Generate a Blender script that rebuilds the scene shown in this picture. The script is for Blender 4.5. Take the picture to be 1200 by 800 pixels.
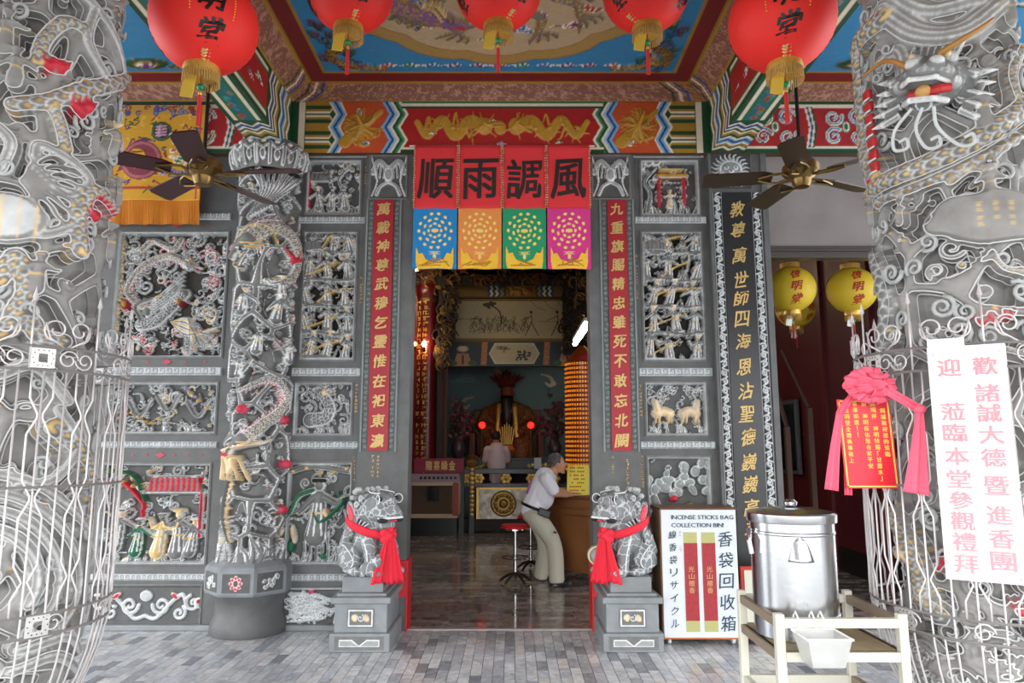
import bpy, bmesh, math, random
import numpy as np
from mathutils import Vector, Matrix
for _o in list(bpy.data.objects): bpy.data.objects.remove(_o, do_unlink=True)
random.seed(7)
rng = np.random.default_rng(7)
PI = math.pi
S = bpy.context.scene
COL = S.collection
# ------------------------------------------------------------------ camera
F = 833.333                      # focal length in pixels of the 1200x800 frame (25 mm on 36 mm)
TH = math.atan(122 / F)          # camera tilted up, horizon at y = 522
CAMZ = 1.65
cd = bpy.data.cameras.new('camera'); cam = bpy.data.objects.new('camera', cd); COL.objects.link(cam)
cd.lens = 25.0; cd.sensor_width = 36.0; cd.sensor_fit = 'HORIZONTAL'
cam.location = (0, 0, CAMZ); cam.rotation_euler = (PI / 2 + TH, 0, 0)
S.camera = cam
# ------------------------------------------------------------------ light: bright overcast day in front of the porch
wd = bpy.data.worlds.new('overcast_sky'); S.world = wd; wd.use_nodes = True
bg = wd.node_tree.nodes['Background']
bg.inputs[0].default_value = (0.97, 0.98, 1.0, 1); bg.inputs[1].default_value = 2.6
sd = bpy.data.lights.new('veiled_sun', 'SUN'); sun = bpy.data.objects.new('veiled_sun', sd); COL.objects.link(sun)
sd.energy = 0.7; sd.angle = math.radians(30); sd.color = (1, 0.97, 0.92)
sun.rotation_euler = (math.radians(70), 0, math.radians(-14))
vs = S.view_settings
vs.view_transform = 'Standard'; vs.look = 'None'; vs.gamma = 1; vs.use_curve_mapping = False
vs.exposure = 0.9
# ------------------------------------------------------------------ pixel to place
def ray(px, py):
    a, b = px - 600.0, 400.0 - py
    return Vector((a, F * math.cos(TH) - b * math.sin(TH), F * math.sin(TH) + b * math.cos(TH)))
def P(px, py, Y):
    d = ray(px, py); k = Y / d.y
    return Vector((d.x * k, Y, CAMZ + d.z * k))
def G(px, py, z=0.0):
    d = ray(px, py); k = (z - CAMZ) / d.z
    return Vector((d.x * k, d.y * k, z))
def wx(px, py, Y): return P(px, py, Y).x
def wz(py, Y): return P(600, py, Y).z
# ------------------------------------------------------------------ colour and materials
def lin(c):
    if isinstance(c, str):
        c = tuple(int(c[i:i + 2], 16) / 255 for i in (0, 2, 4))
    return tuple((x / 12.92 if x <= 0.04045 else ((x + 0.055) / 1.055) ** 2.4) for x in c[:3])
MATS = {}
def mat(name, col='808080', rough=0.5, metal=0.0, noise=None, bump=None, emit=None, rnd=0.0, trans=0.0, alpha=1.0, attr=False, coat=0.0, spec=0.5, sub=0.0):
    """procedural Principled material; col = sRGB hex or the painted colours of the mesh (attr)"""
    if name in MATS: return MATS[name]
    m = bpy.data.materials.new(name); m.use_nodes = True; MATS[name] = m
    nt = m.node_tree; N = nt.nodes; L = nt.links
    b = N['Principled BSDF']
    b.inputs['Roughness'].default_value = rough; b.inputs['Metallic'].default_value = metal
    b.inputs['Specular IOR Level'].default_value = spec
    b.inputs['Coat Weight'].default_value = coat
    if trans: b.inputs['Transmission Weight'].default_value = trans
    if alpha < 1: b.inputs['Alpha'].default_value = alpha
    if attr:
        a = N.new('ShaderNodeAttribute'); a.attribute_name = 'Col'; out = a.outputs['Color']
        b.inputs['Base Color'].default_value = (.5, .5, .5, 1)
    else:
        c = N.new('ShaderNodeRGB'); c.outputs[0].default_value = (*lin(col), 1); out = c.outputs[0]
    tc = N.new('ShaderNodeTexCoord')
    if noise:
        sc, am = noise[0], noise[1]
        nz = N.new('ShaderNodeTexNoise'); nz.inputs['Scale'].default_value = sc; nz.inputs['Detail'].default_value = 6
        L.new(tc.outputs['Object'], nz.inputs['Vector'])
        mr = N.new('ShaderNodeMapRange'); mr.inputs[1].default_value = .3; mr.inputs[2].default_value = .7
        mr.inputs[3].default_value = 1 - am; mr.inputs[4].default_value = 1 + am
        L.new(nz.outputs['Fac'], mr.inputs[0])
        mx = N.new('ShaderNodeVectorMath'); mx.operation = 'SCALE'
        L.new(out, mx.inputs[0]); L.new(mr.outputs[0], mx.inputs['Scale']); out = mx.outputs[0]
    if rnd:
        oi = N.new('ShaderNodeObjectInfo')
        mr = N.new('ShaderNodeMapRange'); mr.inputs[3].default_value = 1 - rnd; mr.inputs[4].default_value = 1 + rnd
        L.new(oi.outputs['Random'], mr.inputs[0])
        mx = N.new('ShaderNodeVectorMath'); mx.operation = 'SCALE'
        L.new(out, mx.inputs[0]); L.new(mr.outputs[0], mx.inputs['Scale']); out = mx.outputs[0]
    L.new(out, b.inputs['Base Color'])
    if bump:
        nz = N.new('ShaderNodeTexNoise'); nz.inputs['Scale'].default_value = bump[0]; nz.inputs['Detail'].default_value = 5
        L.new(tc.outputs['Object'], nz.inputs['Vector'])
        bp = N.new('ShaderNodeBump'); bp.inputs['Strength'].default_value = bump[1]; bp.inputs['Distance'].default_value = .01
        L.new(nz.outputs['Fac'], bp.inputs['Height']); L.new(bp.outputs[0], b.inputs['Normal'])
    if emit:
        b.inputs['Emission Color'].default_value = (*lin(emit[0]), 1); b.inputs['Emission Strength'].default_value = emit[1]
    if sub:
        b.inputs['Subsurface Weight'].default_value = sub; b.inputs['Subsurface Radius'].default_value = (.05, .02, .01)
    return m
# ------------------------------------------------------------------ objects
WM = {}
def link(o, parent=None, M=None):
    COL.objects.link(o)
    M = M or Matrix.Identity(4)
    if parent is not None:
        o.parent = parent
        if M != Matrix.Identity(4): o.matrix_local = M
        WM[o.name] = WM[parent.name] @ M
    else:
        o.matrix_world = M; WM[o.name] = M
    return o
def tag(o, label=None, cat=None, group=None, kind=None):
    if label: o['label'] = label
    if cat: o['category'] = cat
    if group: o['group'] = group
    if kind: o['kind'] = kind
    return o
def thing(name, label, cat, loc=(0, 0, 0), rotz=0.0, group=None, kind=None):
    o = bpy.data.objects.new(name, None); o.empty_display_size = .1
    link(o, None, Matrix.Translation(Vector(loc)) @ Matrix.Rotation(rotz, 4, 'Z'))
    return tag(o, label, cat, group, kind)
def struct(name, loc=(0, 0, 0), label=None):
    o = bpy.data.objects.new(name, None); link(o, None, Matrix.Translation(Vector(loc)))
    return tag(o, label, None, None, 'structure')
def finish(o, m, smooth):
    me = o.data
    if m is not None: me.materials.append(m)
    if smooth is True: me.shade_smooth()
    elif smooth: me.shade_smooth(); me.set_sharp_from_angle(angle=math.radians(smooth))
def copy_tree(o, parent=None, M=None):
    c = o.copy(); COL.objects.link(c)
    if parent is not None:
        c.parent = parent; c.matrix_local = o.matrix_local.copy() if M is None else M
    elif M is not None:
        c.matrix_world = M
    WM[c.name] = (WM[parent.name] if parent is not None else Matrix.Identity(4)) @ (M if M is not None else o.matrix_local)
    for ch in list(o.children): copy_tree(ch, c)
    return c
class MB:
    """collects shapes for ONE mesh"""
    def __init__(s): s.v = []; s.f = []
    def add(s, vs, fs, M=None):
        k = len(s.v)
        if M is not None: vs = [M @ Vector(p) for p in vs]
        s.v += [tuple(p) for p in vs]; s.f += [tuple(i + k for i in f) for f in fs]
        return s
    def box(s, x0, x1, y0, y1, z0, z1, M=None):
        v = [(x0, y0, z0), (x1, y0, z0), (x1, y1, z0), (x0, y1, z0), (x0, y0, z1), (x1, y0, z1), (x1, y1, z1), (x0, y1, z1)]
        return s.add(v, [(0, 3, 2, 1), (4, 5, 6, 7), (0, 1, 5, 4), (1, 2, 6, 5), (2, 3, 7, 6), (3, 0, 4, 7)], M)
    def tube(s, pts, r, n=8, closed=False, cap=True, ry=None, up=(0, 0, 1), M=None):
        pts = [Vector(p) for p in pts]; m = len(pts)
        rr = r if hasattr(r, '__len__') else [r] * m
        r2 = rr if ry is None else (ry if hasattr(ry, '__len__') else [ry] * m)
        vs = []; N = None
        for i, p in enumerate(pts):
            if closed: t = pts[(i + 1) % m] - pts[i - 1]
            else: t = pts[min(i + 1, m - 1)] - pts[max(i - 1, 0)]
            t.normalize()
            if N is None or ry is not None:
                N = Vector(up)
                if abs(N.dot(t)) > .95: N = Vector((1, 0, 0)) if abs(t.x) < .9 else Vector((0, 1, 0))
            N = (N - t * N.dot(t)).normalized(); B = t.cross(N)
            for k in range(n):
                a = 2 * PI * k / n
                vs.append(p + B * (math.cos(a) * rr[i]) + N * (math.sin(a) * r2[i]))
        fs = []
        for i in range(m if closed else m - 1):
            j = (i + 1) % m
            for k in range(n):
                l = (k + 1) % n
                fs.append((i * n + k, i * n + l, j * n + l, j * n + k))
        if cap and not closed:
            fs.append(tuple(range(n - 1, -1, -1))); fs.append(tuple((m - 1) * n + k for k in range(n)))
        return s.add(vs, fs, M)
    def lathe(s, prof, n=24, c=(0, 0, 0), M=None, a0=0, a1=2 * PI, sx=1, sy=1):
        full = abs(a1 - a0 - 2 * PI) < 1e-6
        k = n if full else n + 1
        vs = []
        for (r, z) in prof:
            for i in range(k):
                a = a0 + (a1 - a0) * i / n
                vs.append((c[0] + r * math.cos(a) * sx, c[1] + r * math.sin(a) * sy, c[2] + z))
        fs = []
        for j in range(len(prof) - 1):
            for i in range(n):
                l = (i + 1) % k
                fs.append((j * k + i, j * k + l, (j + 1) * k + l, (j + 1) * k + i))
        if full:
            if prof[0][0] > 1e-4: fs.append(tuple(range(k - 1, -1, -1)))
            if prof[-1][0] > 1e-4: fs.append(tuple((len(prof) - 1) * k + i for i in range(k)))
        return s.add(vs, fs, M)
    def ell(s, c, r, nu=16, nv=10, M=None):
        if not hasattr(r, '__len__'): r = (r, r, r)
        vs = [(0, 0, -1)]
        for j in range(1, nv):
            t = -PI / 2 + PI * j / nv
            for i in range(nu):
                a = 2 * PI * i / nu; vs.append((math.cos(t) * math.cos(a), math.cos(t) * math.sin(a), math.sin(t)))
        vs.append((0, 0, 1)); T = len(vs) - 1
        fs = []
        for i in range(nu):
            l = (i + 1) % nu
            fs.append((0, 1 + l, 1 + i)); fs.append((T, T - nu + i, T - nu + l))
            for j in range(nv - 2): fs.append((1 + j * nu + i, 1 + j * nu + l, 1 + (j + 1) * nu + l, 1 + (j + 1) * nu + i))
        A = Matrix.Translation(Vector(c)) @ (M if M is not None else Matrix.Identity(4))
        return s.add([A @ Vector((x * r[0], y * r[1], z * r[2])) for x, y, z in vs], fs)
    def grid(s, fn, nu, nv, M=None):
        vs = [fn(i / nu, j / nv) for j in range(nv + 1) for i in range(nu + 1)]
        fs = [(j * (nu + 1) + i, j * (nu + 1) + i + 1, (j + 1) * (nu + 1) + i + 1, (j + 1) * (nu + 1) + i) for j in range(nv) for i in range(nu)]
        return s.add(vs, fs, M)
    def prism(s, poly, fn, d0, d1):
        """polygon in 2-D, placed by fn(a, b, depth)"""
        n = len(poly)
        vs = [fn(a, b, d0) for a, b in poly] + [fn(a, b, d1) for a, b in poly]
        fs = [tuple(range(n - 1, -1, -1)), tuple(range(n, 2 * n))] + [(i, (i + 1) % n, n + (i + 1) % n, n + i) for i in range(n)]
        return s.add(vs, fs)
    def build(s, name, m, parent=None, smooth=35, bev=0, solid=0, remesh=0, local=False):
        me = bpy.data.meshes.new(name)
        M = Matrix.Identity(4)
        if parent is not None and not local:
            inv = WM[parent.name].inverted(); vs = [tuple(inv @ Vector(p)) for p in s.v]
        elif parent is None and not local:
            A = np.array(s.v); c = ((A[:, 0].min() + A[:, 0].max()) / 2, (A[:, 1].min() + A[:, 1].max()) / 2, A[:, 2].min())
            M = Matrix.Translation(c); vs = [(p[0] - c[0], p[1] - c[1], p[2] - c[2]) for p in s.v]
        else: vs = s.v
        me.from_pydata(vs, [], s.f); me.validate()
        o = bpy.data.objects.new(name, me); link(o, parent, M)
        if remesh:
            md = o.modifiers.new('remesh', 'REMESH'); md.mode = 'VOXEL'; md.voxel_size = remesh; md.use_smooth_shade = True
            sm = o.modifiers.new('soft', 'SMOOTH'); sm.factor = .5; sm.iterations = 3
            bake(o)
        finish(o, m, smooth)
        if solid:
            md = o.modifiers.new('thick', 'SOLIDIFY'); md.thickness = solid; md.offset = 0
        if bev:
            md = o.modifiers.new('bevel', 'BEVEL'); md.width = bev; md.segments = 2; md.limit_method = 'ANGLE'
        return o
def bake(o):
    dg = bpy.context.evaluated_depsgraph_get()
    me = bpy.data.meshes.new_from_object(o.evaluated_get(dg))
    old = o.data; o.modifiers.clear(); o.data = me; bpy.data.meshes.remove(old)
def sgn_axes(R): return R
def paint(o, fn, default=(.5, .5, .5)):
    """point colours from a function of the local vertex position (the thing's own colours)"""
    me = o.data; n = len(me.vertices)
    co = np.empty(n * 3); me.vertices.foreach_get('co', co); co = co.reshape(-1, 3)
    c = fn(co); set_col(me, c)
def set_col(me, c):
    a = me.color_attributes.new('Col', 'FLOAT_COLOR', 'POINT')
    q = np.ones((len(c), 4), dtype=np.float32); q[:, :3] = c
    a.data.foreach_set('color', q.ravel())
# ------------------------------------------------------------------ lettering
_gl = {}
def glyph(ch, off):
    k = (ch, off)
    if k not in _gl:
        cu = bpy.data.curves.new('g', 'FONT'); cu.body = ch; cu.size = 1; cu.resolution_u = 2; cu.offset = off
        cu.align_x = 'LEFT'
        ob = bpy.data.objects.new('g', cu); COL.objects.link(ob)
        me = bpy.data.meshes.new_from_object(ob)
        v = np.empty(len(me.vertices) * 3); me.vertices.foreach_get('co', v); v = v.reshape(-1, 3)
        fs = [tuple(p.vertices) for p in me.polygons]
        bpy.data.objects.remove(ob); bpy.data.curves.remove(cu); bpy.data.meshes.remove(me)
        _gl[k] = (v[:, :2].copy() if len(v) else np.zeros((0, 2)), fs)
    return _gl[k]
def write(cols, place, off=0.0, fit=True, thick=0.0, name='lettering', m=None, parent=None, brush=0.0, bold=.018):
    """cols: list of (char, cx, cy, w, h) in board coordinates; place(u, v, d) -> world. One mesh."""
    mb = MB()
    for ch, cx, cy, w, h in cols:
        v, fs = glyph(ch, off)
        if len(v) == 0: continue
        lo, hi = v.min(0), v.max(0); sz = np.maximum(hi - lo, 1e-4)
        if fit: q = (v - (lo + hi) / 2) / max(sz[0], sz[1]) * (1, 1)
        else: q = v - (lo + hi) / 2
        if fit and min(sz) / max(sz) > .55: q = (v - (lo + hi) / 2) / sz
        if brush:
            q = q + brush * np.stack([q[:, 1] * .35 + .10 * np.sin(q[:, 1] * 7 + cx * 9), .25 * q[:, 0] + .08 * np.sin(q[:, 0] * 8)], 1)
        e = bold
        for kk, (da, db) in enumerate(((0, 0),) if not e else ((-e, -e * .6), (e, -e * .6), (-e, e * .6), (e, e * .6), (0, 0))):
            mb.add([place(cx + (a + da) * w, cy + (b + db) * h, thick + .0007 * kk) for a, b in q], fs)
    if not mb.v: return None
    return mb.build(name, m, parent, smooth=False)
def line_text(txt, u, v, h, cols, off=.0, asp=1.0):
    """latin line, proportional"""
    cu = 0; out = []
    for ch in txt:
        if ch == ' ': cu += .3; continue
        g, f = glyph(ch, off); lo, hi = g.min(0), g.max(0)
        w = hi[0] - lo[0]
        out.append((ch, u + (cu + w / 2) * h * asp, v + (lo[1] + hi[1]) / 2 * h, h * asp, h)); cu += w + .07
    cols += out
    return cu * h * asp
# ------------------------------------------------------------------ carving and painting on a surface
ST = lin('727372'); STD = lin('585a5a'); WH = lin('e0e4e5'); GO = lin('d8b878'); GD = lin('b98a2c'); RE = lin('c8283c'); RD = lin('8c1a24')
GRN = lin('1f6a4a'); BLK = lin('15130f'); SKN = lin('e3c9a0'); PNK = lin('cc4a66')
WH2 = lin('d2d5d5')
def contours(F, u, v, lev):
    """line segments where the field F crosses the level"""
    A = F - lev; ny, nx = A.shape; segs = []
    a, b, c, d = A[:-1, :-1], A[:-1, 1:], A[1:, 1:], A[1:, :-1]
    J, I = np.mgrid[0:ny - 1, 0:nx - 1]
    def cross(p, q): return (p > 0) != (q > 0)
    t = lambda p, q: p / np.where(p == q, 1, p - q)
    du, dv = u[1] - u[0], v[1] - v[0]
    E = [(cross(a, b), u[I] + du * t(a, b), v[J] + 0 * a), (cross(b, c), u[I] + du + 0 * a, v[J] + dv * t(b, c)), (cross(d, c), u[I] + du * t(d, c), v[J] + dv + 0 * a), (cross(a, d), u[I] + 0 * a, v[J] + dv * t(a, d))]
    for i in range(4):
        for k in range(i + 1, 4):
            n = E[0][0].astype(int) + E[1][0] + E[2][0] + E[3][0]
            m = E[i][0] & E[k][0] & (n == 2)
            if m.any(): segs.append(np.stack([E[i][1][m], E[i][2][m], E[k][1][m], E[k][2][m]], 1))
    return np.vstack(segs) if segs else np.zeros((0, 4))
def bez(pts, n=24):
    """smooth curve through points (Catmull-Rom)"""
    p = np.array(pts, float)
    if len(p) < 3: 
        t = np.linspace(0, 1, max(2, n // 4))[:, None]; return p[0] + (p[-1] - p[0]) * t
    q = np.vstack([2 * p[0] - p[1], p, 2 * p[-1] - p[-2]]); out = []
    m = max(2, int(n / (len(p) - 1)))
    for i in range(1, len(q) - 2):
        t = np.linspace(0, 1, m, endpoint=False)[:, None]
        a, b, c, d = q[i - 1], q[i], q[i + 1], q[i + 2]
        out.append(.5 * ((2 * b) + (-a + c) * t + (2 * a - 5 * b + 4 * c - d) * t ** 2 + (-a + 3 * b - 3 * c + d) * t ** 3))
    return np.vstack(out + [p[-1:]])
def ST_():
    return ST
class Cv:
    def __init__(s, W, H, res, col=ST, h=0.0):
        s.W, s.Hh = W, H; s.soft = 0; s.aa = False
        s.nx = max(2, int(round(W * res)) + 1); s.ny = max(2, int(round(H * res)) + 1)
        s.u = np.linspace(0, W, s.nx); s.v = np.linspace(0, H, s.ny)
        s.H = np.full((s.ny, s.nx), float(h)); s.C = np.zeros((s.ny, s.nx, 3)); s.C[:] = col
        s.px = W / (s.nx - 1)
    def win(s, u0, v0, u1, v1):
        i0 = max(0, int((u0) / s.W * (s.nx - 1))); i1 = min(s.nx, int(u1 / s.W * (s.nx - 1)) + 2)
        j0 = max(0, int((v0) / s.Hh * (s.ny - 1))); j1 = min(s.ny, int(v1 / s.Hh * (s.ny - 1)) + 2)
        return i0, max(i0, i1), j0, max(j0, j1)
    def rect(s, u0, v0, u1, v1, col=None, h=None):
        a = slice(*np.searchsorted(s.v, [v0 - 1e-9, v1 + 1e-9])); b = slice(*np.searchsorted(s.u, [u0 - 1e-9, u1 + 1e-9]))
        if col is not None: s.C[a, b] = col
        if h is not None: s.H[a, b] = h
    def poly(s, pts, col=None, h=None, edge=None, add=False):
        p = np.array(pts, float); lo, hi = p.min(0), p.max(0)
        i0, i1, j0, j1 = s.win(lo[0], lo[1], hi[0], hi[1])
        if i1 - i0 < 1 or j1 - j0 < 1: return
        U, V = np.meshgrid(s.u[i0:i1], s.v[j0:j1]); m = np.zeros(U.shape, bool); n = len(p)
        for i in range(n):
            a, b = p[i], p[(i + 1) % n]
            if a[1] == b[1]: continue
            c = ((a[1] > V) != (b[1] > V)) & (U < (b[0] - a[0]) * (V - a[1]) / (b[1] - a[1]) + a[0]); m ^= c
        if col is not None: s.C[j0:j1, i0:i1][m] = col
        if h is not None:
            Hs = s.H[j0:j1, i0:i1]; Hs[m] = (Hs[m] + h) if add else np.maximum(Hs[m], h)
        if edge is not None: s.stroke(list(pts) + [pts[0]], edge[1], 0, edge[0], None, flat=True, base='surf')
    def stroke(s, pts, r, h=.03, col=ST, edge=WH, ew=.34, r1=None, base=0.0, flat=False, ribs=0, scales=None, wedge=False, over=True):
        p = np.array(pts, float); n = len(p)
        if n < 2: return
        rr = np.linspace(r, r if r1 is None else r1, n) if not hasattr(r, '__len__') else np.array(r, float)
        R = rr.max(); lo, hi = p.min(0) - R, p.max(0) + R
        i0, i1, j0, j1 = s.win(lo[0], lo[1], hi[0], hi[1])
        if i1 - i0 < 1 or j1 - j0 < 1: return
        sh = (j1 - j0, i1 - i0); Q = np.full(sh, 9.0); SS = np.zeros(sh); VV = np.zeros(sh); RR = np.zeros(sh)
        acc = 0.0
        for k in range(n - 1):
            a, b = p[k], p[k + 1]; d = b - a; L2 = d @ d
            if L2 < 1e-12: continue
            L = math.sqrt(L2); rm = max(rr[k], rr[k + 1])
            x0, x1, y0, y1 = s.win(min(a[0], b[0]) - rm, min(a[1], b[1]) - rm, max(a[0], b[0]) + rm, max(a[1], b[1]) + rm)
            x0, x1, y0, y1 = max(x0, i0), min(x1, i1), max(y0, j0), min(y1, j1)
            if x1 <= x0 or y1 <= y0: acc += L; continue
            U = s.u[x0:x1][None, :] - a[0]; V = s.v[y0:y1][:, None] - a[1]
            t = np.clip((U * d[0] + V * d[1]) / L2, 0, 1)
            cr = (U * d[1] - V * d[0]) / L
            dd = np.hypot(U - t * d[0], V - t * d[1]); rl = rr[k] + (rr[k + 1] - rr[k]) * t + 1e-9
            q = dd / rl
            sl = (slice(y0 - j0, y1 - j0), slice(x0 - i0, x1 - i0)); old = Q[sl]; m = q < old
            old[m] = q[m]; SS[sl][m] = (acc + t * L)[m]; VV[sl][m] = (np.sign(cr) * dd)[m]; RR[sl][m] = rl[m]
            acc += L
        m = Q < 1
        if not m.any(): return
        Hs = s.H[j0:j1, i0:i1]; Cs = s.C[j0:j1, i0:i1]
        pr = np.ones(sh) if flat else np.sqrt(np.clip(1 - Q * Q, 0, 1))
        if not flat and 0 < h < .05: pr = .35 + .65 * pr
        if base == 'surf': nh = Hs + h * pr
        else: nh = base + h * pr
        c = np.empty(sh + (3,)); c[:] = col
        if scales is not None:
            pt, dot, bel = scales
            a_ = SS / pt; i_ = np.floor(a_); fa = a_ - i_; b_ = VV / pt * 1.15 + .5 * (i_ % 2); fb = b_ - np.floor(b_) - .5
            d2 = np.hypot(fa - .05, fb * 1.7)
            c[(d2 > .80) & (d2 < .98)] = WH2 if edge is not None and edge is not GD and col is not GD else lin('8a5a1a')
            if dot is not None: c[(d2 < .36)] = dot
            nh = nh + np.where(d2 < .9, .012 * (1 - d2), 0) * (pt / .04)
            if bel is not None:
                bm = VV > RR * .38; f2 = (SS / (pt * .8)) % 1
                c[bm] = bel; c[bm & (f2 < .22)] = WH2
        if ribs:
            f = (VV / (RR + 1e-9) * .5 + .5) * ribs % 1
            g = (f < .3); c[g] = WH2; nh = nh + np.where(g, .006, 0)
        if edge is not None and not ribs:
            bw = np.minimum(.55, np.maximum(1.35 * s.px / (RR + 1e-9), ew * .55)); c[(Q > .86 - bw) & (Q < .86)] = edge
        mm = m & ((nh > Hs) | (base == 'surf')) if over else m
        Hs[mm] = nh[mm]; Cs[mm] = c[mm]
    def line(s, pts, r, col=WH, h=.004): s.stroke(pts, r, h, col, None, flat=True, base='surf')
    def blob(s, u, v, ru, rv=None, rot=0.0, h=.03, col=ST, edge=WH, ew=.25, base=0.0, flat=False):
        rv = ru if rv is None else rv; R = max(ru, rv)
        i0, i1, j0, j1 = s.win(u - R, v - R, u + R, v + R)
        if i1 <= i0 or j1 <= j0: return
        U = s.u[i0:i1][None, :] - u; V = s.v[j0:j1][:, None] - v; c, d = math.cos(rot), math.sin(rot)
        q = np.hypot((U * c + V * d) / ru, (V * c - U * d) / rv); m = q < 1
        pr = np.where(m, 1.0 if flat else .3 + .7 * np.sqrt(np.clip(1 - q * q, 0, 1)), 0)
        Hs = s.H[j0:j1, i0:i1]; Cs = s.C[j0:j1, i0:i1]
        nh = (Hs if base == 'surf' else base) + h * pr
        mm = m & ((nh >= Hs))
        Hs[mm] = nh[mm]; Cs[mm] = col
        if edge is not None: Cs[mm & (q > .9 - ew) & (q < .93)] = edge
    def curl(s, u, v, R, turns=1.4, a0=0.0, sg=1, r=.012, h=.03, col=ST, edge=WH, base=0.0, **k):
        t = np.linspace(0, 1, int(14 * turns) + 6); a = a0 + sg * t * turns * 2 * PI; q = R * (1 - t * .82)
        s.stroke(np.stack([u + q * np.cos(a), v + q * np.sin(a)], 1), r, h, col, edge, r1=r * .7, base=base, **k)
    # motifs ----------------------------------------------------------
    def figure(s, u, v, k, robe=ST, acc=GO, lean=0.0, h=.05, base=0.0):
        b = base
        s.stroke(bez([(u - .02 * k, v), (u + lean * .3 * k, v + .3 * k), (u + lean * .6 * k, v + .62 * k)]), .20 * k, h, robe, WH, .16, r1=.11 * k, base=b)
        for d in (-.1, -.02, .07): s.line(bez([(u + d * k * 1.3, v + .02 * k), (u + (d * .7 + lean * .5) * k, v + .5 * k)]), .011 * k + s.px * .35, WH)
        for sg in (-1, 1):
            e = random.uniform(-.1, .35)
            s.stroke(bez([(u + (lean * .6 + sg * .08) * k, v + .6 * k), (u + (lean + sg * .26) * k, v + (.45 + e * .3) * k), (u + (lean + sg * .34) * k, v + (.4 + e) * k)]), .075 * k, h * 1.1, robe, WH, .28, r1=.05 * k, base=b)
            s.blob(u + (lean + sg * .34) * k, v + (.4 + e) * k, .035 * k, h=h * 1.2, col=acc, edge=None, base=b)
        s.line(bez([(u - .13 * k, v + .36 * k), (u + .13 * k, v + .36 * k)]), .02 * k, acc)
        s.blob(u + lean * .75 * k, v + .78 * k, .085 * k, .10 * k, 0, h * 1.25, SKN if random.random() < .4 else ST, WH, .2, base=b)
        s.stroke([(u + lean * .75 * k - .09 * k, v + .86 * k), (u + lean * .75 * k + .09 * k, v + .86 * k)], .05 * k, h * 1.3, random.choice([ST, ST, BLK, acc]), WH, .3, base=b)
    def rocks(s, u0, u1, v, hh, n, h=.035, base=0.0):
        for i in range(n):
            u = u0 + (u1 - u0) * (i + random.random()) / n; k = hh * random.uniform(.5, 1.2)
            for j in range(3):
                d = random.uniform(-.6, .6) * k
                s.stroke(bez([(u + d, v - .02), (u + d * .6 + .1 * k, v + .5 * k), (u + d * .2, v + k * random.uniform(.7, 1.1))], 10), .16 * k, h * random.uniform(.6, 1.1), ST, WH, .26, r1=.05 * k, base=base)
    def tree(s, u, v, k, h=.045, leaf=ST, dots=GO, base=0.0, lean=.2):
        tr = bez([(u, v), (u + lean * .3 * k, v + .4 * k), (u - lean * .2 * k, v + .65 * k), (u + lean * k, v + .95 * k)])
        s.stroke(tr, .06 * k, h, ST, WH, .3, r1=.03 * k, base=base)
        for i in range(16):
            a = random.uniform(0, 2 * PI); q = random.uniform(.1, .42) * k
            x, y = u + lean * .6 * k + q * math.cos(a) * 1.3, v + .85 * k + q * math.sin(a) * .7
            s.blob(x, y, .10 * k * random.uniform(.7, 1.3), .07 * k, random.uniform(0, PI), h * random.uniform(.7, 1.3), leaf, WH, .3, base=base)
            if random.random() < .3 and dots is not None: s.blob(x, y, .035 * k, h=h * 1.4, col=dots, edge=None, base=base)
    def cloud(s, u, v, k, h=.02, col=ST, edge=WH, base='surf', tail=1):
        for (a, b, r) in ((0, 0, .3), (.38, -.05, .24), (-.36, -.06, .22), (.1, .22, .22)):
            s.blob(u + a * k, v + b * k, r * k, r * k * .8, 0, h, col, edge, .22, base=base)
        s.stroke(bez([(u + tail * .4 * k, v - .1 * k), (u + tail * .8 * k, v - .02 * k), (u + tail * 1.2 * k, v - .14 * k)], 10), .10 * k, h, col, edge, .35, r1=.02 * k, base=base)
        s.curl(u, v, .16 * k, 1.3, random.uniform(0, 6), 1, .025 * k, h * .4, edge if edge is not None else col, None, base='surf')
    def roof(s, u, v, w, k, h=.05, tile=RE, base=0.0):
        s.poly([(u - w * .5, v), (u + w * .5, v), (u + w * .4, v + k), (u - w * .4, v + k)], ST, base + h)
        n = max(5, int(w / .05))
        for j in range(3):
            for i in range(n):
                x = u - w * .46 + w * .92 * (i + .5) / n; y = v + k * (.18 + .28 * j)
                s.stroke([(x - .004, y), (x + .006, y + k * .16)], w / n * .26, .008, tile, None, flat=True, base='surf')
        s.stroke(bez([(u - w * .66, v + k * .34), (u - w * .5, v), (u, v - k * .03), (u + w * .5, v), (u + w * .66, v + k * .34)]), k * .10, h * 1.3, ST, WH, .3, base=base)
        s.stroke(bez([(u - w * .5, v + k * 1.3), (u - w * .38, v + k), (u + w * .38, v + k), (u + w * .5, v + k * 1.3)]), k * .10, h * 1.3, ST, WH, .3, base=base)
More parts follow.
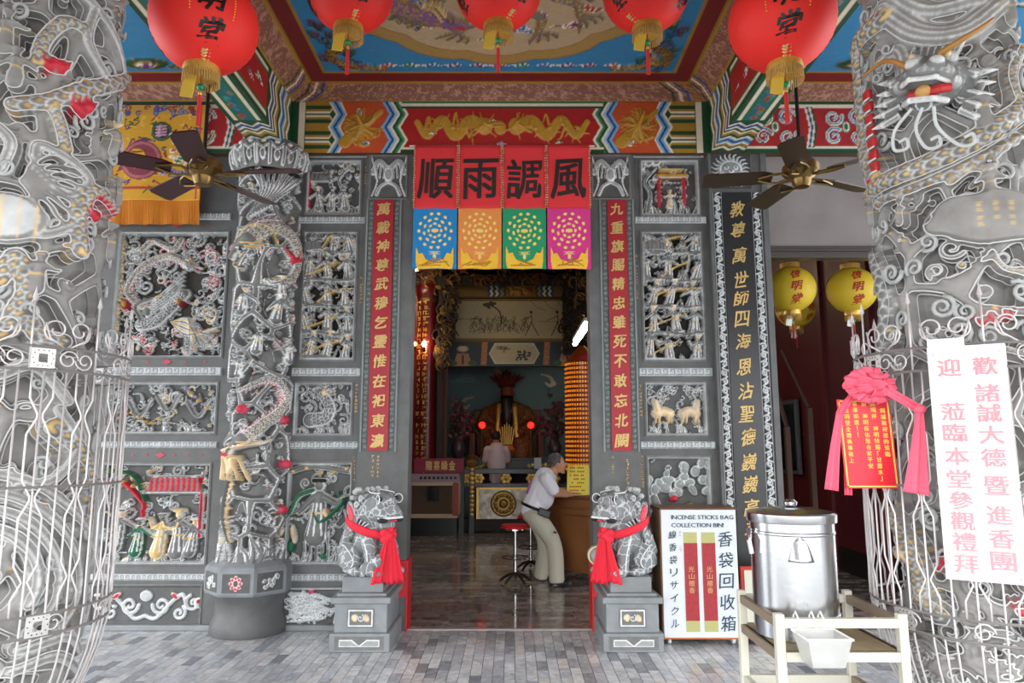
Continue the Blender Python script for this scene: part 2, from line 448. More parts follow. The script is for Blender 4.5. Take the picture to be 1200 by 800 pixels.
    def noise_fill(s, n, k, h=.03, base=0.0, cols=None, box=None):
        """tangle of carved cloud curls, leaves and folds"""
        u0, v0, u1, v1 = box or (0, 0, s.W, s.Hh)
        for i in range(n):
            u, v = random.uniform(u0, u1), random.uniform(v0, v1); q = k * random.uniform(.6, 1.5); t = random.random()
            c = random.choice(cols) if cols and random.random() < .16 else ST; hh = h * random.uniform(.5, 1.1)
            if t < .4: s.curl(u, v, q, random.uniform(.8, 1.7), random.uniform(0, 6.3), random.choice((-1, 1)), q * .2, hh, c, base=base)
            elif t < .75:
                a = random.uniform(0, 6.3); s.stroke(bez([(u, v), (u + q * math.cos(a), v + q * math.sin(a)), (u + 1.7 * q * math.cos(a + .6), v + 1.7 * q * math.sin(a + .6))], 10), q * .24, hh, c, r1=q * .08, base=base)
            else:
                for e in range(3): s.blob(u + random.uniform(-.4, .4) * q, v + random.uniform(-.4, .4) * q, q * .34, q * .24, random.uniform(0, 3), hh * 1.1, c, WH, .3, base=base)
    def dragon(s, pts, r, h=.06, col=ST, dot=GO, bel=None, mane=True, base=0.0, pitch=None, hd=1.0, fin=RE):
        b = bez(pts, 20 * len(pts)); rr = r * (1 - .65 * np.linspace(0, 1, len(b)) ** 2)
        n = len(b)
        for i in range(3, n - 2, 3):
            t = b[min(i + 1, n - 1)] - b[i - 1]; L = np.hypot(*t) + 1e-9; nn = np.array([-t[1], t[0]]) / L
            s.stroke([b[i] + nn * rr[i] * .8, b[i] + nn * rr[i] * 1.45 + t / L * r * .4], r * .2, h * .7, fin, WH, .3, r1=r * .04, base=base)
        s.stroke(b, rr, h, col, WH, .12, base=base, scales=(pitch or r * .55, dot, bel))
        p = b[0]; d = b[0] - b[2]; a = math.atan2(d[1], d[0]); c_, s_ = math.cos(a), math.sin(a)
        def T(x, y): return (p[0] + (x * c_ - y * s_) * r * hd, p[1] + (x * s_ + y * c_) * r * hd)
        if mane:
            for i in range(9):
                y = -1.3 + i * .33
                s.stroke(bez([T(.2, y * .6), T(-1.0, y * 1.0), T(-2.0, y * 1.5 + .3)], 12), r * .2, h * .9, ST, WH, .4, r1=r * .03, base=base)
        s.stroke([T(-.4, 0), T(.9, 0)], r * 1.05 * hd, h * 1.25, col, WH, .12, r1=r * .8 * hd, base=base)
        s.stroke(bez([T(.9, .3), T(1.7, .38), T(2.2, .55)], 10), r * .42 * hd, h * 1.35, col, WH, .2, r1=r * .34 * hd, base=base)
        s.stroke(bez([T(.9, -.35), T(1.5, -.6), T(1.95, -.62)], 10), r * .28 * hd, h * 1.25, col, WH, .25, r1=r * .18 * hd, base=base)
        s.stroke([T(1.0, -.08), T(1.9, -.1)], r * .2 * hd, h * 1.2, RE, None, base=base)
        s.blob(*T(.75, .48), r * .24 * hd, h=h * 1.65, col=WH, edge=BLK, ew=.3, base=base); s.blob(*T(.8, .5), r * .1 * hd, h=h * 1.75, col=BLK, edge=None, base=base)
        for y in (.7, .2): s.stroke(bez([T(.2, y), T(-.7, y + .7), T(-1.7, y + .6)], 10), r * .15 * hd, h * 1.5, GO, None, r1=r * .05, base=base)
        s.stroke(bez([T(1.9, .3), T(2.6, 1.2), T(2.2, 2.1)], 12), r * .07 * hd, h * 1.3, GO, None, base=base)
    def leg(s, u, v, a, k, h=.06, base=0.0):
        c_, s_ = math.cos(a), math.sin(a)
        def T(x, y): return (u + (x * c_ - y * s_) * k, v + (x * s_ + y * c_) * k)
        s.stroke(bez([T(0, 0), T(.7, .25), T(1.3, -.1)], 12), .26 * k, h, ST, WH, .2, r1=.16 * k, base=base, scales=(.13 * k, GO, None))
        for y in (-.45, -.15, .15, .4): s.stroke(bez([T(1.3, -.1), T(1.65, y), T(2.0, y * 1.3 - .15)], 8), .10 * k, h * 1.1, ST, WH, .3, r1=.03 * k, base=base)
    def wrap_noise(s, n, k):
        pass
    def cells(s, n, w, h, warp=.03, hollow=-.03, seed=1, asp=1.0):
        """a net of thick carved strands round hollows, outlined in white"""
        g = np.random.default_rng(seed); nu = max(1, int(round(math.sqrt(n * s.W / s.Hh)))); nv = max(1, int(round(n / nu)))
        pts = np.array([((i + .5 + (j % 2) * .5 + g.uniform(-.36, .36)) * s.W / nu, (j + .5 + g.uniform(-.36, .36)) * s.Hh / nv) for i in range(-1, nu + 1) for j in range(-1, nv + 1)])
        U, V = np.meshgrid(s.u, s.v)
        Uw = U + warp * (np.sin(V * 9 + 2) + .6 * np.sin(U * 13 + V * 5)); Vw = V + warp * (np.sin(U * 11 + 1) + .6 * np.sin(V * 14 - U * 7))
        f1 = np.full(U.shape, 9.0); f2 = np.full(U.shape, 9.0)
        for a, b in pts:
            d = np.hypot(Uw - a, (Vw - b) / asp); m = d < f1
            f2 = np.where(m, f1, np.minimum(f2, d)); f1 = np.where(m, d, f1)
        e = f2 - f1; t = np.clip(e / w, 0, 1)
        s.H = np.where(e < w, h * np.sqrt(1 - t * t * .85), np.maximum(hollow, hollow * (e - w) / w * 3)) + 0.0
        s.C[(e > w * .44) & (e < w * .64)] = WH
        s.C[(e > w * 2.2) & (e < w * 2.36) & (np.sin(Vw * 17) > .0)] = WH
    # mesh -------------------------------------------------------------
    def mesh(s, name, place, m, parent=None, smooth=True):
        """place(U, V, H) -> X, Y, Z arrays (world)"""
        for _ in range(s.soft):
            h = np.pad(s.H, 1, mode='edge'); h = (h[:, :-2] + 2 * h[:, 1:-1] + h[:, 2:]) / 4; s.H = (h[:-2] + 2 * h[1:-1] + h[2:]) / 4
        if s.aa:
            h = np.pad(s.C, ((1, 1), (1, 1), (0, 0)), mode='edge'); h = (h[:, :-2] + 4 * h[:, 1:-1] + h[:, 2:]) / 6; s.C = (h[:-2] + 4 * h[1:-1] + h[2:]) / 6
        U, V = np.meshgrid(s.u, s.v); X, Y, Z = place(U, V, s.H)
        co = np.stack([X, Y, Z], -1).reshape(-1, 3)
        if parent is not None:
            Mi = np.array(WM[parent.name].inverted()); co = co @ Mi[:3, :3].T + Mi[:3, 3]
        nx, ny = s.nx, s.ny
        idx = np.arange(nx * ny).reshape(ny, nx)
        q = np.stack([idx[:-1, :-1], idx[:-1, 1:], idx[1:, 1:], idx[1:, :-1]], -1).reshape(-1, 4)
        me = bpy.data.meshes.new(name)
        me.vertices.add(len(co)); me.vertices.foreach_set('co', co.astype(np.float32).ravel())
        me.loops.add(q.size); me.loops.foreach_set('vertex_index', q.ravel().astype(np.int32))
        me.polygons.add(len(q)); me.polygons.foreach_set('loop_start', (np.arange(len(q)) * 4).astype(np.int32))
        me.update(calc_edges=True)
        set_col(me, s.C.reshape(-1, 3))
        o = bpy.data.objects.new(name, me); link(o, parent)
        finish(o, m, smooth)
        return o
def wallp(x0, z0, Y, sg=1):
    """canvas on a wall facing the camera"""
    return lambda U, V, H: (x0 + U, Y - H, z0 + V)
# ------------------------------------------------------------------ materials of the setting
M_CARVE = mat('painted carved stone', attr=True, rough=.62, noise=(14, .16), bump=(60, .12))
M_CARVE2 = mat('weathered carved column stone', attr=True, rough=.58, noise=(9, .2), bump=(50, .15))
M_PAINT = mat('lacquer paint', attr=True, rough=.45, noise=(20, .07))
M_CLOTHP = mat('printed cloth', attr=True, rough=.8, noise=(40, .05))
M_STONE = mat('grey granite', '606262', .55, noise=(7, .16), bump=(90, .1))
M_STONEL = mat('light grey granite', '858b8e', .5, noise=(8, .14), bump=(90, .1))
M_DARK = mat('black granite', '2b2d2f', .3, noise=(30, .12))
M_WHITE = mat('white paint', 'e4e8ea', .55)
M_GOLD = mat('gold leaf', 'e0b45a', .38, .55, noise=(30, .12))
M_GOLDP = mat('gold paint', 'd9b974', .45, .15)
M_RED = mat('red lacquer', '8c1218', .35)
M_REDB = mat('bright red paint', 'c02a2c', .5)
M_BLACK = mat('black lacquer', '121110', .35)
M_WOOD = mat('dark carved wood', '3a2a1c', .6, noise=(20, .35), bump=(30, .4))
WY = 6.75                        # front plane of the carved facade, from the wall's foot in the photograph
def tile_mat(name, cols, rough, vein, sc):
    m = bpy.data.materials.new(name); m.use_nodes = True; nt = m.node_tree; N = nt.nodes; L = nt.links; b = N['Principled BSDF']
    oi = N.new('ShaderNodeObjectInfo'); ge = N.new('ShaderNodeNewGeometry')
    ad = N.new('ShaderNodeMath'); ad.operation = 'ADD'; L.new(oi.outputs['Random'], ad.inputs[0]); L.new(ge.outputs['Random Per Island'], ad.inputs[1])
    fr = N.new('ShaderNodeMath'); fr.operation = 'FRACT'; L.new(ad.outputs[0], fr.inputs[0])
    cr = N.new('ShaderNodeValToRGB'); L.new(fr.outputs[0], cr.inputs[0]); e = cr.color_ramp.elements
    cr.color_ramp.interpolation = 'CONSTANT'
    e.remove(e[1])
    for i, c in enumerate(cols):
        k = e[0] if i == 0 else e.new(i / len(cols))
        k.color = (*lin(c), 1)
    tc = N.new('ShaderNodeNewGeometry'); mp = N.new('ShaderNodeVectorMath'); mp.operation = 'MULTIPLY'; mp.inputs[1].default_value = (sc, sc * .7, sc)
    av = N.new('ShaderNodeVectorMath'); av.operation = 'ADD'
    L.new(tc.outputs['Position'], mp.inputs[0]); L.new(mp.outputs[0], av.inputs[0]); 
    rv = N.new('ShaderNodeVectorMath'); rv.operation = 'SCALE'; rv.inputs[0].default_value = (7, 13, 5); L.new(fr.outputs[0], rv.inputs['Scale']); L.new(rv.outputs[0], av.inputs[1])
    nz = N.new('ShaderNodeTexNoise'); nz.inputs['Scale'].default_value = 1; nz.inputs['Detail'].default_value = 9; nz.inputs['Distortion'].default_value = 1.6
    L.new(av.outputs[0], nz.inputs['Vector'])
    mr = N.new('ShaderNodeMapRange'); mr.inputs[1].default_value = .32; mr.inputs[2].default_value = .68; mr.inputs[3].default_value = 1 - vein; mr.inputs[4].default_value = 1 + vein
    L.new(nz.outputs['Fac'], mr.inputs[0])
    mx = N.new('ShaderNodeVectorMath'); mx.operation = 'SCALE'; L.new(cr.outputs[0], mx.inputs[0]); L.new(mr.outputs[0], mx.inputs['Scale'])
    L.new(mx.outputs[0], b.inputs['Base Color']); b.inputs['Roughness'].default_value = rough
    return m
M_TILE = tile_mat('grey marble strips', ['c0c3c6', 'b2b6ba', 'cacccd', 'a9aeb3', 'c3c0be', 'b6bbc0', '9a9fa5', 'c8cbcf', 'b0b4b8', 'bdc1c4', 'b8bec5', '868b92', 'c5c8cb', 'aeb3b9', 'bcbfc2'], .22, .22, 9)
M_TILE2 = tile_mat('polished dark marble strips', ['857b76', '938985', '736b67', '8a7e77', '7d7672', '99928f', '6e6766'], .1, .45, 6)
# ------------------------------------------------------------------ floors
fl = struct('floor')
MB().box(-25, 25, -32, 2.0, -.06, -.002).build('forecourt_bounce_slab', mat('pale concrete', '9a9a97', .8, noise=(3, .15)), fl, smooth=False)  # unseen ground, stretched far behind the camera to bounce light into the porch
MB().box(-9, 9, 2.0, WY + .02, -.06, -.012).build('mortar_bed', mat('mortar', '5c5d5e', .85), fl, smooth=False)
TW, TL, GAP = .082, .235, .004
tl = MB().box(-TW / 2 + GAP / 2, TW / 2 - GAP / 2, -TL / 2 + GAP / 2, TL / 2 - GAP / 2, -.012, 0)
tl_me = bpy.data.meshes.new('tile'); tl_me.from_pydata(tl.v, [], tl.f); tl_me.materials.append(M_TILE)
spots = []; cuts = []
for i in range(-60, 60):
    off = random.choice((0, .5, .25, .75)) * TL
    for j in range(0, 22):
        x = -.1 + i * TW; y = WY - TL / 2 - j * TL + off
        if y - TL / 2 > WY - .01: continue
        if y + TL / 2 > WY + .001: cuts.append((x, y - TL / 2, WY)); continue
        spots.append((x, y))
seen = lambda p: p[1] > 4.95 and abs(p[0] + .1) < 2.3 and not (p[1] > 5.98 and .85 < abs(p[0] + .1) < 1.42) and p[0] < 1.9
spots.sort(key=lambda p: (not seen(p), p[1]))
for k, (x, y) in enumerate(spots[:300]):
    o = bpy.data.objects.new('tile', tl_me); link(o, fl, Matrix.Translation((x, y, 0)))
rest = MB()
for x, y in spots[300:]: rest.box(x - TW / 2 + GAP / 2, x + TW / 2 - GAP / 2, y - TL / 2 + GAP / 2, y + TL / 2 - GAP / 2, -.012, 0)
for x, ya, yb in cuts: rest.box(x - TW / 2 + GAP / 2, x + TW / 2 - GAP / 2, ya + GAP / 2, yb - GAP / 2, -.012, 0)
tag(rest.build('tile_field', M_TILE, fl, smooth=False), kind='stuff')
fi = struct('floor.001')
MB().box(-5, 6, WY + .02, 18.2, -.06, -.004).build('mortar_bed', mat('dark mortar', '3c3937', .7), fi, smooth=False)
rest = MB(); y = WY + .03
while y < 16.5:
    x = -4.6 + random.uniform(0, .4); d = .115
    while x < 5.4:
        w = random.choice((.3, .45, .6)); rest.box(x + .001, x + w - .001, y + .001, y + d - .001, -.01, 0); x += w
    y += d
tag(rest.build('marble_strip_field', M_TILE2, fi, smooth=False), kind='stuff')
MB().box(-.97, .75, WY - .012, WY + .035, -.01, .006).build('sill_strip', mat('sill marble', 'a9a8a6', .4), fi, smooth=False)
# ------------------------------------------------------------------ facade walls
wl = struct('wall_left'); wr = struct('wall_right')
JL, JR = -.965, .745               # door jambs
RECTS = []
def skin(parent, parts):
    """stone facing with real openings where the carved panels sit"""
    mb = MB()
    for x0, x1, Y in parts:
        z0, z1 = 0.0, 4.52
        R = [r for r in RECTS if r[0] < x1 and r[1] > x0]
        xs = sorted({x0, x1, *[min(max(v, x0), x1) for r in R for v in r[:2]]}); zs = sorted({z0, z1, *[v for r in R for v in r[2:4]]})
        for i in range(len(xs) - 1):
            run = None
            for j in range(len(zs) - 1):
                cx, cz = (xs[i] + xs[i + 1]) / 2, (zs[j] + zs[j + 1]) / 2
                hole = any(r[0] < cx < r[1] and r[2] < cz < r[3] for r in R)
                if not hole and run is None: run = zs[j]
                if run is not None and (hole or j == len(zs) - 2):
                    mb.box(xs[i], xs[i + 1], Y, WY + .14, run, zs[j] if hole else zs[j + 1]); run = None
        mb.box(x0, x1, WY + .13, WY + .2, z0, z1)
    mb.build('masonry', M_STONE, parent, smooth=False)
def panel(parent, x0, x1, p0, p1, motif, Y=WY, res=165, depth=.075, margin=.035, dark=STD, name='relief_panel', zz=None, line=lin('b2b8ba')):  # dark = recess ground colour, with the shade of the hollow painted in
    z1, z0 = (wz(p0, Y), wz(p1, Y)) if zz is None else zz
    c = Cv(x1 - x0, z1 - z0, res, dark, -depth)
    c.dep = -depth
    motif(c)
    c.H = -depth + (c.H + depth) * (1.35 if depth > .05 else 1)
    m = margin; c.H = -depth + (c.H + depth) * 1.0
    ST_ = ST
    for r in ((0, 0, c.W, m), (0, c.Hh - m, c.W, c.Hh), (0, 0, m, c.Hh), (c.W - m, 0, c.W, c.Hh)): c.rect(*r, col=ST_, h=0.006)
    if line is not None:
        w = .5 * 1.35 / res + .003
        q = [(m - w, m - w), (c.W - m + w, m - w), (c.W - m + w, c.Hh - m + w), (m - w, c.Hh - m + w), (m - w, m - w)]
        c.stroke(q, w * 1.25, .004, line, None, flat=True, base='surf')
    c.H[0, :] = c.H[-1, :] = -.002; c.H[:, 0] = c.H[:, -1] = -.002
    c.soft = 1
    RECTS.append((x0, x1, z0, z1))
    return c.mesh(name, wallp(x0, z0, Y - .006), M_CARVE, parent)
def R_(a, b): return random.uniform(a, b)
def m_phoenix(c):
    b = c.dep; W, H = c.W, c.Hh
    c.noise_fill(300, .055, .055, b, [GO, RE])
    c.dragon([(.66 * W, .72 * H), (.45 * W, .80 * H), (.22 * W, .72 * H), (.10 * W, .52 * H), (.26 * W, .40 * H), (.42 * W, .46 * H)], .045, .075, base=b, dot=GO)
    c.stroke(bez([(.2 * W, .85 * H), (.3 * W, .92 * H), (.48 * W, .86 * H), (.55 * W, .93 * H)]), .035, .07, base=b, scales=(.025, GO, None))
    for k in range(7):
        t = k / 6
        c.stroke(bez([(.52 * W, .28 * H), (.68 * W, (.30 - .02 * k) * H), ((.70 + .045 * k) * W, (.02 + .04 * k) * H)], 18), .017, .085, GO if k % 2 else ST, WH, .3, base=b)
    c.stroke(bez([(.62 * W, .50 * H), (.40 * W, .30 * H), (.25 * W, .26 * H)]), [.02, .04, .09, .11, .12, .12, .12, .11, .10, .09, .08, .06][:12] if False else .062, .09, base=b, r1=.075, scales=(.028, None, None))
    for k in range(6): c.stroke(bez([(.36 * W, (.36 + .018 * k) * H), (.50 * W, (.44 + .025 * k) * H), (.60 * W, (.50 + .035 * k) * H)], 10), .011, .095, ST, WH, .4, base=b)
    c.stroke(bez([(.26 * W, .28 * H), (.20 * W, .40 * H), (.34 * W, .46 * H), (.42 * W, .46 * H)]), .03, .09, ST, WH, .3, r1=.018, base=b)
    c.blob(.40 * W, .47 * H, .055, .025, .3, .1, GO, None, base=b)
    for u, v in ((.10, .42), (.58, .44)): c.blob(u * W, v * H, .05, .055, 0, .085, RD, None, base=b); c.blob(u * W, v * H, .03, .04, 0, .10, GD, None, base=b)
    c.blob(.30 * W, .36 * H, .05, .06, .4, .085, ST, WH, .2, base=b)
def m_birds(c):
    b = c.dep; W, H = c.W, c.Hh
    c.noise_fill(90, .05, .05, b, [GO])
    for u, v in ((.2, .6), (.45, .7), (.72, .6)):
        c.stroke(bez([(u * W, v * H), ((u + .1) * W, (v - .25) * H), ((u + .2) * W, (v + .05) * H)]), .035, .065, ST, WH, .25, r1=.015, base=b)
    for k in range(7): c.blob((.12 + .06 * k) * W, (.32 + .1 * math.sin(k)) * H, .02, h=.08, col=GO, edge=None, base=b)
    for k in range(6): c.blob((.7 + .04 * k) * W, (.85 - .07 * k) * H, .02, h=.08, col=random.choice((GO, lin('b9a8d8'))), edge=None, base=b)
    c.rocks(0, W, 0, .14, 9, base=b)
def m_pavilion(c):
    b = c.dep; W, H = c.W, c.Hh
    c.noise_fill(110, .045, .04, b, [GO])
    c.roof(.68 * W, .70 * H, .52 * W, .16 * H, .06, base=b)
    c.stroke(bez([(0, .80 * H), (.2 * W, .80 * H), (.40 * W, .60 * H), (.4 * W, .52 * H)]), .022, .07, RE, None, base=b)
    c.stroke(bez([(.05 * W, .92 * H), (.3 * W, .86 * H), (.42 * W, .62 * H)]), .014, .08, GRN, None, base=b)
    for u in (.92,): c.stroke([(u * W, .28 * H), (u * W, .70 * H)], .024, .075, RE, WH, .12, base=b)
    c.stroke([(.40 * W, .28 * H), (.40 * W, .6 * H)], .02, .06, RE, None, base=b)
    c.stroke([(.6 * W, .32 * H), (.96 * W, .32 * H)], .03, .05, ST, WH, .3, base=b)
    for u, k, col in ((.18, .40, ST), (.36, .36, GRN), (.55, .42, GO), (.72, .46, ST), (.84, .36, ST)):
        c.figure(u * W, R_(.12, .2) * H, k * H, col, GO, R_(-.2, .2), .075, b)
    c.rocks(0, W, 0, .12, 12, base=b)
    for k in range(8): c.blob(R_(.05, .5) * W, R_(.75, .95) * H, .02, h=.075, col=GO, edge=None, base=b)
def m_openwork(c):
    b = c.dep; W, H = c.W, c.Hh
    n = 5
    for j in range(n):
        v = j * H / n
        c.rocks(0, W, v + .01, .13, 6, .07, b)
        for i in range(3):
            c.figure((i + R_(.3, .7)) * W / 3, v + R_(.02, .07), .27, ST, GO, R_(-.3, .3), .10, b)
        c.stroke(bez([(0, v + .02), (W * .3, v + R_(.0, .06)), (W * .7, v + R_(0, .06)), (W, v + .03)]), .022, .10, ST, WH, .3, base=b)
        c.stroke(bez([(R_(0, .4) * W, v + .06), (R_(.3, .6) * W, v + .16), (R_(.5, 1) * W, v + .2)]), .009, .12, GO, None, base=b)
    c.noise_fill(110, .035, .085, b, [GO])
    c.roof(.2 * W, .84 * H, .36 * W, .07 * H, .10, ST, b)
    c.tree(.75 * W, .7 * H, .3, .10, base=b)
def m_scene(c):
    b = c.dep; W, H = c.W, c.Hh
    c.noise_fill(50, .04, .035, b)
    c.tree(.6 * W, .15 * H, .75 * H, .05, base=b)
    c.roof(.25 * W, .62 * H, .4 * W, .14 * H, .05, ST, b)
    c.stroke([(.06 * W, .15 * H), (.06 * W, .75 * H)], .018, .06, RE, None, base=b)
    for u in (.25, .45, .72): c.figure(u * W, .14 * H, .42 * H, ST, GO, R_(-.2, .2), .06, b)
    c.rocks(0, W, 0, .15, 6, base=b)
def m_gate(c):
    b = c.dep; W, H = c.W, c.Hh
    c.noise_fill(22, .04, .03, b)
    for j in range(6):
        for i in range(8): c.blob((.3 + .06 * i + .03 * (j % 2)) * W, (.3 + .08 * j) * H, .016, .012, 0, .03, ST, WH, .35, base=b)
    c.poly([(.38 * W, .22 * H), (.62 * W, .22 * H), (.62 * W, .52 * H), (.5 * W, .6 * H), (.38 * W, .52 * H)], STD, b + .02)
    for u in (.33, .74): c.stroke([(u * W, .22 * H), (u * W, .66 * H)], .018, .06, RE, None, base=b)
    c.stroke([(.30 * W, .72 * H), (.78 * W, .72 * H)], .03, .06, GD, WH, .2, base=b); c.stroke([(.36 * W, .82 * H), (.7 * W, .82 * H)], .02, .06, GO, None, base=b)
    c.figure(.5 * W, .2 * H, .3 * H, GO, GO, 0, .06, b); c.tree(.14 * W, .1 * H, .8 * H, .05, base=b); c.rocks(0, W, 0, .16, 7, base=b)
def m_fish(c):
    b = c.dep; W, H = c.W, c.Hh
    c.noise_fill(44, .05, .03, b)
    c.stroke(bez([(.3 * W, .3 * H), (.55 * W, .35 * H), (.6 * W, .55 * H), (.45 * W, .8 * H)]), [.09] * 12 + [.085] * 4 + [.075] * 4 + [.06] * 2 if False else .085, .07, base=b, r1=.05, scales=(.035, None, None))
    c.tree(.55 * W, .5 * H, .4 * H, .06, base=b, lean=.3); c.blob(.52 * W, .78 * H, .035, h=.09, col=SKN, edge=None, base=b)
    c.curl(.2 * W, .7 * H, .07, 1.2, r=.014, h=.05, base=b); c.curl(.82 * W, .3 * H, .06, 1.2, 2, -1, .014, .05, base=b); c.rocks(.1 * W, .95 * W, 0, .13, 6, base=b)
def m_warrior(c):
    b = c.dep; W, H = c.W, c.Hh
    c.noise_fill(60, .05, .035, b)
    c.stroke(bez([(.05 * W, .9 * H), (.4 * W, .95 * H), (.95 * W, .9 * H)]), .035, .06, ST, WH, .3, base=b)
    for k in range(5): c.blob((.1 + .2 * k) * W, (.9 + .03 * math.sin(k * 2)) * H, .02, h=.085, col=GO, edge=None, base=b)
    c.figure(.48 * W, .28 * H, .62 * H, ST, SKN, .05, .08, b)
    c.stroke(bez([(.08 * W, .5 * H), (.2 * W, .66 * H), (.42 * W, .72 * H)]), .03, .085, GRN, WH, .15, base=b)
    c.stroke(bez([(.45 * W, .5 * H), (.55 * W, .42 * H), (.85 * W, .6 * H), (.8 * W, .68 * H)]), .02, .095, GRN, None, base=b)
    c.blob(.62 * W, .5 * H, .03, .05, .5, .1, SKN, None, base=b); c.blob(.14 * W, .3 * H, .03, .09, .2, .07, SKN, WH, .2, base=b)
    c.blob(.1 * W, .18 * H, .04, .06, 0, .06, GRN, None, base=b); c.blob(.6 * W, .09 * H, .05, .03, 0, .07, GRN, None, base=b)
    for k in range(5): c.stroke(bez([((.3 + .09 * k) * W, .06 * H), ((.32 + .08 * k) * W, .3 * H)]), .018, .06, ST, WH, .35, base=b)
    c.rocks(0, W, 0, .14, 7, base=b)
def m_beasts(c):
    b = c.dep; W, H = c.W, c.Hh
    c.noise_fill(40, .045, .028, b)
    c.tree(.25 * W, .45 * H, .5 * H, .04, base=b, dots=None); c.tree(.8 * W, .5 * H, .45 * H, .04, base=b, dots=None)
    for u, sg, t in ((.3, 1, SKN), (.72, -1, lin('d9c3a2'))):
        c.stroke(bez([((u - .1 * sg) * W, .42 * H), (u * W, .46 * H), ((u + .11 * sg) * W, .42 * H)]), .05, .065, t, WH, .15, base=b)
        c.stroke(bez([((u - .08 * sg) * W, .46 * H), ((u - .12 * sg) * W, .62 * H)]), .035, .07, t, WH, .2, base=b)
        for k in (-.1, -.05, .07, .11): c.stroke(bez([((u + k) * W, .42 * H), ((u + k * 1.2) * W, .26 * H)]), .014, .06, t, None, base=b)
    c.rocks(0, W, 0, .13, 7, base=b)
def m_crane(c):
    b = c.dep; W, H = c.W, c.Hh
    for k in range(26): c.blob(R_(.05, .95) * W, R_(.62, .95) * H, R_(.04, .08), R_(.03, .05), R_(0, 3), R_(.03, .055), lin('8f9896'), WH, .2, base=b)
    c.noise_fill(26, .05, .03, b)
    c.stroke(bez([(.15 * W, .1 * H), (.22 * W, .4 * H), (.12 * W, .6 * H)]), .05, .05, ST, WH, .2, base=b)
    c.stroke(bez([(.45 * W, 0), (.45 * W, .4 * H), (.5 * W, .5 * H), (.68 * W, .55 * H)]), .014, .08, GO, None, base=b)
    c.blob(.52 * W, .47 * H, .06, .035, .2, .075, RE, None, base=b); c.blob(.42 * W, .6 * H, .04, .03, .2, .075, RE, None, base=b)
    c.rocks(.5 * W, W, 0, .2, 5, base=b)
def m_scroll(c):
    b = c.dep; W, H = c.W, c.Hh; L = lin('b9c0c2')
    for sg in (-1, 1):
        x = .5 * W
        c.curl(x + sg * .14 * W, .5 * H, .22 * H, 1.4, 0 if sg < 0 else PI, sg, .018, .03, L, WH, base=b)
        c.stroke(bez([(x, .25 * H), (x + sg * .1 * W, .2 * H), (x + sg * .22 * W, .55 * H), (x + sg * .32 * W, .75 * H), (x + sg * .36 * W, .5 * H)]), .018, .03, L, WH, .3, base=b)
        c.curl(x + sg * .3 * W, .32 * H, .17 * H, 1.3, 1, -sg, .016, .03, L, WH, base=b)
        c.curl(x + sg * .42 * W, .55 * H, .2 * H, 1.3, 2, sg, .016, .03, L, WH, base=b)
        c.blob(x + sg * .26 * W, .72 * H, .05, .022, -.6 * sg, .04, RE, WH, .25, base=b)
    c.blob(.5 * W, .72 * H, .06, .05, 0, .035, L, WH, .2, base=b)
    c.blob(.97 * W, .55 * H, .05, .05, 0, .035, L, WH, .3, base=b); c.blob(.97 * W, .6 * H, .02, h=.05, col=RE, edge=None, base=b)
def m_flower(c):
    b = c.dep; W, H = c.W, c.Hh; L = lin('a9b1b3')
    for k in range(30): c.stroke(bez([(R_(.05, .95) * W, R_(.1, .9) * H) for _ in range(2)] + [(R_(.2, .8) * W, R_(.2, .8) * H)], 10), .012, R_(.01, .025), L, WH, .4, r1=.004, base=b)
    for k in range(12):
        u, v = R_(.1, .9) * W, R_(.15, .85) * H
        for e in range(5): c.blob(u + .025 * math.cos(e * 1.26), v + .025 * math.sin(e * 1.26), .016, h=.03, col=L, edge=WH, ew=.35, base=b)
    c.blob(.5 * W, .9 * H, .03, .02, 0, .04, PNK, None, base=b)
def m_bat(c):
    b = c.dep; W, H = c.W, c.Hh; L = lin('a2a8aa')
    for sg in (-1, 1):
        c.stroke(bez([(.5 * W, .65 * H), ((.5 + sg * .25) * W, .85 * H), ((.5 + sg * .4) * W, .6 * H)]), .03, .025, L, WH, .3, base=b)
        c.stroke(bez([(.5 * W, .4 * H), ((.5 + sg * .2) * W, .3 * H), ((.5 + sg * .3) * W, .12 * H)]), .02, .025, L, WH, .35, base=b)
        for k in range(4): c.stroke(bez([((.5 + sg * .1 * k) * W, .75 * H), ((.5 + sg * (.1 * k + .03)) * W, .5 * H)]), .012, .025, ST, WH, .4, base=b)
        c.line(bez([((.5 + sg * .45) * W, .95 * H), ((.5 + sg * .3) * W, .45 * H), ((.5 + sg * .42) * W, .1 * H)]), .008)
    c.blob(.5 * W, .55 * H, .05, .08, 0, .04, L, WH, .25, base=b)
def m_beast_face(c):
    b = c.dep; W, H = c.W, c.Hh; L = lin('8d9396')
    for k in range(22):
        a = 2 * PI * k / 22; c.stroke(bez([(W / 2 + .09 * math.cos(a), H * .52 + .08 * math.sin(a)), (W / 2 + .15 * math.cos(a + .2), H * .52 + .14 * math.sin(a + .2)), (W / 2 + .19 * math.cos(a + .1), H * .52 + .17 * math.sin(a + .1))], 8), .014, .012, L, WH, .4, r1=.004, base=b)
    c.blob(W / 2, H * .52, .12, .1, 0, .025, L, WH, .12, base=b)
    for sg in (-1, 1): c.blob(W / 2 + sg * .045, H * .56, .025, h=.04, col=L, edge=WH, ew=.3, base=b); c.stroke(bez([(W / 2, H * .4), (W / 2 + sg * .06, H * .36), (W / 2 + sg * .1, H * .44)], 8), .012, .035, L, WH, .4, base=b)
    c.blob(W / 2, H * .47, .03, .022, 0, .04, L, WH, .3, base=b)
    for sg in (-1, 1): c.stroke([(W / 2, H * .3), (W / 2 + sg * .1, H * .12)], .014, .02, L, WH, .4, base=b)
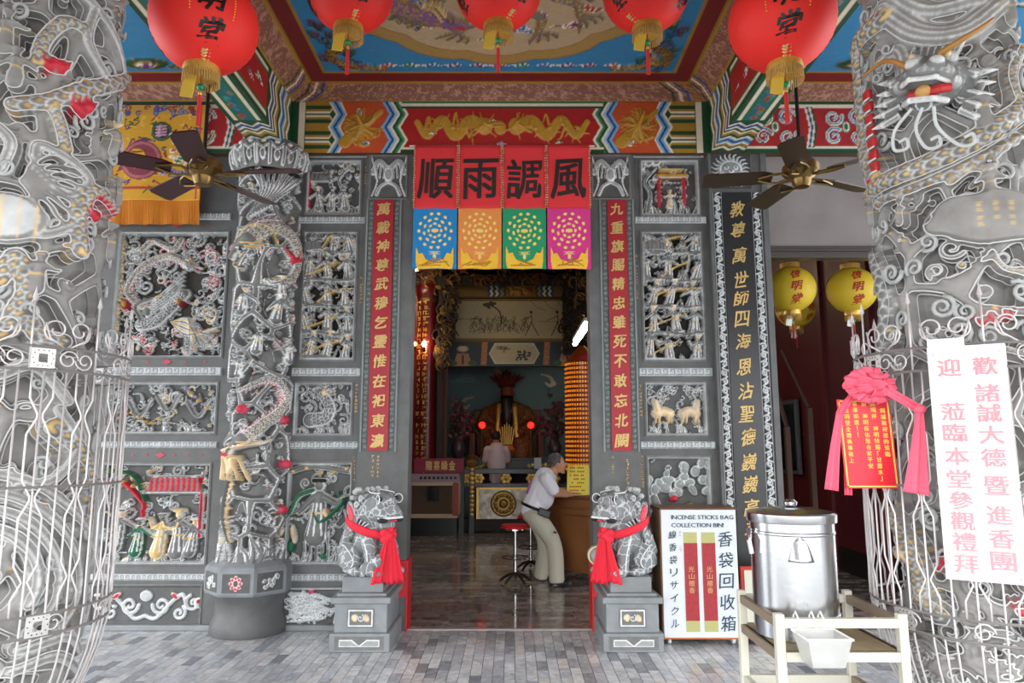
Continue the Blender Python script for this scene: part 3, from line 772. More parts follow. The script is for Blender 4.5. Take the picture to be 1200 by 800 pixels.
def fret(parent, x0, x1, p0, p1, Y=WY):
    z1, z0 = wz(p0, Y), wz(p1, Y); c = Cv(x1 - x0, z1 - z0, 190, lin('8f9698'), 0); H = c.Hh; L = lin('c2c8ca'); c.soft = 1
    c.rect(0, 0, c.W, H, L); u = .02; k = H * .62
    while u < c.W - .05:
        D = lin('878e90')
        q = [(u, .2 * H), (u + k, .2 * H), (u + k, .8 * H), (u + k * .3, .8 * H), (u + k * .3, .5 * H), (u + k * .65, .5 * H)]
        c.stroke(q, .0045, -.004, D, None, flat=True, base='surf', over=False); u += k * 1.35
    c.H[0, :] = c.H[-1, :] = -.03; c.H[:, 0] = c.H[:, -1] = -.03
    c.mesh('key_fret_band', wallp(x0, z0, Y - .03), M_CARVE, parent)
def florets(parent, x0, x1, py, n, Y=WY):
    z = wz(py, Y)
    for i in range(n):
        x = x0 + (x1 - x0) * (i + .5) / n; big = i == n // 2
        r = .05 if big else .018
        MB().prism([(-r, 0), (-r * .3, -r * .35), (0, -r * .55), (r * .3, -r * .35), (r, 0), (r * .3, r * .35), (0, r * .55), (-r * .3, r * .35)], lambda a, b, d: (x + a, Y - d, z + b), 0, .008).build('floret', mat('rose paint', 'c04a5e', .6), parent, smooth=False)
def tiny_text(parent, px, py, n, cw=.022, cols=1, Y=WY, dy=None):
    """short engraved gold inscription, too small to read"""
    mb = MB(); m_ = random.Random(int(px * 7 + py))
    for q in range(cols):
        z = wz(py, Y); x = wx(px, py, Y) + q * cw * 1.9
        for i in range(n):
            if m_.random() < .12: z -= cw * 1.3; continue
            for k in range(3):
                a, b = m_.uniform(-.5, .4) * cw, m_.uniform(-.5, .4) * cw
                if m_.random() < .5: mb.box(x - cw * .45, x + cw * .45, Y - .006, Y + .001, z + b, z + b + cw * .16)
                else: mb.box(x + a, x + a + cw * .16, Y - .006, Y + .001, z - cw * .45, z + cw * .45)
            z -= cw * 1.32
    mb.build('gold_inscription', M_GOLDP, parent, smooth=False)
# left outer bay
B1 = (-3.85, -2.74)
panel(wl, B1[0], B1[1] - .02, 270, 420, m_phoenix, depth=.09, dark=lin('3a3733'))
panel(wl, B1[0], B1[1] - .04, 446, 510, m_birds)
panel(wl, B1[0], B1[1] - .06, 541, 663, m_pavilion)
panel(wl, B1[0], B1[1] - .08, 684, 734, m_scroll, depth=.02, margin=.02, line=None)
for a, b in ((250, 258), (430, 440), (517, 525), (672, 680)): fret(wl, B1[0], B1[1] - .02, a, b)
florets(wl, B1[0] + .1, B1[1] - .1, 264, 3); florets(wl, B1[0] + .1, B1[1] - .1, 424, 5); florets(wl, B1[0] + .1, B1[1] - .1, 533, 7)
# left inner bay
B2 = (-2.08, -1.45)
panel(wl, B2[0] + .03, B2[1] - .03, 186, 252, m_scene)
panel(wl, B2[0] + .03, B2[1] - .05, 270, 424, m_openwork, depth=.10, dark=lin('1c1a18'))  # near-black ground paints in the darkness behind the openwork
panel(wl, B2[0] + .0, B2[1] - .05, 446, 512, m_fish)
panel(wl, B2[0] - .03, B2[1] - .03, 540, 663, m_warrior)
panel(wl, B2[0] - .05, B2[1] - .08, 688, 735, m_flower, depth=.02, margin=.02)
for a, b in ((181, 185), (254, 262), (431, 441), (517, 526), (672, 681)): fret(wl, B2[0] - .02, B2[1] + .02, a, b)
for px, py, n, k in ((429, 196, 6, 1), (424, 325, 8, 1), (418, 452, 8, 2), (415, 536, 7, 2), (437, 535, 6, 2), (338, 536, 12, 1)): tiny_text(wl, px, py, n, cols=k, cw=.026, Y=WY if px < 430 else WY - .05)
tiny_text(wl, 146, 278, 24, cw=.03)
# right bay
B3 = (1.2, 1.93)
panel(wr, B3[0] + .06, B3[1] - .06, 186, 254, m_gate)
panel(wr, B3[0] + .05, B3[1] - .06, 270, 424, m_openwork, depth=.10, dark=lin('1c1a18'))  # darkness of the holes is put into the ground colour here too
panel(wr, B3[0] + .05, B3[1] - .07, 446, 512, m_beasts)
panel(wr, B3[0] + .05, B3[1] - .06, 533, 663, m_crane)
panel(wr, B3[0] + .05, B3[1] - .06, 688, 735, m_flower, depth=.02, margin=.02)
for a, b in ((181, 185), (254, 262), (431, 441), (517, 526), (672, 681)): fret(wr, B3[0], B3[1] - .02, a, b)
for px, py, n, k in ((745, 300, 14, 1), (750, 452, 9, 1), (752, 535, 9, 1), (718, 535, 5, 1), (735, 535, 9, 1)): tiny_text(wr, px, py, n, cols=k, cw=.026, Y=WY if px > 740 else WY - .05)
# door pilasters with red couplet boards
def pilaster(parent, x0, x1, bx0, bx1, chars, sm):
    Y = WY - .05
    panel(parent, x0 + .03, x1 - .06 if x0 < 0 else x1 - .03, 181, 234, m_bat, Y=Y, depth=.025, margin=.02, line=None)
    zt, zb = wz(235, Y), wz(528, Y)
    for a, b in ((bx0 - .055, bx0 - .005), (bx1 + .005, bx1 + .055)):
        c = Cv(b - a, zt - zb, 150, lin('56605e'), 0)
        v = .02
        while v < c.Hh - .05:
            c.curl(c.W / 2, v + .02, .017, 1.1, R_(0, 6), 1, .0035, .006, lin('8f9a96'), None, base=0.0); v += .05
        c.mesh('patterned_border', wallp(a, zb, Y - .006), M_CARVE, parent)
    b = MB().box(bx0, bx1, Y - .02, Y, zb, zt).build('couplet_board', mat('crimson board', 'a51f2e', .45, noise=(6, .06)), parent, smooth=False)
    n = len(chars); hh = (zt - zb) / n
    write([(ch, (bx0 + bx1) / 2, zt - (i + .5) * hh, (bx1 - bx0) * .62, hh * .64) for i, ch in enumerate(chars)],
          lambda u, v, d: (u, Y - .024 - d, v), bold=.03, m=M_GOLDP, parent=b, name='lettering', brush=.35)
    MB().box(bx0 - .075, bx0 - .06, Y - .014, Y, zb - .01, zt + .01).box(bx1 + .06, bx1 + .075, Y - .014, Y, zb - .01, zt + .01).build('moulding', M_STONEL, parent, smooth=False)
pilaster(wl, -1.44, JL, -1.345, -1.155, '萬載神尊武穆乞靈惟在祀東瀛', 0)
pilaster(wr, JR, 1.2, .93, 1.115, '九重旗賜精忠雖死不敢忘北闕', 0)
# black pilaster on the right
Y = WY - .06
panel(wr, 1.95, 2.36, 178, 222, m_beast_face, Y=Y, depth=.012, margin=.012, line=None, dark=lin('45494b'))
zt, zb = wz(226, Y), .42
for a in (1.965, 2.345):
    c = Cv(.085, zt - zb, 150, lin('1f2122'), 0); v = .04
    c.rect(0, 0, .006, c.Hh, WH); c.rect(.079, 0, .085, c.Hh, WH); k = 1
    while v < c.Hh - .05:
        c.curl(.0425, v, .028, 1.2, R_(0, 1) + 1.5, k, .0085, .01, lin('aab2b6'), WH, base=0.0)
        c.stroke(bez([(.0425 + k * .03, v + .02), (.0425 - k * .02, v + .045), (.0425 + k * .02, v + .075)], 8), .008, .01, lin('aab2b6'), WH, base=0.0); v += .085; k = -k
    c.mesh('scroll_border', wallp(a, zb, Y - .008), M_CARVE, wr)
b = MB().box(2.055, 2.34, Y - .02, Y, zb, zt).build('couplet_board', M_DARK, wr, smooth=False)
tx = '教尊萬世師四海恩沾聖德巍巍高表'
for i, ch in enumerate(tx): pass
zs = [wz(y, Y) for y in (246, 270, 300, 328, 350, 374, 400, 430, 458, 485, 512, 541, 567, 594, 620)]
write([(ch, 2.195, z, .13, .15) for ch, z in zip(tx, zs)], lambda u, v, d: (u, Y - .024 - d, v), bold=.016, m=M_GOLDP, parent=b, brush=.5)
MB().box(2.445, 2.5, Y - .02, Y, 0, 4.5).box(1.93, 1.955, Y - .02, Y, 0, 4.5).build('moulding', M_STONE, wr, smooth=False)
# foot mouldings
MB().box(-6.5, -1.44, WY - .05, WY, 0, .05).build('plinth', M_STONEL, wl, smooth=False, bev=.01)
MB().box(1.2, 2.5, WY - .08, WY, 0, .05).build('plinth', M_STONEL, wr, smooth=False, bev=.01)
skin(wl, ((-6.5, -1.44, WY), (-1.44, JL, WY - .05)))
skin(wr, ((JR, 1.2, WY - .05), (1.2, 1.93, WY), (1.93, 2.5, WY - .06)))
# the plaster wall above the right-hand opening, with its shutter box
wp = struct('wall_right.001')
zl = wz(291, WY)
MB().box(2.5, 6.5, WY, WY + .4, zl, 4.52).build('plaster', mat('grey plaster', '8d8784', .8, noise=(3, .12), bump=(20, .15)), wp, smooth=False)
MB().box(2.5, 6.5, WY - .03, WY + .1, zl - .1, zl + .02).box(2.5, 6.5, WY - .06, WY + .02, zl - .04, zl - .02).build('shutter_rail', mat('grey steel', '55504c', .45, .6), wp, smooth=False, bev=.006)
# ------------------------------------------------------------------ painted ceiling and beams
CZ = 5.13 + .08; CX0, CX1, CY1 = -2.0, 1.76, 6.6
PK = lin('b98a72'); BLU = lin('2f86b8'); TAN = lin('b7a382'); TEAL = lin('1d6a70'); MAR = lin('7c1820'); OCH = lin('a8802c'); ORG = lin('c4522a'); CRM = lin('e6dcc4'); NAV = lin('1f4a8c'); DGR = lin('174a2c'); CRD = lin('a8201e')
def scroll_fill(c, box, col, n, k=.05):
    for i in range(n):
        u, v = R_(box[0], box[2]), R_(box[1], box[3])
        c.curl(u, v, k * R_(.6, 1.2), 1.2, R_(0, 6), random.choice((-1, 1)), .006, .002, col, None, base='surf')
def ceiling_panel(name, x0, x1, y0, y1, z, medal):
    st = struct(name)
    MB().box(x0, x1, y0, y1, z + .004, z + .2).build('slab', mat('ceiling board', '6a4a3a', .8), st, smooth=False)
    W, L = x1 - x0, y1 - y0
    c = Cv(W, L, 66 if medal else 36, MAR, 0)                    # v runs from the facade towards the street
    g = .022
    fr = .2
    c.rect(.0, .0, W, L, MAR)
    for a, b in ((.0, g), (fr - g, fr)):
        c.rect(a, a, W - a, a + g, OCH); c.rect(a, L - a - g, W - a, L - a, OCH); c.rect(a, a, a + g, L - a, OCH); c.rect(W - a - g, a, W - a, L - a, OCH)
    c.rect(fr, fr, W - fr, L - fr, BLU, -.0)
    cx, cy = W / 2, fr + (W - 2 * fr) / 2
    if medal:
        R = (W - 2 * fr) / 2 * .87
        def scal(q): return [(cx + (R * q + .07 * abs(math.sin(7 * a)) ** .6) * math.cos(a), cy + (R * q + .07 * abs(math.sin(7 * a)) ** .6) * math.sin(a)) for a in np.linspace(0, 2 * PI, 160, endpoint=False)]
        c.poly(scal(1.0), lin('9a7a3c'), .012); c.poly(scal(.985), lin('a5894e'), .014); c.poly(scal(.88), TAN, .02)
        c.stroke(scal(.88), .006, .003, lin('b06a2c'), None, flat=True, base='surf')
        cc = [lin('7a2a5c'), lin('b03a34'), lin('2a7a4a'), lin('2f6aa8'), lin('5a2a7a')]
        for k in range(13):
            a = -PI / 2 + (k - 9) * .2; q = R * 1.08
            for rr_, s_ in ((1.13, .11),):
                u, v = cx + (W / 2 - fr - .3) * (k - 6) / 6.5, fr + .10
                c.cloud(u, v + .03, .115, .012, cc[k % 5], CRM, tail=random.choice((-1, 1)))
        for k in range(15):
            a = PI + PI * (k + .5) / 15; q = R * (.55, .74, .66)[k % 3]
            c.cloud(cx + q * math.cos(a), cy + q * math.sin(a), R_(.14, .18), .015, cc[k % 5], CRM, tail=random.choice((-1, 1)))
        # the big gilt dragon ring near the middle
        c.dragon([(cx - .5, cy - .75), (cx - .9, cy - .5), (cx - .9, cy + .2), (cx, cy + .6), (cx + .8, cy + .2), (cx + .75, cy - .5)], .13, .06, lin('7a5a86'), GD, None, fin=GRN)
        for a in (-2.3, -1.9, -1.2, -.8): c.leg(cx + .7 * math.cos(a), cy + .7 * math.sin(a), a, .24, .05)
        # gilt dragons in the corners of the blue ground
        for sg in (-1, 1):
            u = cx + sg * (W / 2 - fr - .2); 
            c.dragon([(u - sg * .1, fr + .5), (u + sg * .08, fr + .3), (u - sg * .1, fr + .16), (u - sg * .4, fr + .1)], .05, .05, lin('5a3a24'), GD, None, fin=lin('2a5a3a'))
            for k in range(26):
                c.curl(u + sg * R_(-.2, .14), fr + R_(.05, .9), R_(.03, .06), 1.2, R_(0, 6), 1, .012, R_(.02, .05), random.choice([lin('4a3422'), lin('2a5a3a'), lin('6a2a3a'), GD, lin('2a4a7a')]), None, base=0.0)
    else:
        for k in range(14):
            c.cloud(R_(fr, W - fr), R_(fr, L - fr), R_(.1, .16), .015, random.choice([lin('8a7240'), lin('9a3a34'), lin('2a6a5a')]), random.choice([CRM, DGR]), tail=random.choice((-1, 1)))
        for k in (0, 1): c.blob(W * (.25 + .5 * k), fr + .16, .22, .1, .1, .02, lin('8a7240'), DGR, .3, base='surf'); c.blob(W * (.25 + .5 * k), fr + .16, .1, .05, .1, .02, lin('6a2a7a'), CRM, .3, base='surf')
    c.C[np.abs(c.C - np.array(WH)).max(-1) < .01] = lin('8a6a2c'); c.C[np.abs(c.C - np.array(WH2)).max(-1) < .01] = lin('a8883c')
    c.mesh('painted_field', lambda U, V, H: (x0 + U, y1 - V, z - H), M_PAINT, st)
    return st
ceiling_panel('ceiling', CX0, CX1, 2.86, CY1, CZ, True)
ceiling_panel('ceiling.001', -5.6, -2.72, 2.86, 6.6, CZ, False)
ceiling_panel('ceiling.002', 2.5, 5.6, 2.86, 6.6, CZ, False)
# pink carved cornices between the ceilings and the beams
def cornice(st, p, q, a, b, name='scroll_cornice'):
    """strip from line p-q (top, at the ceiling) to line a-b (bottom, at the beam)"""
    p, q, a, b = map(Vector, (p, q, a, b)); L = (q - p).length; W = (a - p).length
    c = Cv(L, W, 75, PK, 0); scroll_fill(c, (0, 0, L, W), lin('8a5a48'), int(L * W * 900), .03)
    c.rect(0, 0, L, .02, OCH); c.rect(0, W - .02, L, W, OCH)
    for e in (0, L - .3): 
        for k in range(4): c.line([(e + .07 * k, 0), (e + .05 + .07 * k, W / 2), (e + .07 * k, W)], .012, [DGR, CRM, NAV, OCH][k], .002)
    def pl(U, V, H):
        s, t = U / L, V / W
        f = lambda k: (p[k] * (1 - s) + q[k] * s) * (1 - t) + (a[k] * (1 - s) + b[k] * s) * t
        return f(0), f(1), f(2)
    c.mesh(name, pl, M_PAINT, st)
tr = struct('trim_1')
BZ0, BZ1 = wz(179, 6.65), wz(119, 6.65)
BX0, BX1 = -2.18, 1.95
cornice(tr, (CX0, CY1, CZ), (CX1, CY1, CZ), (BX0, 6.66, BZ1), (BX1, 6.66, BZ1))
cornice(tr, (CX0, 2.9, CZ), (CX0, CY1, CZ), (BX0, 2.9, BZ1), (BX0, 6.66, BZ1))
cornice(tr, (CX1, CY1, CZ), (CX1, 2.9, CZ), (BX1, 6.66, BZ1), (BX1, 2.9, BZ1))
cornice(tr, (-5.6, 6.6, CZ), (-2.72, 6.6, CZ), (-5.6, 6.66, BZ1), (-2.5, 6.66, BZ1))
cornice(tr, (2.5, 6.6, CZ), (5.6, 6.6, CZ), (2.27, 6.66, BZ1), (5.6, 6.66, BZ1))
cornice(tr, (-2.72, CY1, CZ), (-2.72, 2.9, CZ), (-2.5, 6.66, BZ1), (-2.5, 2.9, BZ1))
cornice(tr, (2.5, 2.9, CZ), (2.5, CY1, CZ), (2.27, 2.9, BZ1), (2.27, 6.66, BZ1))
def zig(c, u, w, col, amp=.05, n=2, H=None):
    H = c.Hh; pts = []; m = 2 * n
    L = [(u + (amp if i % 2 else 0), H * i / m) for i in range(m + 1)]; Rr = [(a + w, b) for a, b in reversed(L)]
    c.poly(L + Rr, col)
def gold_dragon(c, u0, u1, sg, v0, hh, col=GD):
    H = hh; w = u1 - u0; k = sg
    X = lambda t: (u0 + t * w) if sg > 0 else (u1 - t * w)
    body = bez([(X(.02), v0 + .65 * H), (X(.16), v0 + .30 * H), (X(.34), v0 + .72 * H), (X(.52), v0 + .3 * H), (X(.7), v0 + .68 * H), (X(.86), v0 + .55 * H)], 60)
    c.stroke(body, .07 * H, .012, col, None, r1=.17 * H, base='surf')
    for i in range(6, len(body) - 8, 5):
        d = body[i + 1] - body[i - 1]; d = d / (np.hypot(*d) + 1e-9); nn = np.array([-d[1], d[0]]); c.stroke([body[i] + nn * .1 * H, body[i] + nn * .21 * H - d * .04 * H], .03 * H, .006, col, None, r1=.008 * H, base='surf')
    c.blob(X(.9), v0 + .55 * H, .2 * H, .22 * H, 0, .014, col, None, base='surf')
    for i in range(9):
        a = R_(0, 2 * PI); c.stroke([(X(.9), v0 + .55 * H), (X(.9) + .42 * H * math.cos(a), v0 + .55 * H + .36 * H * math.sin(a))], .035 * H, .008, col, None, r1=.01 * H, base='surf')
    for t in (.12, .3, .48, .66):
        for e in range(2): c.stroke(bez([(X(t), v0 + .5 * H), (X(t + .05), v0 + (.5 + R_(-.4, .4)) * H), (X(t + .09), v0 + (.5 + R_(-.45, .45)) * H)], 8), .035 * H, .008, col, None, r1=.012 * H, base='surf')
def front_beam(name, x0, x1, main):
    o = struct(name)
    MB().box(x0, x1, 6.665, 7.1, BZ0, BZ1 + .3).build('core', mat('beam timber', '5a4030', .7), o, smooth=False)
    W, H = x1 - x0, BZ1 - BZ0
    c = Cv(W, H, 130 if main else 80, ORG, 0)
    if main:
        U = lambda px: wx(px, 150, 6.65) - x0
        c.rect(0, 0, W, H, DGR)
        for sg in (0, 1):
            f = (lambda px: U(px)) if sg == 0 else (lambda px: W - U(px))
            def z(pa, pb, col, amp=.075, n=2):
                a, b = f(pa), f(pb); s_ = 1 if sg == 0 else -1
                L = [(a + s_ * (amp if i % 2 else 0), H * i / (2 * n)) for i in range(2 * n + 1)]; Rr = [(p + (b - a), q) for p, q in reversed(L)]
                c.poly(L + Rr, col)
            z(350, 470, CRM, 0); z(357, 470, DGR, 0)
            for j in range(3):
                v = H * (.5 * j); a0, a1 = f(358), f(386); hh = .16 * H; s_ = 1 if sg == 0 else -1
                for q, cl in ((1.45, CRM), (1.2, OCH), (.95, DGR), (.5, OCH)):
                    c.poly([(a0, v - hh * q), (a1, v - hh * q), (a1 + s_ * .06 * q, v), (a1, v + hh * q), (a0, v + hh * q)], cl)
            for i, cl in enumerate((CRM, lin('7ab0d8'), NAV, lin('7ab0d8'), CRM)): z(384 + i * 3, 470, cl)
            z(399, 470, ORG, .06)
            for i, cl in enumerate((lin('7ab0d8'), NAV, lin('9ac0d8'), CRM, DGR, lin('3a8a5a'), CRM)): z(447 + i * 3.2, 480, cl)
            z(469.5, 590, CRD)
            u0, u1 = sorted((f(404), f(445)))
            for i in range(3): c.blob(R_(u0, u1), R_(.1, .9) * H, .05, .025, R_(0, 3), .006, lin('4a7ab8'), CRM, .3, base='surf')
            c.stroke(bez([(u0, .2 * H), ((u0 + u1) / 2, .5 * H), (u1, .8 * H)]), .06, .012, GD, None, r1=.03, base='surf')
            for i in range(46): 
                a = R_(0, 6.3); c.stroke(bez([((u0 + u1) / 2, .5 * H), ((u0 + u1) / 2 + R_(.05, .2) * math.cos(a), .5 * H + R_(.05, .2) * math.sin(a)), ((u0 + u1) / 2 + R_(.1, .22) * math.cos(a + .5), .5 * H + R_(.1, .22) * math.sin(a + .5))], 8), .014, .006, GD, None, r1=.004, base='surf')
        a, b = U(480), U(697)
        for v0, v1, cl in ((.90, .96, CRM), (.96, 1, lin('2a7a4a')), (.06, .1, CRM), (0, .06, DGR), (.86, .9, DGR)): c.rect(U(470), v0 * H, U(707), v1 * H, cl)
        mid = W / 2
        gold_dragon(c, a + .06, mid - .08, 1, .1 * H, .76 * H); gold_dragon(c, mid + .08, b - .06, -1, .1 * H, .76 * H)
        c.blob(mid, .48 * H, .06, .07, 0, .014, GD, None, base='surf'); c.cloud(mid, .18 * H, .06, .006, lin('3a6ab0'), CRM)
        for u in (.12, .45, .8): c.cloud(a + u * (b - a) * 1.0, R_(.2, .8) * H, .05, .006, lin('3a7a5a'), CRM)
    else:
        c.rect(0, 0, W, H, CRD)
        for v0, v1, cl in ((.88, .94, CRM), (.94, 1, DGR), (.07, .13, CRM), (0, .07, DGR)): c.rect(0, v0 * H, W, v1 * H, cl)
        for k in range(int(W / .7) + 1):
            u = .35 + .7 * k
            for sg in (-1, 1):
                for tt in (-1, 1):
                    c.curl(u + sg * .12, H / 2 + tt * .1, .09, 1.3, R_(0, 1), sg * tt, .022, .008, random.choice((NAV, lin('1f6a4a'), lin('2a7ab0'))), CRM, base='surf')
            c.blob(u, H / 2, .04, .06, 0, .01, GRN, CRM, .3, base='surf')
            for i, cl in enumerate((CRM, NAV, CRM, DGR)): c.poly([(u + .3 + .02 * i, .1 * H), (u + .34 + .02 * i, .5 * H), (u + .3 + .02 * i, .9 * H), (u + .32 + .02 * i, .9 * H), (u + .36 + .02 * i, .5 * H), (u + .32 + .02 * i, .1 * H)], cl)
    c.mesh('painted_face', wallp(x0, BZ0, 6.65), M_PAINT, o)
front_beam('trim_2', -2.2, 1.97, True)
front_beam('trim_3', -5.6, -2.48, False)
front_beam('trim_4', 2.25, 5.6, False)
def side_beam(name, xi, xo):
    """painted beam running from the facade to the front column; xi = face towards the middle"""
    o = struct(name); y0, y1 = 2.9, 6.64; sg = 1 if xi > xo else -1
    MB().box(min(xi, xo) + .006, max(xi, xo) - .006, y0, y1 + .3, BZ0 + .006, BZ1 + .3).build('core', mat('beam timber'), o, smooth=False)
    L = y1 - y0; H = BZ1 - BZ0; W = abs(xi - xo)
    for face in ('inner', 'under', 'outer'):
        B = W if face == 'under' else H
        c = Cv(L, B, 84, DGR, 0)
        e = .045
        for a, cl in ((0, DGR), (e, CRM), (e * 1.7, lin('2a6a3a')), (e * 2.2, TEAL if face == 'under' else CRD)): c.rect(.7, a, L, B - a, cl)
        if face == 'under':
            for k in range(60): c.blob(R_(.75, L), R_(.12, B - .12), R_(.03, .06), R_(.02, .03), R_(-.3, .3), .004, random.choice((lin('2a7a98'), lin('3a8a80'), lin('7a4a3a'))), random.choice((lin('b05a3a'), lin('2a8a98'))), .25, base='surf')
        else:
            for k in range(60): c.cloud(R_(.85, L), R_(.16, B - .16), R_(.05, .08), .006, random.choice((NAV, lin('5a6a70'), lin('7a1a24'), lin('2a6a5a'))), CRM, tail=random.choice((-1, 1)))
        u = .04; m = 4
        for cl, w in ((CRM, .05), (DGR, .02), (OCH, .04), (CRM, .03), (lin('7ab0d8'), .03), (NAV, .04), (lin('7ab0d8'), .03), (CRM, .03), (DGR, .05), (OCH, .05), (CRM, .03), (DGR, .04), (CRM, .03), (NAV, .05), (CRM, .03)):
            pts = [(u + (.07 if i % 2 else 0), B * i / m) for i in range(m + 1)]; c.poly(pts + [(a + w, b) for a, b in reversed(pts)], cl); u += w
        if face == 'under': pl = lambda U, V, Hh: (xi - sg * V, y1 - U, BZ0 - Hh)
        elif face == 'inner': pl = lambda U, V, Hh: (xi + sg * Hh, y1 - U, BZ0 + V)
        else: pl = lambda U, V, Hh: (xo - sg * Hh, y1 - U, BZ0 + V)
        c.mesh('painted_face', pl, M_PAINT, o)
side_beam('trim_5', -2.18, -2.5)
side_beam('trim_6', 1.95, 2.27)
# unseen eaves and front beam shaped to shade the upper facade; roof deck above
M_EAV = mat('eaves board', '6a4a3a', .8)
MB().prism([(3.24, 4.26), (-1.2, 3.45), (-1.2, 3.6), (3.24, 4.4)], lambda u, v, d: (d, u, v), -7, 7).build('shading_eaves_slope', M_EAV, struct('ceiling.003'), smooth=False)
MB().box(-7, 7, 3.25, 3.75, 4.25, 5.6).build('shading_fascia_beam', M_EAV, struct('trim_8'), smooth=False)
MB().box(-7, 7, 2.86, 7.2, CZ + .21, 5.6).build('roof_deck', M_EAV, struct('ceiling.005'), smooth=False)
# ------------------------------------------------------------------ dragon columns
def col_pix(C, R, px, py):
    """pixel -> (angle, height) on the near side of a vertical cylinder"""
    d = ray(px, py); a = d.x ** 2 + d.y ** 2; b = -2 * (d.x * C[0] + d.y * C[1]); c = C[0] ** 2 + C[1] ** 2 - R * R
    D = b * b - 4 * a * c
    t = (-b - math.sqrt(max(D, 0))) / (2 * a)
    x, y = d.x * t, d.y * t
    return math.atan2(y - C[1], x - C[0]), CAMZ + d.z * t
def make_column(name, label, C, R0, arc, z0, z1, res, deco, group, base=True, cells_n=40, seed=3, rmap=None):
    o = thing(name, label, 'column', (C[0], C[1], 0), 0, group, 'thing')
    af = math.atan2(-C[1], -C[0]); a0 = af - arc / 2
    W = arc * R0; c = Cv(W, z1 - z0, res, ST, 0)
    c.cells(cells_n, .05, .055, .02, -.05, seed)
    def UV(px, py):
        a, z = col_pix(C, R0 + .05, px, py); d = (a - a0) % (2 * PI)
        return (d * R0, z - z0)
    deco(c, UV)
    H = np.clip(c.H, -.07, .135); c.H = H
    c.soft = 5 if res > 200 else 2; c.aa = res > 200
    pl = lambda U, V, Hh: (C[0] + (R0 + Hh) * np.cos(a0 + U / R0), C[1] + (R0 + Hh) * np.sin(a0 + U / R0), z0 + V)
    if res > 200:                                   # painted white outlines lie on the carving as thin raised lines
        c.C[np.abs(c.C - np.array(WH)).max(-1) < .01] = ST
        for _ in range(c.soft):
            h = np.pad(c.H, 1, mode='edge'); h = (h[:, :-2] + 2 * h[:, 1:-1] + h[:, 2:]) / 4; c.H = (h[:-2] + 2 * h[1:-1] + h[2:]) / 4
        c.soft = 0; V_, F_ = [], []
        for lev in (-.018, .03, .072):
            sg_ = contours(c.H, c.u, c.v, lev)
            p0, p1 = sg_[:, :2], sg_[:, 2:]; dd = p1 - p0; L_ = np.hypot(dd[:, 0], dd[:, 1]) + 1e-9; ok = L_ > 2e-4
            p0, p1, dd, L_ = p0[ok], p1[ok], dd[ok], L_[ok]; t_ = dd / L_[:, None]; n_ = np.stack([-t_[:, 1], t_[:, 0]], 1) * .003
            p0 = p0 - t_ * .001; p1 = p1 + t_ * .001
            q4 = np.stack([p0 - n_, p1 - n_, p1 + n_, p0 + n_], 1).reshape(-1, 2)
            X_, Y_, Z_ = pl(q4[:, 0], q4[:, 1], np.full(len(q4), lev + .009)); b0 = sum(len(x) for x in V_)
            V_.append(np.stack([X_, Y_, Z_], 1)); F_.append(np.arange(len(q4)).reshape(-1, 4) + b0)
        ml = MB(); ml.v = [tuple(x) for x in np.vstack(V_)]; ml.f = [tuple(x) for x in np.vstack(F_)]
        tag(ml.build('painted_outlines', mat('white outline paint', 'cacccc', .6), o, smooth=False), kind='stuff')
    c.mesh('carved_shaft', pl, M_CARVE2, o)
    # far side of the shaft, plainer
    mb = MB(); n = 20; rim = [(C[0] + R0 * math.cos(a), C[1] + R0 * math.sin(a)) for a in np.linspace(a0 + arc - .02, a0 + 2 * PI + .02, n)]
    for i in range(n - 1):
        (xa, ya), (xb, yb) = rim[i], rim[i + 1]
        k = len(mb.v); mb.add([(xa, ya, z0), (xb, yb, z0), (xb, yb, z1), (xa, ya, z1)], [(0, 1, 2, 3)])
    mb.build('shaft_back', M_STONE, o)
    return o, c, a0
def nets(c, UV): pass
CR = (2.25, 3.5); CL = (-2.46, 3.5)
ST_F, ST = ST, lin('8f8e8b')
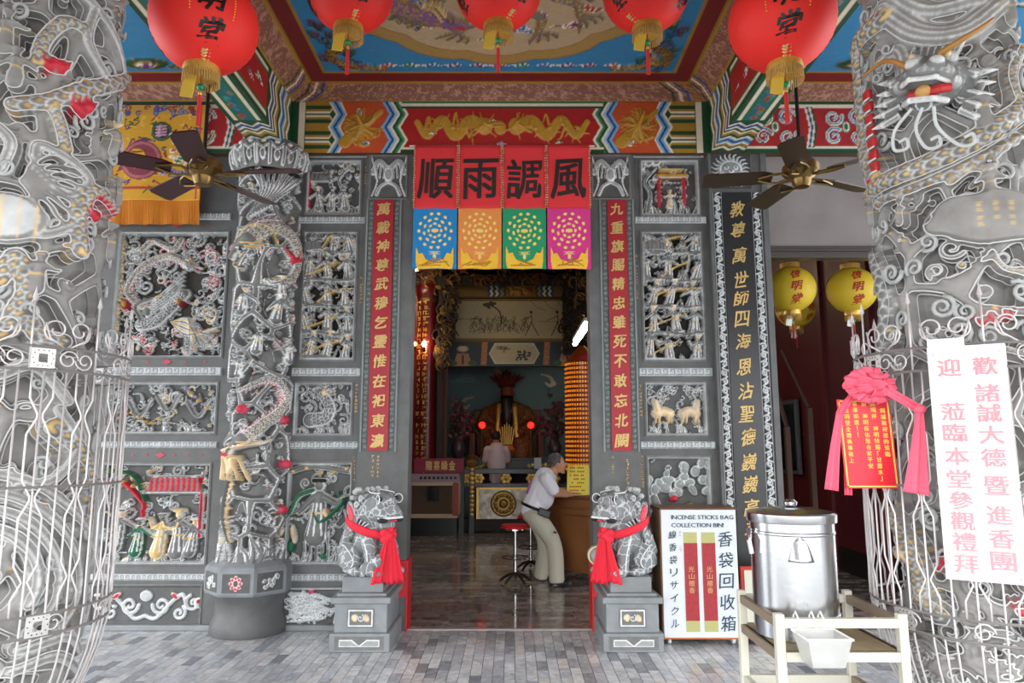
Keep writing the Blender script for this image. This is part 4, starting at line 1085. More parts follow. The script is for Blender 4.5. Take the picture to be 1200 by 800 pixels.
def deco_right(c, UV):
    q = lambda *p: [UV(a, b) for a, b in p]
    # mesh of cloud curls
    for k in range(70):
        c.curl(R_(0, c.W), R_(0, c.Hh), R_(.03, .06), 1.4, R_(0, 6), random.choice((-1, 1)), .012, R_(.06, .09), ST, WH)
    # long scaled bodies crossing the shaft
    c.stroke(bez(q((1200, 118), (1150, 160), (1085, 195), (1030, 222), (1008, 240)), 40), .062, .105, base=0, scales=(.045, GO, None), ew=.1)
    c.stroke(bez(q((1200, 150), (1150, 186), (1090, 215), (1035, 240)), 30), .03, .11, base=0, scales=(.035, lin('c09048'), None), ew=.1)
    c.stroke(bez(q((1036, 420), (1043, 370), (1038, 330), (1018, 300)), 30), .055, .10, base=0, scales=(.04, None, None), ew=.1)
    c.stroke(bez(q((1052, 600), (1075, 650), (1085, 700), (1105, 720)), 30), .055, .10, base=0, scales=(.04, GO, None), ew=.1)
    c.stroke(bez(q((1045, 20), (1012, 60), (1006, 110), (1013, 170), (1030, 205)), 40), .07, .11, base=0, scales=(.05, GO, RE), ew=.1)
    c.stroke(bez(q((1190, 60), (1180, 90), (1192, 130)), 16), .04, .09, base=0, scales=(.03, GO, None))
    # hoop of combed mane at the top
    c.stroke(bez(q((1040, 12), (1080, 40), (1125, 38), (1165, 5)), 30), .075, .10, ST, WH, base=0, ribs=6)
    c.stroke(bez(q((1050, -10), (1090, 15), (1140, 5)), 30), .05, .12, ST, WH, base=0, ribs=4)
    c.stroke(bez(q((1030, 75), (1055, 60), (1065, 110), (1080, 125)), 24), .05, .07, ST, WH, base=0, ribs=4)
    # plaque
    u, v = UV(1160, 255); c.blob(u, v, .20, .115, 0, .11, ST, WH, .07, flat=True)
    c.stroke([(u + .2 * math.cos(a) * (1 + .07 * math.sin(6 * a)), v + .115 * math.sin(a) * (1 + .07 * math.sin(6 * a))) for a in np.linspace(0, 2 * PI, 40)], .014, .115, ST, WH, .45)
    for i in range(3):
        for j in range(4 - i % 2):
            x, y = u - .05 + i * .05, v + .05 - j * .03
            for e in range(3): c.line([(x - .007, y - .008 + e * .008), (x + .007, y - .008 + e * .008)], .002, GO, .002); 
    for px, py, k in ((1152, 148, .22), (1156, 233, .18), (1030, 262, .16), (1178, 30, .2), (1060, 262, .13)): 
        u, v = UV(px, py); c.figure(u, v, k, ST, GO, R_(-.1, .1), .11)
    # claw, flames and blossoms
    for px, py, a in ((1115, 215, .3), (1195, 320, 2.6), (1150, 420, .2)): u, v = UV(px, py); c.leg(u, v, a, .1, .10)
    for px, py in ((1165, 380), (1180, 375), (1150, 382), (1110, 660), (1122, 655), (1195, 720), (1018, 205), (1104, 668)):
        u, v = UV(px, py)
        for k in range(3): c.stroke(bez([(u, v), (u + .02 * (k - 1), v + .03), (u + .03 * (k - 1) + .01, v + .07)], 8), .018, .09, RE, WH, .2, r1=.004)
    u, v = UV(1066, 645)
    for k in range(5): c.blob(u - .02 + .012 * k, v - .01 * abs(k - 2), .02, .05, .2 * (k - 2), .12, SKN, None)
    # rosettes and ribs near the foot
    for px, py in ((1085, 770), (1170, 765), (1130, 795)):
        u, v = UV(px, py)
        for r in (.1, .075, .05, .025): c.stroke([(u + r * math.cos(a), v + r * math.sin(a)) for a in np.linspace(0, 2 * PI, 24)], .010, .11, ST, WH, .5)
    for k in range(60): c.curl(R_(0, c.W), R_(0, .9), R_(.03, .07), 1.5, R_(0, 6), random.choice((-1, 1)), .011, R_(.06, .10), ST, WH)
    for k in range(90): c.blob(R_(0, c.W), R_(0, c.Hh), R_(.012, .02), h=R_(.06, .1), col=GO if random.random() < .4 else ST, edge=WH, ew=.3)
def deco_left(c, UV):
    q = lambda *p: [UV(a, b) for a, b in p]
    for k in range(60):
        c.curl(R_(0, c.W), R_(0, c.Hh), R_(.03, .06), 1.4, R_(0, 6), random.choice((-1, 1)), .012, R_(.05, .09), ST, WH)
    # flowing combed bands
    for pts in (((100, 0), (128, 40), (140, 90)), ((108, 12), (100, 50), (118, 88)), ((40, 185), (50, 172), (100, 210), (75, 230), (40, 200)), ((0, 150), (15, 170), (5, 200))):
        c.stroke(bez(q(*pts), 26), .035, .09, ST, WH, base=0, ribs=3)
    c.stroke(bez(q((150, 92), (100, 105), (60, 120), (20, 125)), 26), .05, .10, base=0, scales=(.045, lin('c89a50'), None), ew=.12)
    c.stroke(bez(q((90, 295), (88, 250), (105, 225), (125, 245)), 26), .05, .11, base=0, scales=(.04, GO, RE), ew=.1)
    c.stroke(bez(q((45, 75), (52, 50), (75, 28), (95, 35)), 26), .04, .10, base=0, scales=(.035, GO, None), ew=.1)
    c.stroke(bez(q((75, 175), (68, 145), (62, 130)), 16), .035, .10, base=0, scales=(.03, GO, None), ew=.1)
    c.stroke(bez(q((0, 390), (30, 372), (45, 395), (70, 400)), 26), .05, .10, base=0, scales=(.045, GO, None), ew=.1)
    c.stroke(bez(q((0, 330), (20, 300), (30, 340), (15, 370)), 22), .05, .09, base=0, scales=(.04, GO, None), ew=.1)
    c.stroke(bez(q((60, 500), (100, 560), (95, 620)), 22), .06, .09, base=0, scales=(.05, GO, None), ew=.1)
    for r in (62, 84, 105, 128):
        pts = [(-20 + r * 1.0 * math.cos(a), 675 - r * .95 * math.sin(a)) for a in np.linspace(-.6, 1.5, 12)]
        c.stroke(bez(q(*pts), 40), .032, .10, ST, WH, base=0, ribs=3)
    for pts in (((20, 760), (70, 745), (120, 760)), ((10, 785), (60, 768), (115, 785)), ((65, 480), (85, 520), (60, 560), (20, 570)), ((0, 440), (40, 430), (75, 470)), ((10, 250), (45, 275), (90, 262))):
        c.stroke(bez(q(*pts), 26), .035, .095, ST, WH, base=0, ribs=3)
    for px, py in ((58, 80), (70, 82), (92, 135), (100, 128), (105, 255), (86, 128), (128, 170)):
        u, v = UV(px, py)
        for k in range(3): c.stroke(bez([(u, v - .02), (u + .02 * (k - 1), v + .02), (u + .03 * (k - 1) + .01, v + .06)], 8), .02, .11, RE, None, r1=.004)
    u, v = UV(6, 255); c.blob(u, v, .14, .12, 0, .10, lin('c9cdce'), WH, .1, flat=True)
    for k in range(5): c.line([(u - .1 + .05 * k, v - .1), (u - .1 + .05 * k, v + .1)], .004, SKN)
    for px, py, k in ((20, 100, .2), (10, 60, .22), (120, 300, .2), (40, 340, .2), (140, 240, .18), (125, 180, .2)):
        u, v = UV(px, py); c.figure(u, v, k, ST, GO, R_(-.1, .1), .11)
    # outspread wing
    u, v = UV(28, 215)
    for k in range(9): c.stroke(bez([(u, v), (u + .12 * math.cos(1.3 - .3 * k), v + .12 * math.sin(1.3 - .3 * k)), (u + .24 * math.cos(1.2 - .3 * k), v + .2 * math.sin(1.2 - .3 * k) - .03)], 10), .018, .105, ST, WH, .4, r1=.008)
    for k in range(90): c.blob(R_(0, c.W), R_(0, c.Hh), R_(.012, .022), h=R_(.06, .1), col=lin('c89a58') if random.random() < .45 else ST, edge=WH, ew=.3)
colR, cvR, aR = make_column('dragon_column', 'carved stone dragon column with white outlined clouds, beside the steel bin', CR, .295, math.radians(204), .45, 4.249, 205, deco_right, 'free-standing dragon columns', seed=5, cells_n=56)
colL, cvL, aL = make_column('dragon_column', 'carved stone dragon column with combed ribbed coils at left edge of porch', CL, .295, math.radians(204), .45, 4.249, 205, deco_left, 'free-standing dragon columns', seed=11, cells_n=56)
for o, C in ((colR, CR), (colL, CL)):
    MB().lathe([(.40, 0), (.40, .09), (.36, .13), (.34, .2), (.38, .28), (.40, .34), (.37, .42), (.31, .47), (.2, .5)], 40, (C[0], C[1], 0)).build('pedestal', M_STONEL, o)
# high-relief dragon head standing off the right column
def on_col(C, px, py, R):
    a, z = col_pix(C, R, px, py); return Vector((C[0] + R * math.cos(a), C[1] + R * math.sin(a), z)), a
p, a = on_col(CR, 1092, 98, .36)
fw = Vector((math.cos(a), math.sin(a), 0)); rt = Vector((-math.sin(a), math.cos(a), 0)); up = Vector((0, 0, 1))
HM = Matrix((rt.to_4d(), fw.to_4d(), up.to_4d(), (0, 0, 0, 1))).transposed(); HM[3] = (0, 0, 0, 1)
HM = Matrix.Translation(p) @ Matrix([[rt[i], fw[i], up[i], 0] for i in range(3)] + [[0, 0, 0, 1]]) @ Matrix.Rotation(.18, 4, 'Y')
K = .18
def hp(x, y, z): return HM @ Vector((x * K, y * K, z * K))
hd = MB()
hd.ell((0, 0, 0), 1, 20, 14, M=HM @ Matrix.Diagonal((K * .85, K * .8, K * .68, 1)))
hd.ell((0, 0, 0), 1, 20, 12, M=Matrix.Translation(hp(.05, .75, -.12) - Vector()) @ HM.to_3x3().to_4x4() @ Matrix.Diagonal((K * .62, K * .6, K * .36, 1)))
for sg in (-1, 1):
    R3 = HM.to_3x3().to_4x4()
    def E(x, y, z, a_, b_, c_): hd.ell((0, 0, 0), 1, 14, 10, M=Matrix.Translation(hp(x, y, z)) @ R3 @ Matrix.Diagonal((K * a_, K * b_, K * c_, 1)))
    E(sg * .38, .55, .38, .26, .24, .22); E(sg * .26, 1.2, .05, .2, .18, .17); E(sg * .55, .62, -.28, .25, .3, .2)
    hd.tube([hp(sg * .6, .1, .2), hp(sg * .95, .0, .1), hp(sg * 1.25, -.2, .25)], [K * .2, K * .16, K * .03], 8)
    for k in range(5): hd.tube([hp(sg * .7, -.1, .25 - .25 * k), hp(sg * 1.1, -.1, .2 - .3 * k), hp(sg * 1.45, -.3, .3 - .33 * k)], [K * .13, K * .11, K * .02], 6)
hd.tube([hp(-.6, .75, -.34), hp(-.3, 1.25, -.36), hp(.3, 1.25, -.36), hp(.6, .75, -.34)], K * .08, 8)
hd.tube([hp(-.5, .5, -.72), hp(-.28, 1.0, -.82), hp(.28, 1.0, -.82), hp(.5, .5, -.72)], K * .09, 8)
hd.tube([hp(0, .2, -.4), hp(0, .75, -.85)], [K * .5, K * .2], 10)
for k in range(7): hd.tube([hp(-.45 + .15 * k, .3, .5), hp(-.5 + .17 * k, .1, .85), hp(-.55 + .2 * k, -.1, 1.15)], [K * .13, K * .12, K * .03], 6)
M_EDGE = None
def edge_stone(name, base, light, lo=.505, hi=.56):
    m = bpy.data.materials.new(name); m.use_nodes = True; N = m.node_tree.nodes; L = m.node_tree.links; b = N['Principled BSDF']
    g = N.new('ShaderNodeNewGeometry'); mr = N.new('ShaderNodeMapRange'); mr.inputs[1].default_value = lo; mr.inputs[2].default_value = hi
    L.new(g.outputs['Pointiness'], mr.inputs[0]); mx = N.new('ShaderNodeMix'); mx.data_type = 'RGBA'
    mx.inputs[6].default_value = (*lin(base), 1); mx.inputs[7].default_value = (*lin(light), 1); L.new(mr.outputs[0], mx.inputs[0]); L.new(mx.outputs[2], b.inputs['Base Color'])
    b.inputs['Roughness'].default_value = .6
    return m
M_EDGE = edge_stone('stone with white painted ridges', '7c7e7e', 'e6eaea', .507, .532)
head = hd.build('dragon_head', M_EDGE, colR, smooth=True, remesh=.006)
mb = MB()
for sg in (-1, 1): mb.ell(hp(sg * .4, .8, .42), K * .11, 10, 8)
mb.build('eye', mat('eye paint', 'd9c9a0', .4), head)
MB().ell(hp(.0, .95, -.6), (K * .2, K * .2, K * .17), 12, 8).build('pearl', mat('pearl paint', 'c89a5a', .4), head)
MB().tube([hp(-.35, .7, -.58), hp(0, .9, -.62), hp(.4, .95, -.56), hp(.55, .8, -.5)], K * .12, 8).build('tongue', M_REDB, head)
for pts in (((.25, .95, .35), (.7, 1.0, .6), (1.15, .8, 1.0), (1.3, .6, 1.25)), ((-.4, .9, .1), (-.8, .9, .35), (-1.2, .6, .5), (-1.7, .2, .35))):
    MB().tube(bez([hp(*q) for q in pts], 18), list(np.linspace(K * .09, K * .035, len(bez([hp(*q) for q in pts], 18)))), 8).build('whisker', mat('ochre paint', 'b07c3c', .5), head)
for sx in (-.25, 0, .25):
    MB().tube(bez([hp(sx, .8, -.95), hp(sx * 2 - .15, .5, -1.4), hp(sx * 3 + .1, .3, -1.85), hp(sx * 3 + .42, .35, -1.85), hp(sx * 3 + .38, .35, -1.6), hp(sx * 3 + .2, .36, -1.68)], 30), K * .045, 7).build('beard_strand', mat('white stone paint', 'cfd4d4', .6), head)
for k in range(7):
    p_, a_ = on_col(CR, 1017 + 1.4 * k, 112 + 14 * k, .385)
    MB().box(-.012, .014, -.030, .030, -.025, .025, M=Matrix.Translation(p_) @ Matrix.Rotation(a_, 4, 'Z')).build('belly_plate', M_REDB, colR, bev=.008)
    MB().tube([p_ + Matrix.Rotation(a_, 3, 'Z') @ Vector(q) for q in ((.012, -.034, -.03), (.02, 0, -.032), (.012, .034, -.03))], .005, 6).build('plate_rim', M_WHITE, colR)
# loose cloud curls standing off the shafts
def curl_mesh(R, turns, r, flip):
    pts = []
    for k in np.linspace(0, 1, 18):
        a = flip * k * turns * 2 * PI; q = R * (1 - .8 * k); pts.append((.018 * math.sin(k * PI), q * math.cos(a) - R * .4, q * math.sin(a)))
    pts = [(-.05, -R * .2, -R * 1.9), (-.01, R * .3, -R * 1.2)] + pts if False else pts
    return MB().tube(pts, list(np.linspace(r, r * .6, len(pts))), 7)
M_CURL = mat('pale stone ridge', 'b4b8b8', .6, noise=(20, .15))
for o, C, sd_ in ((colR, CR, 1), (colL, CL, 2)):
    ms = []
    q_ = random.Random(sd_); af = math.atan2(-C[1], -C[0])
    for k in range(90):
        v = k % 5; a = af + q_.uniform(-1.65, 1.65); z = q_.uniform(.55, 4.1)
        Rm = Matrix.Rotation(a, 4, 'Z') @ Matrix.Translation((.345 + q_.uniform(-.015, .02), 0, z)) @ Matrix.Rotation(q_.uniform(0, 6.3), 4, 'X')
        if k < 5:
            ob = curl_mesh((.032, .045, .055, .038, .05)[v], (1.3, 1.5, 1.7, 1.2, 1.4)[v], (.009, .011, .012, .010, .011)[v], 1 if v % 2 else -1).build('cloud_curl', M_CURL, o, smooth=True, local=True); ms.append(ob.data); ob.matrix_local = Rm
        else: link(bpy.data.objects.new('cloud_curl', ms[v]), o, Rm)
ST = ST_F
# round engaged column of the facade
def deco_eng(c, UV):
    W, H = c.W, c.Hh
    c.noise_fill(330, .045, .05, 0.0, [GO, GO, RE])
    c.dragon([(.30 * W, H * .80), (.55 * W, H * .84), (.80 * W, H * .80), (.75 * W, H * .72), (.5 * W, H * .70)], .075, .10, dot=GO, fin=RE, hd=1.1)
    for k in range(9): c.stroke(bez([(.3 * W + .02 * k, H * (.86 + .004 * k)), (.42 * W + .02 * k, H * .93), (.35 * W + .05 * k, H * .985)], 14), .016, .09, ST, WH, .4)
    c.stroke(bez([(.2 * W, H * .80), (.35 * W, H * .84), (.5 * W, H * .835), (.58 * W, H * .80)]), .009, .13, GO, None)
    for k in range(5): c.stroke(bez([(.72 * W, H * .755), ((.68 + .05 * k) * W, H * .775), ((.62 + .08 * k) * W, H * .795)], 8), .014, .12, RE, None, r1=.004)
    c.dragon([(.35 * W, H * .30), (.55 * W, H * .34), (.75 * W, H * .40), (.6 * W, H * .45), (.3 * W, H * .42)], .06, .09, dot=SKN, fin=RE)
    for u, v, k in ((.3, .62, .25), (.6, .60, .28), (.45, .52, .25), (.75, .5, .24), (.3, .46, .2), (.65, .655, .25)): c.figure(u * W, v * H, k, ST, GO, R_(-.2, .2), .10)
    for u, v in ((.35, .375), (.72, .35), (.78, .24), (.75, .13), (.2, .26)): c.blob(u * W, v * H, .045, h=.11, col=RE, edge=PNK, ew=.3)
    for k in range(4): c.stroke(bez([(.3 * W, .22 * H), ((.22 + .04 * k) * W, .26 * H), ((.2 + .08 * k) * W, .205 * H)], 8), .015, .12, SKN, None)
    c.stroke(bez([(.2 * W, .275 * H), (.35 * W, .285 * H), (.5 * W, .29 * H), (.6 * W, .3 * H)]), .028, .12, SKN, WH, .2, r1=.012)
    c.stroke(bez([(.25 * W, .2 * H), (.22 * W, .12 * H), (.3 * W, .06 * H)]), .04, .09, lin('4a4c4a'), SKN, .3, r1=.02)
    c.rocks(0, W, 0, .22, 10, .07)
CE = (-2.375, 6.72)
zb, zt = wz(664, 6.45), wz(196, 6.45)
colE, cvE, aE = make_column('facade_column', 'round stone column with coiled dragon and red blossoms between carved wall panels', CE, .25, math.radians(200), zb, zt, 165, deco_eng, None, seed=21, cells_n=40)
MB().lathe([(.33, 0), (.34, .02), (.33, .10), (.30, .16), (.30, .26), (.34, .33), (.36, .36)], 40, (CE[0], CE[1], 0)).build('round_foot', M_STONE, colE)
MB().lathe([(.385, .36), (.395, .38), (.395, .57), (.375, .60), (.31, .645), (.27, .66), (.26, zb + .02)], 8, (CE[0], CE[1], 0), a0=PI / 8, a1=PI / 8 + 2 * PI).build('octagon_band', M_STONEL, colE, smooth=False)
for k in range(-1, 2):
    a = -PI / 2 + .23 + k * PI / 4 * 1.0
    a = -PI / 2 + k * PI / 4
    n = Vector((math.cos(a), math.sin(a), 0)); t = Vector((-n.y, n.x, 0)); r = .395 * math.cos(PI / 8)
    c = Cv(.24, .16, 200, STD, 0)
    if k == 0:
        for e in range(8): c.blob(.12 + .04 * math.cos(e * PI / 4), .08 + .045 * math.sin(e * PI / 4), .022, .016, e * PI / 4, .012, RE, WH, .25)
    else:
        for e in range(14): c.blob(R_(.03, .21), R_(.03, .13), .022, .016, R_(0, 3), .012, lin('9aa19f'), WH, .35)
    c.mesh('carved_face', lambda U, V, H, n=n, t=t: (CE[0] + n.x * (r + .003 + H) + t.x * (U - .12), CE[1] + n.y * (r + .003 + H) + t.y * (U - .12), .395 + V), M_CARVE, colE)
# its capital, carved like a draped bell
zc0, zc1 = wz(198, 6.45), 4.55
c = Cv(PI * .4, zc1 - zc0, 110, ST, 0)
for k in range(9):
    u = .05 + k * .14; c.stroke(bez([(u, c.Hh * .75), (u + .07, c.Hh * .55), (u + .14, c.Hh * .75)], 10), .016, .03, ST, WH, .4); c.stroke([(u, .1 * c.Hh), (u, .7 * c.Hh)], .022, .03, ST, WH, .35); c.blob(u + .07, .35 * c.Hh, .035, .06, 0, .03, ST, WH, .3); c.blob(u + .07, .8 * c.Hh, .03, .02, 0, .03, GO, WH, .3)
c.mesh('capital', lambda U, V, H: (CE[0] + (.31 + .05 * np.sin(V / c.Hh * PI) + H) * np.cos(PI + U / .4), CE[1] - .04 + (.31 + .05 * np.sin(V / c.Hh * PI) + H) * np.sin(PI + U / .4), zc0 + V), M_CARVE2, colE)
# ------------------------------------------------------------------ the hall behind the door
HX0, HX1, HY1, HZ = -4.6, 4.4, 17.2, 5.3
M_DRED = mat('deep red wall paint', '500a10', .5, noise=(3, .15))
wb = struct('wall_back')
MB().box(HX0, HX1, HY1, HY1 + .2, 0, HZ).build('plaster', mat('dim hall plaster', '4a3428', .7), wb, smooth=False)
w2 = struct('wall_left.001'); MB().box(HX0 - .2, HX0, WY + .4, HY1 + .2, 0, HZ).build('plaster', M_DRED, w2, smooth=False)
w3 = struct('wall_right.002'); MB().box(HX1, HX1 + .2, WY + .4, HY1 + .2, .32, HZ).build('red_panelling', M_DRED, w3, smooth=False)
MB().box(HX1 - .01, HX1 + .2, WY + .4, HY1 + .2, 0, .32).build('black_skirting', M_BLACK, w3, smooth=False)
for y in (8.6, 9.95, 11.9, 13.5): MB().box(HX1 - .05, HX1, y - .06, y + .06, 0, HZ).build('post', mat('red post paint', '5a1416', .45), w3, smooth=False)
ch = struct('ceiling.004'); MB().box(HX0, HX1 + .2, WY + .4, HY1 + .2, HZ, HZ + .15).build('boards', mat('hall ceiling boards', '4a2e20', .7), ch, smooth=False)
for k in range(9): MB().box(HX0, HX1, 7.6 + k * 1.1, 7.75 + k * 1.1, HZ - .2, HZ).build('joist', mat('joist wood', '4a1a14', .6), ch, smooth=False)
lt = struct('trim_7'); MB().box(JL, JR, WY + .1, WY + .38, 3.75, 4.52).build('lintel', M_WOOD, lt, smooth=False)
MB().box(JL, JR, WY + .06, WY + .1, 3.95, 4.5).build('lintel_board', M_RED, lt, smooth=False)
sc_ = struct('wall_inner'); MB().box(-3.2, -1.75, 14.75, 14.9, 0, HZ).build('red_screen', M_RED, sc_, smooth=False)
# low red gate stops
for x, lab in ((JL + .011, 'red board standing at door jamb behind the left stone lion'), (JR - .011, 'red board standing at door jamb behind the right stone lion')):
    sg = 1 if x < 0 else -1
    t = thing('threshold_board', lab, 'board', (x, WY, 0), 0, 'threshold boards')
    MB().box(x - .009, x + .009, WY - .06, WY + .2, 0, .62).build('panel', mat('signal red paint', 'c8202a', .5), t, smooth=False, bev=.004)
    MB().box(x - sg * .1, x + sg * .0, WY - .085, WY - .052, .3, .62).build('end_board', mat('signal red paint'), t, smooth=False, bev=.004)
# red pillar with gilt couplet
PY = 14.35
p = P(500, 420, PY); t = thing('red_pillar', 'red lacquered pillar with a gold couplet strip inside the door', 'pillar', (p.x, PY, 0))
MB().lathe([(.28, 0), (.29, .12), (.22, .2), (.2, .24), (.2, 4.6), (.23, 4.7), (.23, 4.9), (.2, 4.95), (.2, HZ)], 28, (p.x, PY, 0)).build('shaft', mat('dark red lacquer', '5e0c12', .3), t)
MB().lathe([(.203, wz(355, PY)), (.207, wz(350, PY)), (.207, wz(322, PY))], 28, (p.x, PY, 0)).build('bronze_sleeve', mat('bronze sleeve', '6a5434', .4, .6), t)
def gold_marks(parent, x, y, z0, z1, r, w, name='gold_couplet', m=None):
    mb = MB(); q = random.Random(5)
    z = z1
    while z > z0:
        for k in range(4):
            a = q.uniform(-.5, .2) * w; b = q.uniform(-.4, .4) * w
            mb.box(x + a, x + a + w * .75, y - r - .012, y - r + .05, z + b, z + b + w * .14) if k % 2 else mb.box(x + a, x + a + w * .16, y - r - .012, y - r + .05, z - w * .45, z + w * .45)
        z -= w * 1.25
    return mb.build(name, m or M_GOLD, parent, smooth=False)
for dx in (-.13, -.02): gold_marks(t, p.x + dx, PY, .6, wz(356, PY), .2 * math.cos(math.asin(min(.9, abs(dx) / .2))), .09)
def bulb(px, py, Y, r, col, st, name, lab):
    q = P(px, py, Y); t = thing(name, lab, 'lamp', (q.x, Y, q.z - .16))
    MB().lathe([(.025, -.16), (.03, -.13), (.022, -.09), (.022, -.04)], 10, (q.x, Y, q.z)).build('socket', M_BLACK, t)
    MB().ell((q.x, Y, q.z), (r, r, r * 1.4), 12, 10).build('glass_bulb', mat('lit bulb ' + col, col, emit=(col, st)), t)
    MB().tube([(q.x, Y, q.z - .15), (q.x - .12, Y + .1, q.z - .2)], .01, 6).build('arm', M_GOLD, t)
    return t
bulb(497, 403, 13.9, .045, 'ffd9a0', 60, 'wall_lamp', 'lit warm bulb glowing beside the red pillar')
bulb(486, 403, 14.4, .035, 'ff5a30', 30, 'wall_lamp', 'small red lit bulb on the red wall left of pillar')
# fluorescent tube overhead, running into the depth
t = thing('tube_lamp', 'bright white fluorescent tube hanging inside the door, upper right', 'lamp', (1.01, 10.6, 3.26))
MB().tube([(1.03, 9.5, 3.27), (1.0, 11.2, 3.25)], .035, 10).build('tube', mat('fluorescent white', 'ffffff', emit=('f4f8ff', 26)), t)
MB().box(.97, 1.07, 9.45, 11.25, 3.31, 3.36).build('batten', M_WHITE, t, smooth=False)
for y in (9.7, 11.0): MB().tube([(1.02, y, 3.36), (1.02, y, HZ)], .008, 6).build('hanger', M_BLACK, t)
for x, y, k in ((-1.6, 9.5, 0), (-2.4, 13.2, 2), (2.4, 14.0, 3)):  # unseen lamps added to brighten the hall
    t = thing('added_fill_lamp', ['fluorescent batten under hall ceiling near the red door', 'fluorescent batten under hall ceiling near the side opening', 'fluorescent batten under hall ceiling before the altar, left', 'fluorescent batten under hall ceiling before the altar, right'][k], 'lamp', (x, y, HZ - .35), 0, 'hall ceiling lamps')
    MB().tube([(x - .6, y, HZ - .34), (x + .6, y, HZ - .34)], .02, 8).build('tube', mat('warm fill light', 'fff0d8', emit=('ffe2b8', 36)), t)
    MB().box(x - .62, x + .62, y - .04, y + .04, HZ - .31, HZ - .2).build('batten', M_WHITE, t, smooth=False)
# gilded carved archway
aw = thing('carved_archway', 'dark gilt carved archway framing the ink painting below the door banners', 'archway', (P(600, 330, 14.15).x, 14.15, 0))
def carved_bracket(name, regions, Y, n, cols):
    q = P((regions[0][0] + regions[0][2]) / 2, regions[0][3], Y)
    t = bpy.data.objects.new(name, None); link(t, aw, Matrix.Translation(Vector((q.x, Y, q.z)) - WM[aw.name].translation))
    for (a, b, cc, d) in regions:
        q0, q1 = P(a, d, Y), P(cc, b, Y)
        MB().box(q0.x, q1.x, Y, Y + .08, q0.z, q1.z).build('backboard', mat('bracket backing', '1c1410', .7), t, smooth=False)
        mbs = [MB(), MB(), MB()]
        for i in range(n):
            x, z = R_(q0.x, q1.x), R_(q0.z, q1.z); k = R_(.04, .095); w = random.choice(mbs)
            if random.random() < .5: w.ell((x, Y - R_(0, .06), z), (k, k * .6, k * .55), 8, 5, M=Matrix.Rotation(R_(0, 3), 4, 'Y'))
            else: w.tube([(x + k * 1.3 * math.cos(u), Y - .03 - .01 * u, z + k * 1.3 * math.sin(u)) for u in np.linspace(0, 4.5, 7)], [k * .3] * 6 + [k * .1], 5)
        for w, m, nm in zip(mbs, cols, ('carved_leaves', 'carved_figures', 'carved_scrolls')):
            if w.v: tag(w.build(nm, m, t), kind='stuff')
    return t
M_OG = mat('old gold', '7a5a24', .45, .35, noise=(30, .3)); M_OW = mat('aged wood', '2c1d14', .6); M_OR = mat('old red gilt', '5a2a1c', .5)
carved_bracket('carved_bracket', [(513, 335, 534, 400), (513, 398, 524, 430)], 14.2, 60, (M_OG, M_OW, M_OW))
carved_bracket('carved_bracket', [(660, 335, 694, 415)], 14.2, 80, (M_OG, M_OW, M_OW))
carved_bracket('carved_frieze', [(480, 300, 700, 334)], 14.2, 170, (M_OG, M_OW, M_OR))
for x in (wx(516, 400, 14.1), wx(698, 400, 14.1)): MB().box(x - .06, x + .06, 14.21, 14.34, 0, wz(300, 14.2)).build('post', M_OW, aw, smooth=False)
# painted tie beam and ink panels over the altar
scr = thing('altar_screen', 'painted altar screen of tie beam, long ink painting and painted frieze', 'screen', (P(596, 400, 14.5).x, 14.6, 0))
for px in (522, 688): MB().box(P(px, 400, 14.55).x - .05, P(px, 400, 14.55).x + .05, 14.7, 14.8, 0, wz(333, 14.6)).build('post', M_OR if 'M_OR' in globals() else M_WOOD, scr, smooth=False)
def board(name, lab, cat, a, b, c_, d, Y, fn, res, m=None, thick=.06, tilt=0.0):
    q0, q1 = P(a, d, Y), P(c_, b, Y)
    if cat is None:
        t = bpy.data.objects.new(name, None); link(t, scr, Matrix.Translation(Vector(((q0.x + q1.x) / 2, Y, q0.z)) - WM[scr.name].translation)); t['label'] = lab
    else: t = thing(name, lab, cat, ((q0.x + q1.x) / 2, Y, q0.z))
    cv = Cv(q1.x - q0.x, q1.z - q0.z, res, (0, 0, 0), 0); fn(cv)
    cv.mesh('painted_face', wallp(q0.x, q0.z, Y), m or M_PAINT, t)
    MB().box(q0.x, q1.x, Y + .004, Y + thick, q0.z, q1.z).build('backing', M_WOOD, t, smooth=False)
    return t, q0, q1
def f_tie(c):
    W, H = c.W, c.Hh; c.rect(0, 0, W, H, lin('8a6a2c')); c.rect(0, 0, W, .12 * H, lin('5a4420')); c.rect(0, .88 * H, W, H, lin('5a4420'))
    for sg in (0, 1):
        for i, cl in enumerate((NAV, CRM, DGR, CRM, NAV, lin('b08a3c'), DGR)):
            u = .28 * W + i * .055; f = (lambda x: x) if sg == 0 else (lambda x: W - x)
            L = [(f(u + (.04 if j % 2 else 0)), H * (.12 + .76 * j / 4)) for j in range(5)]; c.poly(L + [(a + (.05 if sg == 0 else -.05), b) for a, b in reversed(L)], cl)
    c.rect(.42 * W, .2 * H, .58 * W, .8 * H, lin('8a3a1c'))
    for k in range(30): c.curl(R_(.43, .57) * W, R_(.25, .75) * H, .03, 1.2, R_(0, 6), 1, .01, .004, GD, None, base='surf')
board('tie_beam', 'small painted tie beam with blue zigzag bands above the ink painting', None, 520, 333, 700, 349, 14.6, f_tie, 110, thick=.12)
INK = lin('2c2a24')
